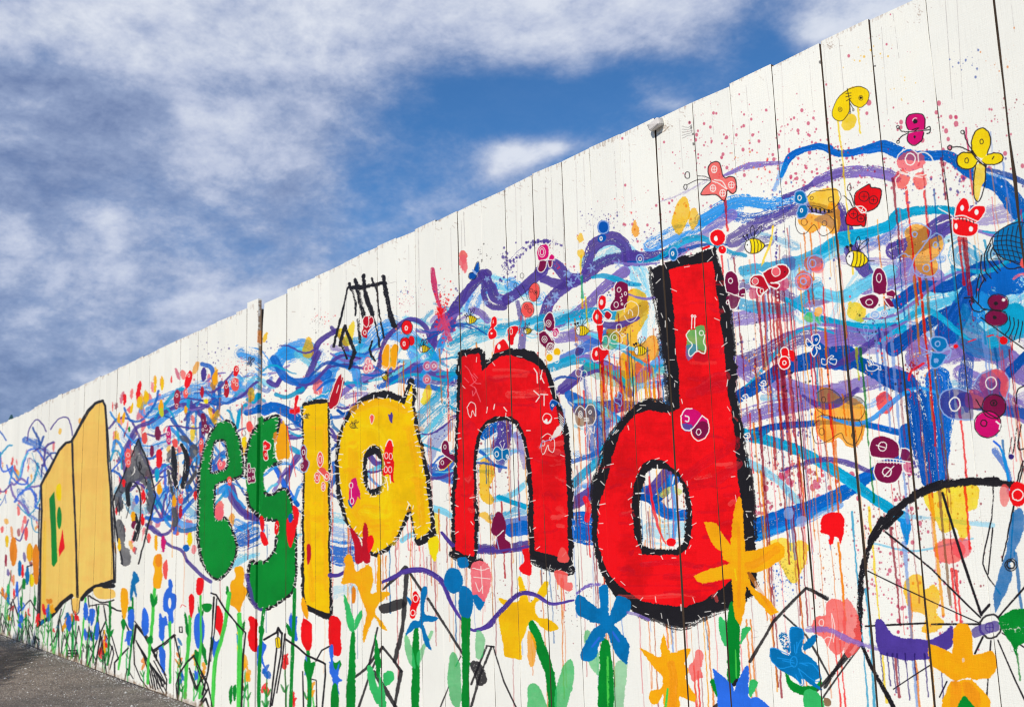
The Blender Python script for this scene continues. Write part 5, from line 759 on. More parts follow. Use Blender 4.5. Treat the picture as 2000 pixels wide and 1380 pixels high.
    pg('grn', '290,890 320,890 360,960 400,1080 440,1200 450,1390 410,1400 385,1200 350,1100 300,960', r=1.2, var=.2); pg('mgr', '295,1255 340,1255 380,1330 390,1400 300,1400 290,1340', r=1.3, a=.9); pg('mgr', '525,1105 545,1150 540,1260 500,1400 445,1400 445,1290 480,1170', r=1.3, a=.9)
    pg('oyel', '230,650 255,650 285,740 300,790 320,770 370,690 400,680 385,760 335,800 345,870 420,890 465,940 400,955 330,900 300,900 280,960 255,1020 255,1110 220,1110 160,1090 155,1030 130,880 150,840 180,830 150,800 130,770 200,790 240,780 235,700', r=1.4, var=.2); pg('ora', '285,960 310,960 335,1040 325,1140 300,1150 285,1080', r=1.2, a=.9)
    pg('cor', '435,620 470,610 510,630 510,680 535,680 540,720 510,730 460,690', r=1, a=.9); pg('red', '250,480 290,480 300,560 310,600 300,640 250,620 245,590 270,560', r=1.2); pg('cor', '470,500 490,485 520,540 510,570 460,560', r=1, a=.9)
    pg('wine', '110,290 140,290 165,350 165,430 195,460 195,500 150,515 110,480 115,430 85,400 95,340', r=1); st('W', 5, '85,460 120,420 155,390'); st('W', 5, '195,440 200,500'); st('lbl', 5, '115,440 130,500')
    st('pur', 16, '20,500 100,505 240,490 290,480', dry=.25, a=.95); st('red', 30, '610,210 630,260 620,330', dry=.1, a=.9) 
    st('lpu', (14, 22, 18), '565,740 620,700 690,690', dry=.35); st('lpu', 16, '850,850 900,860 970,890', dry=.4, a=.7); st('pur', (10, 26, 26, 26, 20, 10), '-10,945 60,920 150,830 240,745 330,750 420,800 545,780', dry=.2)
    F('D2')
    st('pur', (14, 26, 30, 26, 24, 14, 16, 24), '290,685 370,650 430,620 520,610 600,640 650,690 690,790 760,900 820,950 900,930 930,900', dry=.25); st('pur', (22, 20, 14), '10,640 60,640 110,610', dry=.15); st('pur', (14, 26), '640,400 680,450 700,470', dry=.2); st('pur', 24, '860,500 930,490', dry=.2)
    pg('grn', '750,850 800,850 795,1100 790,1390 755,1390 755,1100', r=1.2, var=.2); pg('mgr', '700,1070 730,1100 750,1200 740,1380 690,1340 672,1220 680,1120', r=1.3, a=.85); pg('mgr', '830,960 860,950 885,1000 870,1100 830,1100', r=1.3, a=.7)
    pg('mbl', '740,850 740,720 770,700 815,740 815,830 790,880', r=1.2, var=.2); el('mbl', 708, 670, 52, 74, r=1.4); pg('mbl', '815,740 860,740 885,790 850,840 820,790', r=1.2); pg('mbl', '725,545 780,540 790,590 740,600', r=1.2)
    pg('pink', '805,590 850,560 900,580 915,650 900,740 880,790 840,750 810,740', r=1.2, a=.95)
    for q in ('815,600 870,610 905,600', '820,650 910,660', '830,680 850,730 870,700', '860,590 870,740'): st('W', 4, q, a=.7)
    pg('grn', '480,950 510,950 515,1150 510,1390 470,1390 475,1150', r=1.2, var=.2); pg('mgr', '435,960 460,1000 480,1090 490,1160 460,1130 430,1030', r=1.2, a=.8); pg('mgr', '580,950 590,970 540,1070 510,1150 505,1080 550,1000', r=1.2, a=.7)
    pg('mbl', '515,890 520,760 540,705 557,720 545,850 620,875 600,900 535,905 560,970 583,1060 540,1020 515,930 440,980 445,940 480,890', r=1.1); pg('mbl', '440,755 480,800 470,820', r=.8); pg('red', '470,800 480,740 500,735 518,780 500,830 490,880 465,880 460,840', r=.8); ring('W', 4, 493, 770, 14, 20); ring('W', 4, 478, 850, 12, 16)
    pg('grn', '130,960 155,970 150,1380 105,1380 115,1150', r=1.2, var=.2); pg('mgr', '90,750 120,800 150,900 150,960 110,930', r=1.1); pg('mgr', '190,830 195,870 170,930 150,950 155,880', r=1.1)
    pg('ora', '75,690 100,600 90,550 130,520 160,620 230,580 255,660 240,740 300,730 350,740 290,800 270,850 300,890 335,950 300,940 260,880 230,950 205,1020 195,960 215,860 180,760 150,690', r=1.4, var=.2); pg('ora', '280,540 295,540 300,700 290,800 275,720', r=1); pg('dor', '140,700 160,720 155,790 135,790', r=1)
    for c, p in (('dred', '130,380 165,420 190,480 195,560 160,570 150,480'), ('dred', '205,350 225,380 225,460 240,560 200,560 195,460'), ('red', '225,430 250,420 255,460 235,510 225,480'), ('red', '10,880 40,870 75,900 72,980 80,1050 65,1095 30,1080 10,1030 5,960'), ('grn', '20,1110 45,1130 70,1110 75,1150 45,1180 20,1150'), ('roy', '10,1120 45,1170 65,1120 60,1200 80,1230 60,1250 65,1310 40,1270 25,1290 25,1220 5,1180'), ('grn', '25,1260 55,1260 60,1390 20,1390'),
                 ('mgr', '225,1150 260,1180 290,1340 270,1350 230,1250'), ('grn', '265,960 285,1040 300,1140 280,1230 265,1100'), ('mgr', '310,1190 360,1180 370,1230 320,1260'), ('mgr', '290,1180 330,1390 290,1390'), ('yel', '570,440 620,430 615,520 600,560 575,510')): pg(c, p, r=1.2)
    F('E2')
    for c, p in (('ora', '455,600 490,590 505,620 505,690 520,730 500,800 480,850 455,820 430,800 430,690 460,650'), ('red', '245,690 260,655 275,690 262,750 240,740'), ('red', '200,770 215,745 228,800 215,880 200,850'), ('red', '350,830 365,815 390,880 385,950 375,985 355,950 345,930'), ('red', '530,880 550,870 585,910 575,960 585,1030 570,1070 535,1040 525,970 540,930'), ('red', '830,900 845,880 885,910 890,960 885,1040 865,1075 830,1020 822,960'), ('red', '985,900 1006,880 1006,1060 985,1030'),
                 ('roy', '330,980 350,1010 370,1000 360,1080 350,1130 330,1080'), ('roy', '225,890 245,870 260,840 285,920 270,1010 245,1050 228,980'), ('roy', '600,960 615,1010 635,1040 615,1100 635,1180 605,1130 590,1180 575,1060 595,1020'), ('roy', '770,850 785,880 805,870 800,940 810,1000 790,1010 770,960 755,900'), ('roy', '985,1050 1006,1040 1006,1180 990,1120'), ('grn', '270,800 320,800 320,830 290,850 270,830'), ('grn', '410,700 425,720 420,750 405,745'), ('grn', '400,870 415,880 410,930 398,910'), ('grn', '460,900 490,930 510,890 505,960 490,1000 470,960'),
                 ('grn', '740,900 770,940 775,990 750,960'), ('grn', '845,1110 870,1130 905,1130 890,1200 870,1250 845,1170'), ('grn', '420,1290 440,1260 440,1350 425,1360'), ('grn', '445,1270 462,1255 462,1330 448,1340'), ('grn', '170,840 190,880 200,980 180,960'), ('grn', '230,1060 250,1080 250,1130 235,1140'), ('grn', '260,1010 290,1060 295,1150 270,1080'), ('ora', '835,760 850,780 870,850 860,890 835,850 825,800'), ('yel', '465,960 475,970 478,1060 468,1050'), ('tq', '462,970 475,980 472,1040'), ('grn', '315,990 330,1000 330,1080 318,1050'), ('grn', '590,930 615,920 620,960 600,990')): pg(c, p, r=1)
    for c, w, q in (('lgr', 22, '425,740 405,880 380,1000 345,1130 330,1390'), ('lgr', 26, '480,860 485,1000 480,1200 478,1390'), ('grn', 20, '620,830 605,960 592,1200 590,1390'), ('grn', 20, '790,720 785,900 775,1150 768,1390'), ('grn', 22, '865,1070 875,1200 872,1390'), ('lgr', 12, '262,760 262,1000 255,1150 256,1330'), ('lgr', 14, '205,880 200,1000 175,1320'), ('lgr', 9, '95,900 95,1240')): st(c, w, q, dry=.18)
    for w, q in ((7, '320,740 350,750 400,830 460,900 515,965 500,1100 490,1390'), (8, '340,760 325,1000 300,1180 270,1310'), (5, '355,770 340,960 320,1120'), (9, '620,1000 690,960 700,935 720,970'), (7, '700,940 695,1020 655,1380'), (7, '720,960 715,1080 665,1370'), (6, '735,970 720,1130 690,1300'), (9, '740,1000 800,1040 860,1090 950,1130 960,1140'), (7, '960,1140 960,1200 945,1390'), (6, '835,1180 840,1390'), (6, '910,1120 940,1060 985,1040'), (6, '150,1180 190,1120 225,1090'), (7, '0,1060 60,1020 115,975'), (5, '115,985 155,1140'), (6, '225,1100 300,1250 330,1390'),
                 (6, '200,1160 240,1280 270,1200'), (8, '260,1370 290,1330 310,1390'), (5, '240,1150 290,1290'), (6, '140,1190 130,1390'), (5, '880,1220 910,1230 915,1390')): st('blk', w * 1.35, q, sm=False, dry=.1)
    for q in ('145,930 160,930 158,960 145,960 145,930', '0,1090 70,1200', '0,1120 70,1250', '0,1160 75,1300', '0,1200 60,1310'): st('blk', 7, q, sm=False)
    pg('yel', '685,995 708,990 712,1040 690,1045', r=.3); st('blk', 4, '695,995 700,1040'); st('blk', 3, '685,995 708,990 712,1040 690,1045 685,995'); st('pur', 22, '520,640 560,800 600,830', dry=.3, a=.8)
    st('red', 4, '150,820 160,805 180,815')
    # ================================================= small ones round s, l, a
    F('H2')
    pg('wine', '555,625 575,615 590,660 625,665 625,750 625,790 590,800 570,800 555,760', r=.7); st('W', 5, '555,625 575,612 590,660 628,660 622,720 630,790 585,800 565,810 552,760 555,625'); ring('W', 4, 575, 680, 12, 20); ring('W', 4, 572, 760, 10, 14); ring('W', 4, 608, 750, 8, 14); ring('W', 4, 608, 690, 7, 12)
    pg('red', '705,420 725,395 750,405 775,430 775,470 750,490 755,570 720,580 705,520 710,470', r=.7); st('W', 6, '705,420 725,392 750,405 782,430 778,475 750,490 758,570 725,582 702,520 712,470 705,420'); st('W', 4, '715,480 755,490'); ring('W', 4, 730, 450, 8, 10); ring('W', 4, 735, 530, 7, 14)
    pg('wine', '1065,500 1080,450 1105,445 1120,490 1115,560 1140,590 1140,640 1110,690 1070,680 1060,620 1090,590', r=.7); st('lbl', 8, '1060,500 1075,445 1105,440 1125,490 1120,560 1150,600 1140,650 1115,695 1065,690 1050,620 1080,590 1060,500'); ring('W', 5, 1095, 505, 14, 24); ring('W', 4, 1080, 640, 12, 16)
    pg('red', '1015,-30 1045,-30 1030,60 1055,70 1055,120 1020,140 1010,200 1000,140 960,130 965,90 1000,80', r=.7); st('pink', 5, '960,130 965,90 1000,85 1010,130 985,140', a=.9); st('pink', 5, '1020,90 1050,75 1058,120 1030,140', a=.9)
    pg('wine', '125,160 135,130 155,180 160,230 175,250 170,280 150,290 135,330 110,320 110,270 130,240', r=.7); ring('W', 4, 148, 255, 9, 12); ring('W', 4, 125, 290, 9, 14)
    pg('ora', '880,240 905,220 930,260 950,380 965,480 950,560 910,560 860,580 835,500 840,380 860,320', r=1.6); pg('dor', '810,330 840,310 850,360 830,420 812,390', r=1.2, a=.8)
    pg('red', '985,1030 1020,1020 1050,1080 1040,1180 1010,1240 1000,1150', r=.8); pg('red', '935,1160 975,1130 1015,1190 1010,1290 985,1400 960,1420 930,1300', r=.8); pg('dbl', '950,1110 985,1090 990,1150 960,1180', r=.8); pg('red', '680,1140 700,1120 720,1180 710,1260 690,1250', r=.8); pg('red', '685,1270 720,1280 760,1380 720,1400 690,1340', r=.8); pg('red', '825,1190 850,1165 862,1210 845,1290 825,1280', r=.8); st('W', 4, '835,1200 850,1220 840,1240')
    pg('pink', '250,1050 290,1020 325,1050 320,1130 290,1165 250,1130', r=.8); pg('pink', '270,600 290,570 315,600 330,580 350,620 320,670 280,670 265,630', r=.6); ring('W', 4, 300, 620, 12, 16); pg('cor', '365,760 385,740 400,760 395,820 375,820', r=.6); ring('W', 4, 384, 782, 9, 14)
    pg('yel', '505,370 535,360 540,430 520,450 500,430', r=1); st('blk', 4, '520,290 540,320 525,350 510,330'); C.bee(1122, 165, 20, 40, 4); pg('cor', '690,440 690,440 691,441', r=0) if 0 else None
    st('red', (8, 10, 6), '935,250 975,480 1000,620 1020,740', dry=.35, a=.85); st('wine', 4, '1030,380 1025,470', a=.5)
    F('H3')
    for x, y, rx, ry in ((100, 555, 24, 60), (75, 700, 22, 44), (152, 690, 24, 40), (125, 770, 16, 36)): el('cor', x, y, rx, ry, r=.7); ring('W', 4, x, y, rx, ry, dry=.2); ring('W', 4, x, y, rx * .5, ry * .5)
    el('cor', 115, 650, 30, 30, r=.7); st('W', 7, '80,640 150,710')
    pg('mag', '330,800 350,720 385,700 400,760 415,800 420,870 400,850 385,900 350,930 330,870', r=.8); pg('dbl', '325,870 350,910 355,940 330,910', r=.6); ring('W', 5, 348, 760, 14, 22); ring('W', 5, 355, 885, 14, 24); st('W', 5, '350,790 352,860')
    pg('cor', '495,220 510,200 528,215 520,260 508,270', r=.5); pg('pur', '640,200 655,200 668,180 678,210 672,265 655,250', r=.5); st('W', 3, '495,220 510,198 530,215 520,262 508,272 495,220')
    C.bee(365, 290, 27, 30, 4.5, face='oyel')
    pg('red', '620,450 640,410 665,405 680,450 680,520 690,600 680,680 690,740 660,720 640,670 605,690 600,640 615,590 600,540', r=.9); st('W', 6, '620,450 640,405 665,402 682,450'); 
    for x, y in ((626, 525), (661, 530), (622, 635), (657, 635)): ring('W', 4, x, y, 13, 24)
    st('W', 6, '635,580 655,580'); st('W', 7, '615,690 630,720 640,800', dry=.3); st('W', 7, '655,680 660,740', dry=.3)
    pg('wine', '1065,430 1085,405 1120,420 1130,500 1160,520 1165,560 1130,590 1080,635 1045,620 1050,560 1090,530 1065,490', r=.8); st('W', 6, '1065,430 1085,402 1120,418 1132,490 1165,505'); st('W', 6, '1065,430 1062,490 1085,520 1150,565'); st('W', 6, '1090,530 1050,560 1035,610 1050,635 1085,635'); ring('W', 4, 1092, 455, 10, 16); ring('W', 4, 1070, 580, 12, 16); st('yel', 5, '1045,640 1090,630 1150,570')
    for q in ('0,1260 25,1290 20,1340', '870,1100 900,1080'): st('W', 4, q)
    pg('dred', '-5,1240 20,1230 30,1300 20,1360 0,1380', r=.6)
    for x, y in ((1090, 100), (1125, 95), (1085, 170), (1125, 165)): ring('W', 4, x, y, 14, 26, a=.85)
    F('D1')
    pg('dred', '240,420 262,405 300,410 310,440 290,480 270,510 262,550 235,540 228,510 240,480', r=.8); st('W', 4, '235,430 250,405 275,410 275,460 262,480 240,460'); st('W', 4, '275,420 300,408 310,445 280,475'); ring('W', 4, 250, 515, 9, 14)
    el('red', 535, 480, 36, 46, r=.7); el('red', 520, 590, 32, 42, r=.7); el('red', 565, 570, 20, 32, r=.7); ring('blk', 4, 535, 480, 37, 48); ring('blk', 4, 520, 590, 33, 43); ring('W', 5, 530, 485, 8, 14); ring('W', 5, 515, 590, 8, 14)
    pg('dred', '80,800 95,810 70,960 20,1030 5,970 40,870', r=.7); pg('dred', '95,820 108,850 80,980 40,1020', r=.7); st('W', 5, '70,800 40,880 5,980'); st('W', 5, '105,830 75,980 30,1030'); st('W', 4, '75,870 60,920')
    for p in ('365,660 390,600 415,600 415,700 405,750 370,740', '425,620 450,590 480,610 470,680 455,755 430,745'): pg('ora', p, r=.9); st('W', 4, p, a=.5)
    C.bee(650, 625, 34, -8, 4.5); C.bee(385, 815, 26, 60, 4); C.bee(968, 428, 38, -6, 4.5)
    pg('dbl', '985,100 1000,50 1018,40 1022,100 1005,120 1005,140 990,158 955,150 955,120 980,105', r=.8); st('blk', 4, '985,100 1000,50 1018,40 1022,100 1005,120'); ring('blk', 4, 975, 135, 26, 24); pg('lbl', '975,90 1005,110 1000,130 980,110', r=.6)
    pg('pink', '895,0 920,0 940,30 920,60 910,110 895,80 885,40', r=2, a=.9); st('spk', (28, 40, 30, 24), '705,90 715,180 730,260 755,340', dry=.25); st('spk', 34, '755,350 775,420 800,500 825,560', dry=.55, a=.8); dots('red', 760, 370, 50, 110, 160, .4, 2.6); dots('pur', 760, 230, 40, 60, 30, .4, 1.4); dots('spk', 790, 500, 60, 120, 160, .4, 2.6)
    for x, y in ((670, 740), (715, 740), (668, 830)): el('cor', x, y, 28, 32, a=.5, r=1); ring('lbl', 4, x, y, 28, 34); ring('W', 3, x, y, 10, 12)
    for x, y in ((270, 710), (260, 760), (285, 750)): el('pink', x, y, 20, 30, a=.6, r=1); ring('W', 4, x, y, 12, 20)
    F('H6')
    el('cor', 1165, 520, 62, 105, 10, r=.8, m='n'); el('cor', 1090, 715, 72, 88, r=.8, m='n'); ring('blk', 6, 1165, 520, 64, 107, ang=10); ring('blk', 6, 1090, 715, 74, 90)
    for x, y, a_ in ((1132, 502, 18), (1180, 525, 20), (1078, 685, 20), (1115, 728, 20)): ring('blk', 5, x, y, a_, a_ * 1.2); el('blk', x, y, 5, 6)
    for q in ('970,480 1010,550 1050,615', '1030,440 1070,520 1090,600'): st('blk', 6, q)
    ring('blk', 5, 952, 445, 16, 28); ring('blk', 5, 1030, 335, 20, 30); drip('red', 1020, 790, 190, 12); drip('red', 1070, 800, 100, 10)
    C.bee(1095, 955, 46, -12, 7); st('W', 8, '1080,640 1150,640', a=0) if 0 else None
    pg('wine', '1290,900 1285,820 1320,760 1365,755 1390,820 1400,920 1350,960 1310,940', r=.9); pg('mag', '1370,930 1420,920 1445,970 1420,1020 1380,1010', r=.9); pg('wine', '1215,980 1270,955 1330,1000 1380,1060 1390,1130 1340,1180 1290,1140 1230,1090', r=.9)
    for q in ('1290,900 1275,830 1320,755 1365,752 1395,820 1400,920', '1215,980 1270,955 1310,970 1370,1060', '1215,990 1225,1080 1290,1150', '1300,940 1400,1060', '1390,930 1430,920 1450,970 1420,1025 1380,1020'): st('W', 8, q)
    for x, y in ((1330, 872), (1283, 1050), (1402, 985), (1350, 1130)): ring('W', 6, x, y, 28, 36); ring('W', 6, x, y, 10, 14)
    ring('W', 6, 1352, 1135, 44, 48)
    for x, y in ((1425, 1190), (1340, 1255)): el('oyel', x, y, 42, 44, r=1); ring('W', 6, x, y, 42, 46)
    ring('W', 6, 1420, 1270, 28, 46)
    pg('red', '680,900 690,820 720,790 750,810 750,880 720,920 745,960 745,1020 700,1050 660,1040 650,980', r=.8); st('W', 6, '680,900 688,820 720,788 752,808 752,880 720,925 748,960 748,1020 700,1052 658,1040 650,980 690,930'); el('W', 712, 850, 8, 18); el('W', 690, 985, 16, 18)
    pg('red', '715,1200 730,1120 790,1060 830,1050 890,1140 800,1180', r=.8); pg('red', '870,980 880,920 930,900 980,900 985,950 940,1040 930,1110 890,1100', r=.8)
    for q in ('715,1200 730,1120 790,1060 840,1050 890,1140', '850,1000 870,930 930,895 990,900', '840,1050 900,1130', '845,1010 845,1045', '890,1130 940,1100 960,1040'): st('W', 8, q)
    el('W', 775, 1130, 12, 24); ring('W', 6, 905, 960, 16, 34)
    pg('mag', '1210,160 1195,60 1230,0 1290,-20 1330,20 1335,100 1300,150', r=.9); pg('mag', '1330,160 1340,110 1370,90 1400,120 1385,160', r=.9); pg('wine', '1220,170 1310,170 1300,240 1260,295 1210,270', r=.9); pg('wine', '1320,170 1370,165 1365,230 1330,240', r=.9)
    for q in ('1210,160 1195,60 1230,0 1290,-20', '1330,160 1340,110 1370,90 1400,120 1385,160', '1205,175 1300,155 1400,160', '1225,180 1208,270 1255,298 1300,240 1310,180', '1320,170 1335,240 1365,230 1370,170'): st('W', 8, q)
    ring('W', 7, 1255, 70, 22, 34); ring('W', 6, 1255, 70, 40, 56)
    for x, y in ((640, 370), (780, 580), (910, 590), (620, 640), (1350, 650), (1415, 550), (1540, 320), (1560, 430)):
        for k in range(5): an = k * 1.257 + x; st('lbl', 5, [(x, y), (x + 18 * np.cos(an) - 6 * np.sin(an), y + 18 * np.sin(an) + 6 * np.cos(an)), (x + 34 * np.cos(an), y + 34 * np.sin(an)), (x + 18 * np.cos(an) + 6 * np.sin(an), y + 18 * np.sin(an) - 6 * np.cos(an)), (x, y)], a=.85)
    dots('pur', 880, 200, 100, 180, 70, .5, 3); st('pur', 7, '780,400 810,300 870,190 960,80 1040,10', dry=.85); F('O')
    for t in np.linspace(0, 1, 26): dots('pur', 1095 - 115 * t, 478 - 14 * np.sin(t * 3.1) + 70 * t ** 2.2, 6, 5, 4, .5, 2.6, seed=int(t * 99))
    for t in np.linspace(0, 1, 9): dots('pur', 1070 - 40 * t, 470 + 3 * t, 4, 3, 2, 1.5, 3.4, seed=int(t * 77))
    F('H4')
    C.bee(515, 455, 72, 0, 6); C.bee(1122, 662, 68, 0, 6)
    el('red', 720, 160, 42, 76, 8, r=.9); el('red', 672, 310, 52, 76, r=.9); pg('red', '660,380 720,380 715,560 690,560', r=.9); el('dred', 782, 298, 36, 44, r=.9); el('red', 662, 690, 52, 76, r=.9); pg('red', '640,740 740,640 780,690 700,770', r=1)
    for x, y, a_, b_ in ((712, 160, 16, 28), (662, 310, 16, 30), (655, 690, 14, 28)): el('W', x, y, a_, b_, a=.8, r=.6)
    for q in ('670,230 680,110 720,82 760,100 755,200 725,240', '640,240 615,310 640,380 710,390 745,340', '680,230 760,330', '740,260 780,250 820,290 790,340 750,320', '620,650 605,710 630,770 680,765', '620,640 680,615 720,650 760,650'): st('W', 8, q)
    pg('wine', '850,60 860,-20 920,-60 980,-20 985,100 960,220 900,240 810,250 805,190 850,120', r=1); st('W', 8, '850,70 845,0 870,-50'); st('W', 8, '850,100 805,190 815,245 900,240 960,220')
    for x, y, a_ in ((895, 30, 18), (865, 185, 22), (960, 70, 12), (925, 180, 8)): ring('W', 6, x, y, a_, a_ * 1.4)
    st('W', 6, '920,70 930,100 905,110 925,140 910,150')
    for q in ('945,260 960,180 1030,150 1090,190 1100,280 1050,350 990,360 950,300', '990,280 1000,240 1030,250 1040,300'): st('W', 7, q, a=.75, dry=.1)
    pg('mgr', '720,560 740,500 860,490 880,580 840,640 780,640 730,620', r=1.4, a=.6, m='g')
    for q in ('720,560 740,510 780,520 780,600 740,640 710,600', '800,580 810,500 870,460 920,520 920,580 850,590 810,580', '760,640 840,670 940,650 1000,600', '870,460 870,400 910,390 920,440 890,470', '920,480 960,500 930,520'): st('W', 7, q, a=.8, dry=.1)
    ring('W', 6, 850, 525, 24, 26, a=.8)
    pg('pur', '430,680 450,630 500,610 530,640 510,700 450,720', r=1, a=.8, m='g'); pg('dbl', '430,600 450,580 480,610 500,560 520,590 500,620 450,620', r=1, a=.6)
    for q in ('430,680 450,630 500,610 535,640 510,700 450,722 432,690', '425,600 450,585 478,615 485,560 515,560 510,600 485,618', '480,620 540,640'): st('lbl', 7, q, a=.9)
    for x, y in ((475, 890), (530, 905)): ring('W', 6, x, y, 32, 40, a=.8)
    for q in ('500,930 480,990', '520,930 520,980', '540,920 560,970', '220,880 200,930 225,960 240,930 260,900 225,880 215,835 235,850 225,880'): st('W', 6, q, a=.8)
    pg('dpu', '880,1160 890,1090 920,1110 920,1170 900,1220 850,1190 850,1150', r=1, a=.8); st('lbl', 6, '890,1090 880,1150 850,1150 850,1190 890,1210 905,1240 925,1210 915,1160 925,1120 890,1090')
    pg('brn', '440,1250 520,1230 545,1290 550,1400 500,1440 440,1400 430,1300', r=1.6, a=.85, m='g'); pg('brn', '560,1230 620,1210 650,1290 640,1400 580,1440 555,1380', r=1.6, a=.85, m='g')
    F('H5')
    for q in ('980,80 940,50 900,110 910,190 950,220 985,210', '985,80 1010,40 1050,50 1068,120 1050,190 1010,200', '985,70 1000,210', '970,220 960,270 985,290 1010,240', '1010,215 1050,265 1060,210'): st('W', 6, q, a=.85)
    ring('W', 5, 945, 118, 16, 26); ring('W', 5, 945, 118, 6, 12); ring('W', 5, 1022, 98, 10, 14)
    for i in range(3): st('W', 5, [(975, 145 + i * 12), (1012, 150 + i * 12)], sm=False)
    pg('mbl', '325,400 290,372 258,400 260,450 290,482 325,470', r=.8); pg('mbl', '335,400 370,395 385,440 360,485 335,465', r=.8); ring('W', 5, 286, 432, 14, 20); ring('W', 5, 368, 450, 8, 12)
    for q in ('325,400 290,372 258,400 260,450 290,482 325,470', '330,470 325,380 310,345 320,330', '335,400 375,390 385,440 360,485 340,470', '330,400 350,345'): st('W', 4, q, a=.85)
    # doodles on the n
    ring('W', 5, 683, 150, 36, 40); pg('W', '655,175 680,150 690,180 715,150 705,185 680,192', r=.6)
    st('W', 5, '50,60 80,20 115,45 118,130 100,100 90,90 78,140 60,110 50,60', a=.9)
    st('W', 5, '640,300 690,270 740,320 735,415 700,400 690,360 660,425 640,420 635,300'); ring('W', 4, 650, 345, 14, 22); ring('W', 4, 710, 310, 10, 14)
    pg('dbl', '705,30 730,5 770,25 740,60 725,90 710,70', r=.8); ring('W', 5, 728, 45, 8, 9); st('lbl', 5, '705,30 725,0 780,30 815,100 815,200 760,290 700,320 640,340 625,380'); pg('W', '780,200 800,220 780,280 720,310 730,270', r=1.2, a=.9)
    for i in range(6): st('W', 5, [(778 + i * 2, 110 + i * 20), (812, 150 + i * 20)], sm=False)
    F('C1')
    for q in ('310,880 325,905 328,960', '355,890 345,940', '345,920 365,960', '310,1000 340,1030 320,1060', '345,1020 385,1022', '365,1022 365,1080', '390,980 425,975 430,1040', '60,1090 55,1120', '100,1075 95,1100', '150,1090 165,1110', '270,1215 290,1215'): st('W', 4.5, q, sm=False, a=.9)
    for x, y in ((765, 320), (620, 340), (545, 385), (505, 420), (425, 495), (390, 530), (490, 370)):
        for k in range(5): an = k * 1.257 + x; st('lbl', 3, [(x, y), (x + 15 * np.cos(an) - 5 * np.sin(an), y + 15 * np.sin(an) + 5 * np.cos(an)), (x + 24 * np.cos(an), y + 24 * np.sin(an)), (x, y)], a=.8)
    ring('lbl', 5, 885, 292, 20, 24, a=.9); ring('W', 3, 885, 292, 8, 10)
    pg('dbl', '660,150 655,100 690,85 715,110 710,150 685,155', r=.8); pg('dbl', '655,190 665,160 695,165 695,190 670,200', r=.8); ring('lbl', 5, 685, 120, 30, 34); ring('W', 4, 672, 182, 6, 9)
    F('D1')
    for q in ('925,740 955,770 990,850 1030,860', '920,820 950,850', '960,790 1000,830 975,860 960,870', '985,790 1010,820', '990,880 1030,980', '970,870 1000,900 980,940 975,910'): st('pink', 5, q, a=.7)
    # red blot and the small far-right extras, lilac tulip centre bottom
    F('O')
    for p, c in (('1310,905 1320,960 1275,990', 'red'),): st(c, (3, 6, 3), '1268,930 1275,985 1290,1040 1300,1060', a=.9)
    el('red', 1311, 1058, 10, 9, r=1)
    el('wine', 1165, 1, 1, 1) if 0 else None
    F('A4')
    pg('pur', '310,900 340,885 370,905 400,960 470,990 560,995 620,1000 700,960 750,925 760,1000 740,1050 640,1090 600,1110 500,1120 420,1100 340,1080 315,1020', r=1.4, var=.2)
    for x, l in ((345, 150), (380, 180), (410, 220), (435, 170), (480, 260), (535, 150), (590, 240), (680, 250)): drip('dpu', x, 1080, l, 7)
    pg('pur', '860,940 960,900 1010,900 1010,950 930,970 870,990', r=1.2, a=.9); st('lpu', (40, 36, 30), '-60,940 60,950 180,1010 320,1050', dry=.45, a=.75)
    pg('ora', '755,940 790,905 840,915 862,960 865,1050 870,1090 930,1070 970,1065 995,1110 990,1180 960,1220 880,1228 850,1215 810,1220 740,1240 690,1340 690,1400 720,1400 770,1400 860,1400 960,1400 960,1340 900,1260 860,1225 810,1225 780,1240 740,1215 640,1150 610,1080 610,1020 700,1050 750,1080', r=1.3, sm=False, var=.15)
    pg('dor', '745,1240 790,1240 800,1290 780,1400 740,1400', r=1.2, a=.5); pg('dor', '810,1240 860,1250 900,1300 900,1400 850,1400 820,1300', r=1.2, a=.5); pg('grn', '815,1320 850,1350 880,1400 780,1400', r=1.2); el('W', 812, 1115, 9, 14, a=.35, r=1)
    pg('grn', '1010,880 1100,830 1200,850 1200,960 1160,1010 1120,1040 1110,1090 1080,1020 1030,960', r=1.6, dry=.05); drip('grn', 1115, 1080, 150, 10)
    pg('mbl', '1090,290 1150,280 1145,420 1110,500 1080,600 1085,650 1030,780 990,850 980,740 1010,640 1050,520', r=1.6, a=.95); st('blk', 8, '1150,30 1120,150 1090,280 1060,440 1030,560', dry=.25); ring('blk', 9, 1080, 580, 22, 22); ring('blk', 6, 1082, 582, 34, 34); el('W', 1082, 575, 8, 8)
    el('cor', 1045, 190, 30, 66, a=.7); el('red', 1120, 185, 50, 70, r=1.2); ring('W', 6, 1120, 190, 30, 30)
    st('blk', 9, '-20,740 20,760 45,780', dry=.3); pg('brn', '25,1330 60,1340 60,1370 30,1370', r=1)
    F('O')
    st('brn', (10, 9, 8, 6), '508,588 508,620 508,660 507,690', dry=.45, a=.9, sm=False, r=.4); st('blk', 4, '510,590 510,606', dry=.4, a=.6); st('dor', 9, '507,648 507,666', a=.7, dry=.2); st('brn', (2, 3, 2), '511,590 511,700 510,800', dry=.3, a=.9, sm=False)
    st('brn', 7, '508,680 508,760 508,830', dry=.8, a=.4, sm=False); st('grn', 12, '508,818 508,990', a=.96, sm=False, dry=.1); st('grn', 10, '508,1098 508,1182', a=.96, sm=False); 
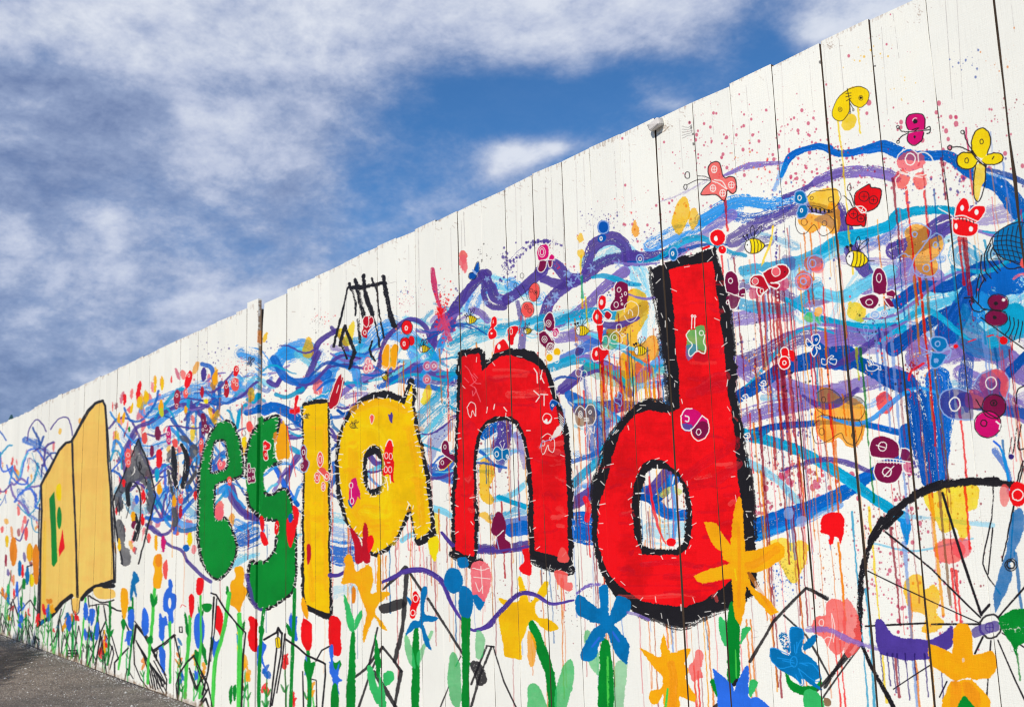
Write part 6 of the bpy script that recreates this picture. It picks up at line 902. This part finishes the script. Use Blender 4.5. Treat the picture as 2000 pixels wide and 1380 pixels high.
    # beyond the frame to the right: further waves and flowers
    for c, w, p in (('dbl', 34, '2040,520 2120,500 2200,560 2300,540'), ('tq', 26, '2060,620 2140,600 2220,640 2320,600'), ('pur', 30, '2050,800 2140,820 2240,780 2330,820'), ('blu', 30, '2040,1000 2140,980 2240,1020')): st(c, w, p, dry=.2)
# ---------------------------------------------------------------- helpers
def link(o, parent=None):
    sc.collection.objects.link(o)
    if parent: o.parent = parent
    return o
def mesh(name, V, Fc, mats, parent=None, mi=None, uv=None, smooth=False):
    me = bpy.data.meshes.new(name); me.from_pydata(V, [], Fc)
    for m in mats: me.materials.append(m)
    if mi is not None: me.polygons.foreach_set('material_index', mi)
    if uv is not None:
        l = me.uv_layers.new(name='UVMap'); vi = np.empty(len(me.loops), np.int32); me.loops.foreach_get('vertex_index', vi)
        l.data.foreach_set('uv', np.array(uv, np.float32)[vi].ravel())
    if smooth: me.polygons.foreach_set('use_smooth', [True] * len(me.polygons))
    me.update(); return link(bpy.data.objects.new(name, me), parent)
def bevel_box(name, mat, c, s, parent=None, rot=None, b=.004, jit=0):
    import bmesh
    bm = bmesh.new(); bmesh.ops.create_cube(bm, size=1); bmesh.ops.scale(bm, vec=s, verts=bm.verts)
    bmesh.ops.bevel(bm, geom=bm.edges[:] + bm.verts[:], offset=b, segments=1, affect='EDGES')
    if jit:
        for v in bm.verts: v.co += Vector([random.uniform(-jit, jit) for _ in range(3)])
    me = bpy.data.meshes.new(name); bm.to_mesh(me); bm.free(); me.materials.append(mat); o = link(bpy.data.objects.new(name, me), parent); o.location = c
    if rot: o.rotation_euler = rot
    return o
def empty(name, loc, label, cat, group=None):
    o = link(bpy.data.objects.new(name, None)); o.location = loc; o['label'] = label; o['category'] = cat
    if group: o['group'] = group
    return o
def material(name):
    m = bpy.data.materials.new(name); m.use_nodes = True; m.node_tree.nodes.clear(); N = NT(m.node_tree)
    p = N.n('ShaderNodeBsdfPrincipled'); N.n('ShaderNodeOutputMaterial', ins={0: p.outputs[0]}); return m, N, p

# ---------------------------------------------------------------- the mural as painted colour of the boards
TS = 1.0; COL0, COL1 = -300, 2320; ROWS = 2000
def x_of(X):       # drawing column of a point of the wall at camera height (X in units of D)
    r = X[..., None] * XW + YW; return 1000 + F35 * r[..., 0] / r[..., 2]
def X_of(x):
    r = np.stack([x - 1000, 0 * x, 0 * x + F35], -1)
    # the ray of that column which stays at camera height: solve up component = 0
    yy = -(r @ ZW) / ZW[1]; r = r + yy[..., None] * np.array([0, 1, 0]); return (r @ XW) / (r @ YW)
ZT = (FH + .06 - HC) / D; ZB = -HC / D
def tex_frame():
    cols = np.arange(COL0, COL1); rows = np.arange(ROWS)
    X = X_of(cols.astype(float)); Z = ZT + (ZB - ZT) * (rows + .5) / ROWS
    XX, ZZ = np.meshgrid(X, Z); r = XX[..., None] * XW + ZZ[..., None] * ZW + YW
    return 1000 + F35 * r[..., 0] / r[..., 2], 690 - F35 * r[..., 1] / r[..., 2]
def tex_idx(x, y):
    r = np.stack([x - 1000, -(y - 690), 0 * x + F35], -1); t = 1 / (r @ YW); X = (r @ XW) * t; Z = (r @ ZW) * t
    return x_of(X) - COL0, (Z - ZT) / (ZB - ZT) * ROWS
def uv_of(Xm, Zm):   # metres on the wall -> uv
    return (x_of(np.asarray(Xm, float) / D) - COL0) / (COL1 - COL0), 1 - ((np.asarray(Zm, float) - HC) / D - ZT) / (ZB - ZT)
PX, PY = tex_frame()
C1 = Canvas(PX, PY, tex_idx, 1.0)

def wood_marks(C, g, xs, top, bot, k=1.):
    """hairline cracks, knots and grime of the white boards"""
    C.fr()
    for x in xs:
        for _ in range(2):
            xx = x + g.uniform(3, 90) * k; y0 = top(xx) + g.uniform(0, 30); C.st((110, 104, 100) if 0 else 'gry', g.uniform(.5, 1.1), [(xx, y0), (C.plumb(xx, y0, 120 * k), y0 + 120 * k * g.uniform(.5, 2))], sm=False, a=g.uniform(.1, .4), dry=.45)
        for _ in range(7):
            xx = x + g.uniform(0, 100) * k; y0 = top(xx) + abs(g.normal(0, 26)); C.st('brn', g.uniform(.6, 1.6), [(xx, y0), (xx + g.uniform(-4, 8), y0 + g.uniform(0, 5))], sm=False, a=g.uniform(.1, .45), dry=.4)
        for _ in range(2):
            xx = x + g.uniform(10, 90) * k; y0 = g.uniform(top(xx) + 10, bot(xx)); C.ring('gry', .9, xx, y0, 6 * k * g.uniform(.5, 1.2), 7 * k, g.uniform(0, 200), g.uniform(220, 380), a=g.uniform(.12, .4), r=.2)
            C.st('gry', .8, [(xx - 8, y0 + 9), (xx + g.uniform(0, 10), y0 + 5)], a=.2, dry=.3)
topf = lambda x: 826 - .4642 * x; botf = lambda x: 1238 + .372 * x
g_ = np.random.default_rng(77)
wood_marks(C1, g_, [1932, 1807, 1697, 1600, 1506, 1425, 1351, 1278, 1210, 1150, 1096, 1038, 985, 939, 893, 810, 736, 672, 560], topf, lambda x: min(botf(x), 1380))
mural(C1)
C1.fr()
# grime: sawn board ends at the top, dirt splashed up at the foot, dark knots at the two split boards
for x in np.arange(-160, 2300, 1.6):
    y = topf(x)
    if g_.random() < .30: C1.st('brn', g_.uniform(.8, 2.4), [(x, y - 3), (x + g_.uniform(-1, 1), y + g_.uniform(1, 7))], sm=False, a=g_.uniform(.08, .4), dry=.3)
for x in np.arange(-160, 500, 1.1):
    y = botf(x); C1.st((0, 0, 0) if 0 else 'brn', g_.uniform(1.5, 4), [(x, y + 2), (x + g_.uniform(-1, 1), y - abs(g_.normal(0, 7)))], sm=False, a=g_.uniform(.05, .35), dry=.35)
for x, y in ((1349, 248), (1352, 262), (1350, 256), (1353, 280), (1346, 240), (1706, 112), (1707, 130), (1602, 122)): C1.el('blk', x, y, g_.uniform(2, 4), g_.uniform(2.5, 6), r=2, a=.8)
for i in range(5): C1.st('gry', 1.2, [(1332, 246 + i * 6), (1343, 249 + i * 4), (1350, 244 + i * 5)], a=.5)
C1.dots('brn', 1300, 246, 12, 12, 60, .4, 1.3, a=.5); C1.st('brn', 1.4, '1284,262 1296,256 1306,246', a=.6, dry=.3); C1.dots('brn', 1620, 88, 16, 9, 70, .3, 1.2, a=.5); C1.dots('brn', 1795, 30, 8, 22, 40, .3, 1.3, a=.45)

def extension(C):
    C.fr(); g = np.random.default_rng(31); C.flat = 1
    C.dots('spk', 900, 250, 900, 160, 380, .6, 4, shape='u'); C.dots('pur', 900, 450, 900, 200, 300, .6, 3, shape='u', seed=3)
    cols = ['dbl', 'blu', 'tq', 'pur', 'lpu', 'ltq', 'sky', 'dbl', 'pur', 'tq', 'sky', 'lpu']
    for i, c in enumerate(cols * 2):
        y = 330 + 22 * i + g.uniform(-20, 20); ph = g.uniform(0, 6)
        C.st(c, g.uniform(10, 26), [(x, y + 45 * np.sin(x / g.uniform(118, 126) + ph)) for x in range(-40, 1960, 90)], dry=g.uniform(.1, .5), a=.9)
    for i in range(160): C.drip(['dor', 'mar', 'ora', 'red', 'lbl', 'mbl'][g.integers(6)], g.uniform(0, 1890), g.uniform(350, 800), g.uniform(50, 250), g.uniform(1.5, 3))
    for i in range(7):
        x = 160 + i * 260; C.st('blk', 7, [(x - 90, 960), (x, 800 + g.uniform(-20, 20)), (x + 100, 980)], sm=False, dry=.2)
    for i in range(13):
        x = 60 + i * 145 + g.uniform(-20, 20); y = 760 + g.uniform(-30, 60); c = ['ora', 'mbl', 'red', 'roy', 'oyel'][i % 5]
        C.st('grn', 13, [(x, y), (x + g.uniform(-12, 12), 900), (x, 1045)], dry=.15); C.pg('mgr', [(x, 960), (x + 30, 890), (x + 44, 850), (x + 36, 930), (x + 10, 1000)], r=1.5); C.pg('grn', [(x, 970), (x - 30, 910), (x - 40, 870), (x - 34, 930)], r=1.5)
        for k in range(5): an = k * 1.257 + g.uniform(0, .4); C.el(c, x + 26 * np.cos(an), y + 26 * np.sin(an), 27, 12, math.degrees(an), r=1.5, var=.2)
    for i in range(34):
        C.bf(g.uniform(20, 1870), g.uniform(170, 700), g.uniform(16, 30), g.uniform(-50, 50), f=['red', 'mag', 'wine', 'yel', 'ora', 'mbl', 'cor'][g.integers(7)], o=['W', 'blk'][i % 2], ow=2, wd=.8)
    for i in range(9): C.bee(g.uniform(50, 1850), g.uniform(250, 620), 15, g.uniform(-15, 15), 1.8)
X2A, X2B = -.3875, 1.52
yy, xx = np.mgrid[0:int((ZT - ZB) * 1000), 0:int((X2B - X2A) * 1000)]
C2 = Canvas(xx.astype(np.float32), yy.astype(np.float32), lambda x, y: (x, y), 1.0); extension(C2)
def to_tex(C, name):
    lum = C.img.mean(-1, keepdims=True); im = np.clip(C.img * (.855 + .13 * np.clip(1 - lum * 1.4, 0, 1)), 0, .80)                       # measured display colours back to paint albedo
    im = np.where(im <= .0031308, im * 12.92, 1.055 * np.maximum(im, 1e-6) ** (1 / 2.4) - .055).astype(np.float32)
    return new_image(name, im)
IM1 = to_tex(C1, 'mural_paint'); IM2 = to_tex(C2, 'mural_paint_right')

def paint_mat(name, im):
    m, N, p = material(name); uv = N.n('ShaderNodeUVMap', uv_map='UVMap').outputs[0]
    t = N.n('ShaderNodeTexImage', image=im, interpolation='Linear', extension='EXTEND', ins={0: uv}).outputs[0]
    co = N.n('ShaderNodeTexCoord').outputs['Object']; rnd = N.n('ShaderNodeObjectInfo').outputs['Random']
    off = N.n('ShaderNodeVectorMath', operation='ADD', ins={0: co, 1: N.n('ShaderNodeCombineXYZ', ins={0: N.m('MULTIPLY', rnd, 37.), 1: 0., 2: N.m('MULTIPLY', rnd, 91.)}).outputs[0]}).outputs[0]
    def st(x, y, z): return N.n('ShaderNodeVectorMath', operation='MULTIPLY', ins={0: off, 1: (x, y, z)}).outputs[0]
    grain = N.noise(st(60, 10, 2.2), 4., 6, .6, .6); saw = N.noise(st(9, 9, 120), 3., 3, .6); fib = N.noise(st(1, 1, .5), 340., 3, .6); mot = N.noise(st(1, 1, .6), 7., 4, .6); spk = N.noise(off, 700., 2, .6)
    f = N.m('MULTIPLY', N.ss(grain, .26, .46, .93, 1.), N.ss(mot, .25, .7, .965, 1.01)); f = N.m('MULTIPLY', f, N.ss(spk, .28, .48, .93, 1.)); f = N.m('MULTIPLY', f, N.m('ADD', .94, N.m('MULTIPLY', rnd, .075)))
    warm = N.mix(N.ss(mot, .5, .75, 0., .5), (1, 1, 1, 1), (1., .98, .94, 1))
    col = N.mix(1., N.mix(1., t, warm, 'MULTIPLY'), N.n('ShaderNodeCombineColor', ins={0: f, 1: f, 2: f}).outputs[0], 'MULTIPLY')
    N.l.new(col, p.inputs['Base Color']); lum = N.n('ShaderNodeRGBToBW', ins={0: t}).outputs[0]
    N.l.new(N.ss(lum, .02, .6, .5, .75), p.inputs['Roughness']); p.inputs['Specular IOR Level'].default_value = .1
    h = N.m('ADD', N.m('MULTIPLY', grain, .9), N.m('ADD', N.m('MULTIPLY', saw, .5), N.m('MULTIPLY', fib, .18)))
    N.l.new(N.n('ShaderNodeBump', ins={'Strength': .55, 'Distance': .0015, 'Height': h}).outputs[0], p.inputs['Normal'])
    return m
MP1 = paint_mat('painted_board', IM1); MP2 = paint_mat('painted_board_right', IM2)
def wood_mat(name, c0, c1, paint=0.):
    m, N, p = material(name); co = N.n('ShaderNodeTexCoord').outputs['Object']
    v = N.n('ShaderNodeVectorMath', operation='MULTIPLY', ins={0: co, 1: (30, 30, 3)}).outputs[0]
    c = N.mix(N.noise(v, 3., 6, .65, .5), (*c0, 1), (*c1, 1))
    if paint: c = N.mix(N.ss(N.noise(co, 14., 5, .65), .5 - .12 * paint, .56 + .0 * paint), c, (.62, .58, .54, 1))
    N.l.new(c, p.inputs['Base Color']); p.inputs['Roughness'].default_value = .85
    N.l.new(N.n('ShaderNodeBump', ins={'Strength': .6, 'Distance': .002, 'Height': N.noise(v, 4., 5, .6)}).outputs[0], p.inputs['Normal']); return m
MW = wood_mat('raw_board_edge', (.03, .02, .014), (.17, .11, .07), 0); MWL = wood_mat('flaking_board_edge', (.16, .09, .05), (.34, .23, .15), 1.1); MWB = wood_mat('weathered_framing', (.05, .035, .025), (.13, .09, .06))
MPC = wood_mat('whitewashed_offcut', (.36, .34, .31), (.56, .54, .5), .5)

# ---------------------------------------------------------------- boards
TH = .024
def plank(xl, xr, parent, ztop, dy, mat, side=None, nseg=14, wrap=0, taper=0):
    """one sawn board, xl..xr metres, front near y = 0; edges wander a little so the joints open and close"""
    zs = [0.004] + [ztop * (i / nseg) for i in range(1, nseg)] + [ztop]
    b = .0016; V = []; UV = []
    def wob():
        w = [random.gauss(0, .0008) for _ in zs]; a, f, ph = random.uniform(.0006, .0022), random.uniform(.6, 2.2), random.uniform(0, 6)
        return [w[k] + a * math.sin(ph + f * z * 2.4) for k, z in enumerate(zs)]
    jl, jr = wob(), wob()
    cup = random.uniform(-.0006, .0006); tw = random.uniform(-.001, .001)
    tl, tr = random.gauss(0, .0026), random.gauss(0, .0026)
    for i, z in enumerate(zs):
        t = z / ztop; a, c = xl + jl[i] - taper * (1 - t) ** .45, xr + jr[i]; y = dy + tw * (t - .5) * 2; top = i == len(zs) - 1
        for k, (x, yy) in enumerate(((a, y + TH), (a, y + b), (a + b, y), (c - b, y), (c, y + b), (c, y + TH))):
            V.append((x, yy, z + (tl if k < 3 else tr) * top)); UV.append((x + (wrap if k == 5 else 0), z))
    Fc = []; mi = []
    for i in range(len(zs) - 1):
        p = i * 6; q = p + 6
        for k in range(5): Fc.append((p + k, p + k + 1, q + k + 1, q + k)); mi.append((1, 0, 0, 0, 1)[k])
        Fc.append((p + 5, p, q, q + 5)); mi.append(1)
    n = (len(zs) - 1) * 6; Fc.append((n, n + 1, n + 2, n + 3, n + 4, n + 5)); mi.append(0); Fc.append((5, 4, 3, 2, 1, 0)); mi.append(1)
    U = np.array(UV)
    if mat is MP1: u, v = uv_of(U[:, 0], U[:, 1])
    else: u, v = (U[:, 0] / D - X2A) / (X2B - X2A), 1 - (ZT - (U[:, 1] - HC) / D) / (ZT - ZB)
    return mesh('plank', V, Fc, [mat, side or MW], parent, mi, np.stack([u, v], 1))

near = empty('painted_fence', (-2.0, 0, 0), 'tall white board fence painted with red n and d, flowers and butterflies, filling the right', 'fence', 'sections of the painted fence')
far = empty('painted_fence', (-5.7, 0, 0), 'further white board fence with cream open box drawing and green letter e, running off left', 'fence', 'sections of the painted fence')
def keep(o, par): o.matrix_parent_inverse = Matrix.Translation(-par.location); return o
Xs = [1932, 1807, 1697, 1600, 1506, 1425, 1351, 1278, 1210, 1150, 1096, 1038, 985, 939, 893, 850, 810, 773, 736, 701, 672, 643, 615, 587, 560, 517]
GP = [2.6, 1.4, 3.7, 3.2, 2.2, 1.4, 3.6, 4.4, 1.8, 2.4, 1.2, 3.6, 1.4, 2.6, 4., 1., 2., 2., 3.6, 1.5, 2, 2.4, 2, 1.6, 3.6, 0]
def wallX(x):
    r = np.array([x - 1000, -(826 - .4642 * x - 690), F35]); return (r @ XW) / (r @ YW)
edges = [wallX(x) * D for x in Xs][::-1]; gaps = GP[::-1]
e = edges[-1]
while e < 1.49 * D: e += .0725 * D * random.uniform(.985, 1.015); edges.append(e); gaps.append(random.choice([1, 1.5, 2, 3, 5]))
LAB = {1: 'plank at the joint of the two fence parts, yellow smudge near its top'}
labels = [(517, 'plank painted with the right end of the green letter s'), (587, 'plank carrying the tall yellow letter l'), (615, 'plank with yellow paint and red wing butterflies'), (672, 'plank with black brush drawn house outline and yellow letter edge'),
          (701, 'plank painted with the left bowl of the yellow letter a'), (736, 'plank through the middle of the yellow letter a'), (773, 'plank with purple heart on the yellow letter a'), (893, 'plank painted with the left leg of the red letter n'), (939, 'plank inside the arch of the red letter n with blue butterfly'),
          (985, 'plank crossing the top of the red letter n'), (1038, 'plank painted with the right leg of the red letter n'), (1096, 'plank between n and d with blue star flower below'), (1150, 'plank with the left curve of the red letter d'), (1210, 'plank with the bowl of the red letter d'), (1278, 'plank with off-cut block at its top and hole of the letter d'),
          (1351, 'plank carrying the red stem of the letter d with split edge near the top'), (1425, 'plank with bees and thin red paint runs'), (1506, 'plank with blue wave end and orange daffodil petal'), (1600, 'plank with yellow butterfly near its top'), (1697, 'plank with crimson butterfly and deep blue paint column'), (1807, 'plank with yellow butterfly and the top of the black spoked wheel'), (1932, 'plank with blue netted shape and the wheel hub')]
labd = {round(wallX(x) * D, 3): t for x, t in labels}
for i in range(len(edges) - 1):
    a, c = edges[i], edges[i + 1]; right = a > X2A * D - .05
    gl = gaps[i] / 1500; gr = gaps[i + 1] / 1500
    if i == 0: gl = 0
    top = FH + max(-.003, min(.003, random.gauss(0, .0025))) - .006 * math.sin(i * .7) * .6
    if i == 0: top -= .02
    o = plank(a + gl, c - gr, near, top, random.gauss(0, .0012), MP2 if right else MP1, MW, nseg=22 if not right else 12, taper=.034 * D if i == 0 else 0); keep(o, near)
    t = labd.get(round(a, 3))
    if t: o['label'] = t
# left part: ends 10 cm short of the right part, its last board stands a little taller
eL = [-2.378 * D]
while eL[-1] > -9.2 * D: eL.append(eL[-1] - .0725 * D * random.uniform(.97, 1.03))
for i in range(len(eL) - 1):
    c, a = eL[i], eL[i + 1]; g = random.choice([.001, .0014, .0022, .0034]); top = FH + random.gauss(0, .003)
    if i == 0: top += .036
    if i > 34: top -= .018
    o = plank(a + g / 2, c - g / 2, far, top, random.gauss(0, .0012), MP1, MP1 if i == 0 else MW, nseg=16 if i < 12 else 6, wrap=.026 if i == 0 else 0); keep(o, far)
    if i == 0: o['label'] = 'taller last plank with flaking brown end at the open joint'
# framing behind the boards
def frame(par, x0, x1, posts):
    keep(mesh('backing_sheet', [(x0, TH + .006, .02), (x1, TH + .006, .02), (x1, TH + .006, FH - .03), (x0, TH + .006, FH - .03), (x0, TH + .018, .02), (x1, TH + .018, .02), (x1, TH + .018, FH - .03), (x0, TH + .018, FH - .03)],
         [(0, 1, 2, 3), (7, 6, 5, 4), (3, 2, 6, 7), (0, 3, 7, 4), (1, 5, 6, 2), (0, 4, 5, 1)], [MWB], par), par)
    for z in (.35, 1.25, 2.15): keep(bevel_box('rail', MWB, ((x0 + x1) / 2, TH + .045, z), (x1 - x0, .05, .1), par), par)
    for x in posts: keep(bevel_box('post', MWB, (x, TH + .125, (FH - .1) / 2), (.1, .1, FH - .1), par), par)
x0 = -2.334 * D; frame(near, x0 + .01, 1.48 * D, [x0 + 1.9 * k for k in range(1, 5)]); frame(far, -9.15 * D, -2.378 * D - .006, [-2.378 * D - 1.9 * k for k in range(1, 9)])
zj = FH * .952; jp = keep(bevel_box('post', MWL, (-2.350 * D, TH + .075, zj / 2), (.11, .09, zj), near), near); jp['label'] = 'brown post showing in the open joint between the two fence parts'
# off-cut of board nailed at the top edge
bx = wallX(1290) * D
blk = keep(bevel_box('wood_block', MPC, (bx - .012, -.013, FH - .028), (.05, .03, .027), near, (math.radians(8), math.radians(-13), math.radians(3)), b=.004, jit=.002), near); blk['label'] = 'small grey white off-cut of board sticking out at the top edge'

# ---------------------------------------------------------------- ground
m, N, p = material('asphalt'); co = N.n('ShaderNodeTexCoord').outputs['Object']
agg = N.n('ShaderNodeTexVoronoi', ins={'Vector': co, 'Scale': 95.}); ag = N.n('ShaderNodeSeparateColor', ins={0: agg.outputs['Color']}).outputs[0]
big = N.noise(co, .9, 5, .6); mid = N.noise(co, 6., 5, .65); fine = N.noise(co, 160., 3, .7)
base = N.mix(N.ss(mid, .3, .7), (.085, .066, .052, 1), (.165, .134, .106, 1)); stone = N.mix(ag, (.05, .043, .037, 1), (.40, .345, .29, 1))
c = N.mix(N.ss(ag, .45, .95, .15, .75), base, stone); c = N.mix(N.ss(big, .42, .62, 0., .55), c, (.05, .044, .04, 1)); c = N.mix(N.ss(fine, .62, .74, 0., .6), c, (.42, .39, .36, 1))
pt = N.noise(N.n('ShaderNodeVectorMath', operation='MULTIPLY', ins={0: co, 1: (1, 3, 1)}).outputs[0], 2.2, 6, .7)
c = N.mix(N.ss(pt, .64, .70, 0., .35), c, (.28, .07, .06, 1)); N.l.new(c, p.inputs['Base Color']); p.inputs['Roughness'].default_value = .9
N.l.new(N.n('ShaderNodeBump', ins={'Strength': 1., 'Distance': .006, 'Height': N.m('ADD', N.m('SUBTRACT', 1., agg.outputs['Distance']), N.m('MULTIPLY', fine, .6))}).outputs[0], p.inputs['Normal'])
MA = m
gv = []; gf = []
xs = [-1500, -60] + [-30 + .5 * i for i in range(81)] + [60, 1500]; ys = [-1500, -40, -8] + [-5 + .25 * i for i in range(27)] + [10, 1500]
g = np.random.default_rng(2)
for j, y in enumerate(ys):
    for i, x in enumerate(xs): gv.append((x, y, (g.normal(0, .004) - .004 if -29 < x < 9 and -4.9 < y < 1.4 else 0)))
for j in range(len(ys) - 1):
    for i in range(len(xs) - 1): k = j * len(xs) + i; gf.append((k, k + 1, k + len(xs) + 1, k + len(xs)))
gr = mesh('ground', gv, gf, [MA], smooth=True); gr['kind'] = 'structure'; gr['label'] = 'worn dark asphalt ground at the foot of the painted fence'
# chips of paint and grit along the foot of the fence
mc, N, p = material('grit'); rn = N.n('ShaderNodeNewGeometry').outputs['Random Per Island']
cr = N.n('ShaderNodeValToRGB', ins={0: rn}); cr.color_ramp.elements[0].color = (.10, .09, .08, 1); cr.color_ramp.elements[1].color = (.75, .74, .72, 1); N.l.new(cr.outputs[0], p.inputs['Base Color'])
V = []; Fc = []; g = np.random.default_rng(6)
for i in range(5200):
    x = g.uniform(-16, -4.6) if i % 4 else g.uniform(-16, 2); y = -.03 - abs(g.normal(0, .9)) if i % 3 else -.01 - abs(g.normal(0, .05)); s = g.uniform(.002, .006) * (2.2 if g.random() < .04 else 1); a = g.uniform(0, 6.3); n = len(V)
    for k in range(4): V.append((x + s * math.cos(a + k * 1.57) * g.uniform(.6, 1.3), y + s * math.sin(a + k * 1.57) * g.uniform(.6, 1.3), .001))
    V.append((x, y, .001 + s * g.uniform(.4, .9)))
    for k in range(4): Fc.append((n + k, n + (k + 1) % 4, n + 4))
ch = mesh('grit', V, Fc, [mc]); ch['kind'] = 'stuff'; ch['label'] = 'pale paint chips and grit scattered on the asphalt'; ch['category'] = 'grit'

# ---------------------------------------------------------------- teal peaked pavilion behind the far fence
def ray(x, y, Yd): r = np.array([x - 1000, -(y - 690), F35]); t = Yd / (r @ YW); return (r @ XW) * t, Yd - D, (r @ ZW) * t + HC
mt, N, p = material('teal_canvas'); p.inputs['Base Color'].default_value = (.012, .07, .085, 1); p.inputs['Roughness'].default_value = .6
mw, N, p = material('white_post'); p.inputs['Base Color'].default_value = (.6, .6, .6, 1)
ax, ay, az_ = ray(22.4, 809.5, 6.5)
pv = empty('pavilion', (ax, ay, 0), 'tiny dark teal peaked roof showing above the far end of the fence', 'pavilion')
w = .95; z0 = az_ - 1.6
prof = [(0.02, az_), (.12, az_ - .30), (.4, az_ - .8), (w, z0)]
V = []; Fc = []
for r_, z in prof:
    for k in range(4): sx, sy = ((-1, -1), (1, -1), (1, 1), (-1, 1))[k]; V.append((sx * r_, sy * r_, z))
for i in range(3):
    for k in range(4): Fc.append((i * 4 + 4 + k, i * 4 + 4 + (k + 1) % 4, i * 4 + (k + 1) % 4, i * 4 + k))
Fc.append((0, 1, 2, 3)); V += [(sx * w, sy * w, z0 - .12) for sx, sy in ((-1, -1), (1, -1), (1, 1), (-1, 1))]
for k in range(4): Fc.append((16 + k, 16 + (k + 1) % 4, 12 + (k + 1) % 4, 12 + k))
mesh('roof', V, Fc, [mt], pv)
for sx in (-1, 1):
    for sy in (-1, 1): bevel_box('post', mw, (sx * (w - .06), sy * (w - .06), (z0 - .1) / 2), (.07, .07, z0 - .1), pv)

# ---------------------------------------------------------------- unseen low tree added left of the camera to shade asphalt and fence foot
mlf, N, p = material('leaf'); rn = N.n('ShaderNodeNewGeometry').outputs['Random Per Island']
N.l.new(N.mix(rn, (.035, .07, .018, 1), (.09, .13, .035, 1)), p.inputs['Base Color']); p.inputs['Roughness'].default_value = .6
tr = empty('added_shade_tree', (-9.6, -5.0, 0), 'broad leafy tree added out of view left of the camera to shade the far asphalt', 'tree')
g = np.random.default_rng(12); V = []; Fc = []
for i in range(11000):
    d = g.normal(0, 1, 3); d /= np.linalg.norm(d); r_ = g.uniform(.35, 1.) ** .5; q = d * r_ * np.array([3.5, 1.3, 1.0]) * (1 + .12 * math.sin(5 * d[0] + 3 * d[1])); c = q + np.array([0, 0, 2.75])
    u = g.normal(0, 1, 3); u /= np.linalg.norm(u); w = np.cross(u, g.normal(0, 1, 3)); w /= np.linalg.norm(w); s = g.uniform(.05, .1); n = len(V)
    V += [tuple(c - u * s), tuple(c + w * s * .45), tuple(c + u * s), tuple(c - w * s * .45)]; Fc.append((n, n + 1, n + 2, n + 3))
mesh('crown', V, Fc, [mlf], tr)
V = []; Fc = []
def limb(p0, p1, r0, r1):
    p0, p1 = Vector(p0), Vector(p1); d = (p1 - p0).normalized(); a = d.orthogonal().normalized(); bb = d.cross(a); n = len(V); m_ = p0.lerp(p1, .5) + Vector((random.uniform(-.08, .08), random.uniform(-.08, .08), 0))
    for pt, rr in ((p0, r0), (m_, (r0 + r1) / 2), (p1, r1)):
        for k in range(8): V.append(tuple(pt + (a * math.cos(k * .7854) + bb * math.sin(k * .7854)) * rr))
    for j in range(2):
        for k in range(8): Fc.append((n + j * 8 + k, n + j * 8 + (k + 1) % 8, n + j * 8 + 8 + (k + 1) % 8, n + j * 8 + 8 + k))
limb((0, 0, -.05), (.1, 0, 1.9), .2, .15)
for k in range(9): an = k * .7; limb((.1, 0, 1.4 + .05 * k), (2.7 * math.cos(an), .9 * math.sin(an), 2.6 + .3 * math.sin(3 * an)), .09, .025)
mesh('trunk', V, Fc, [MWB], tr)
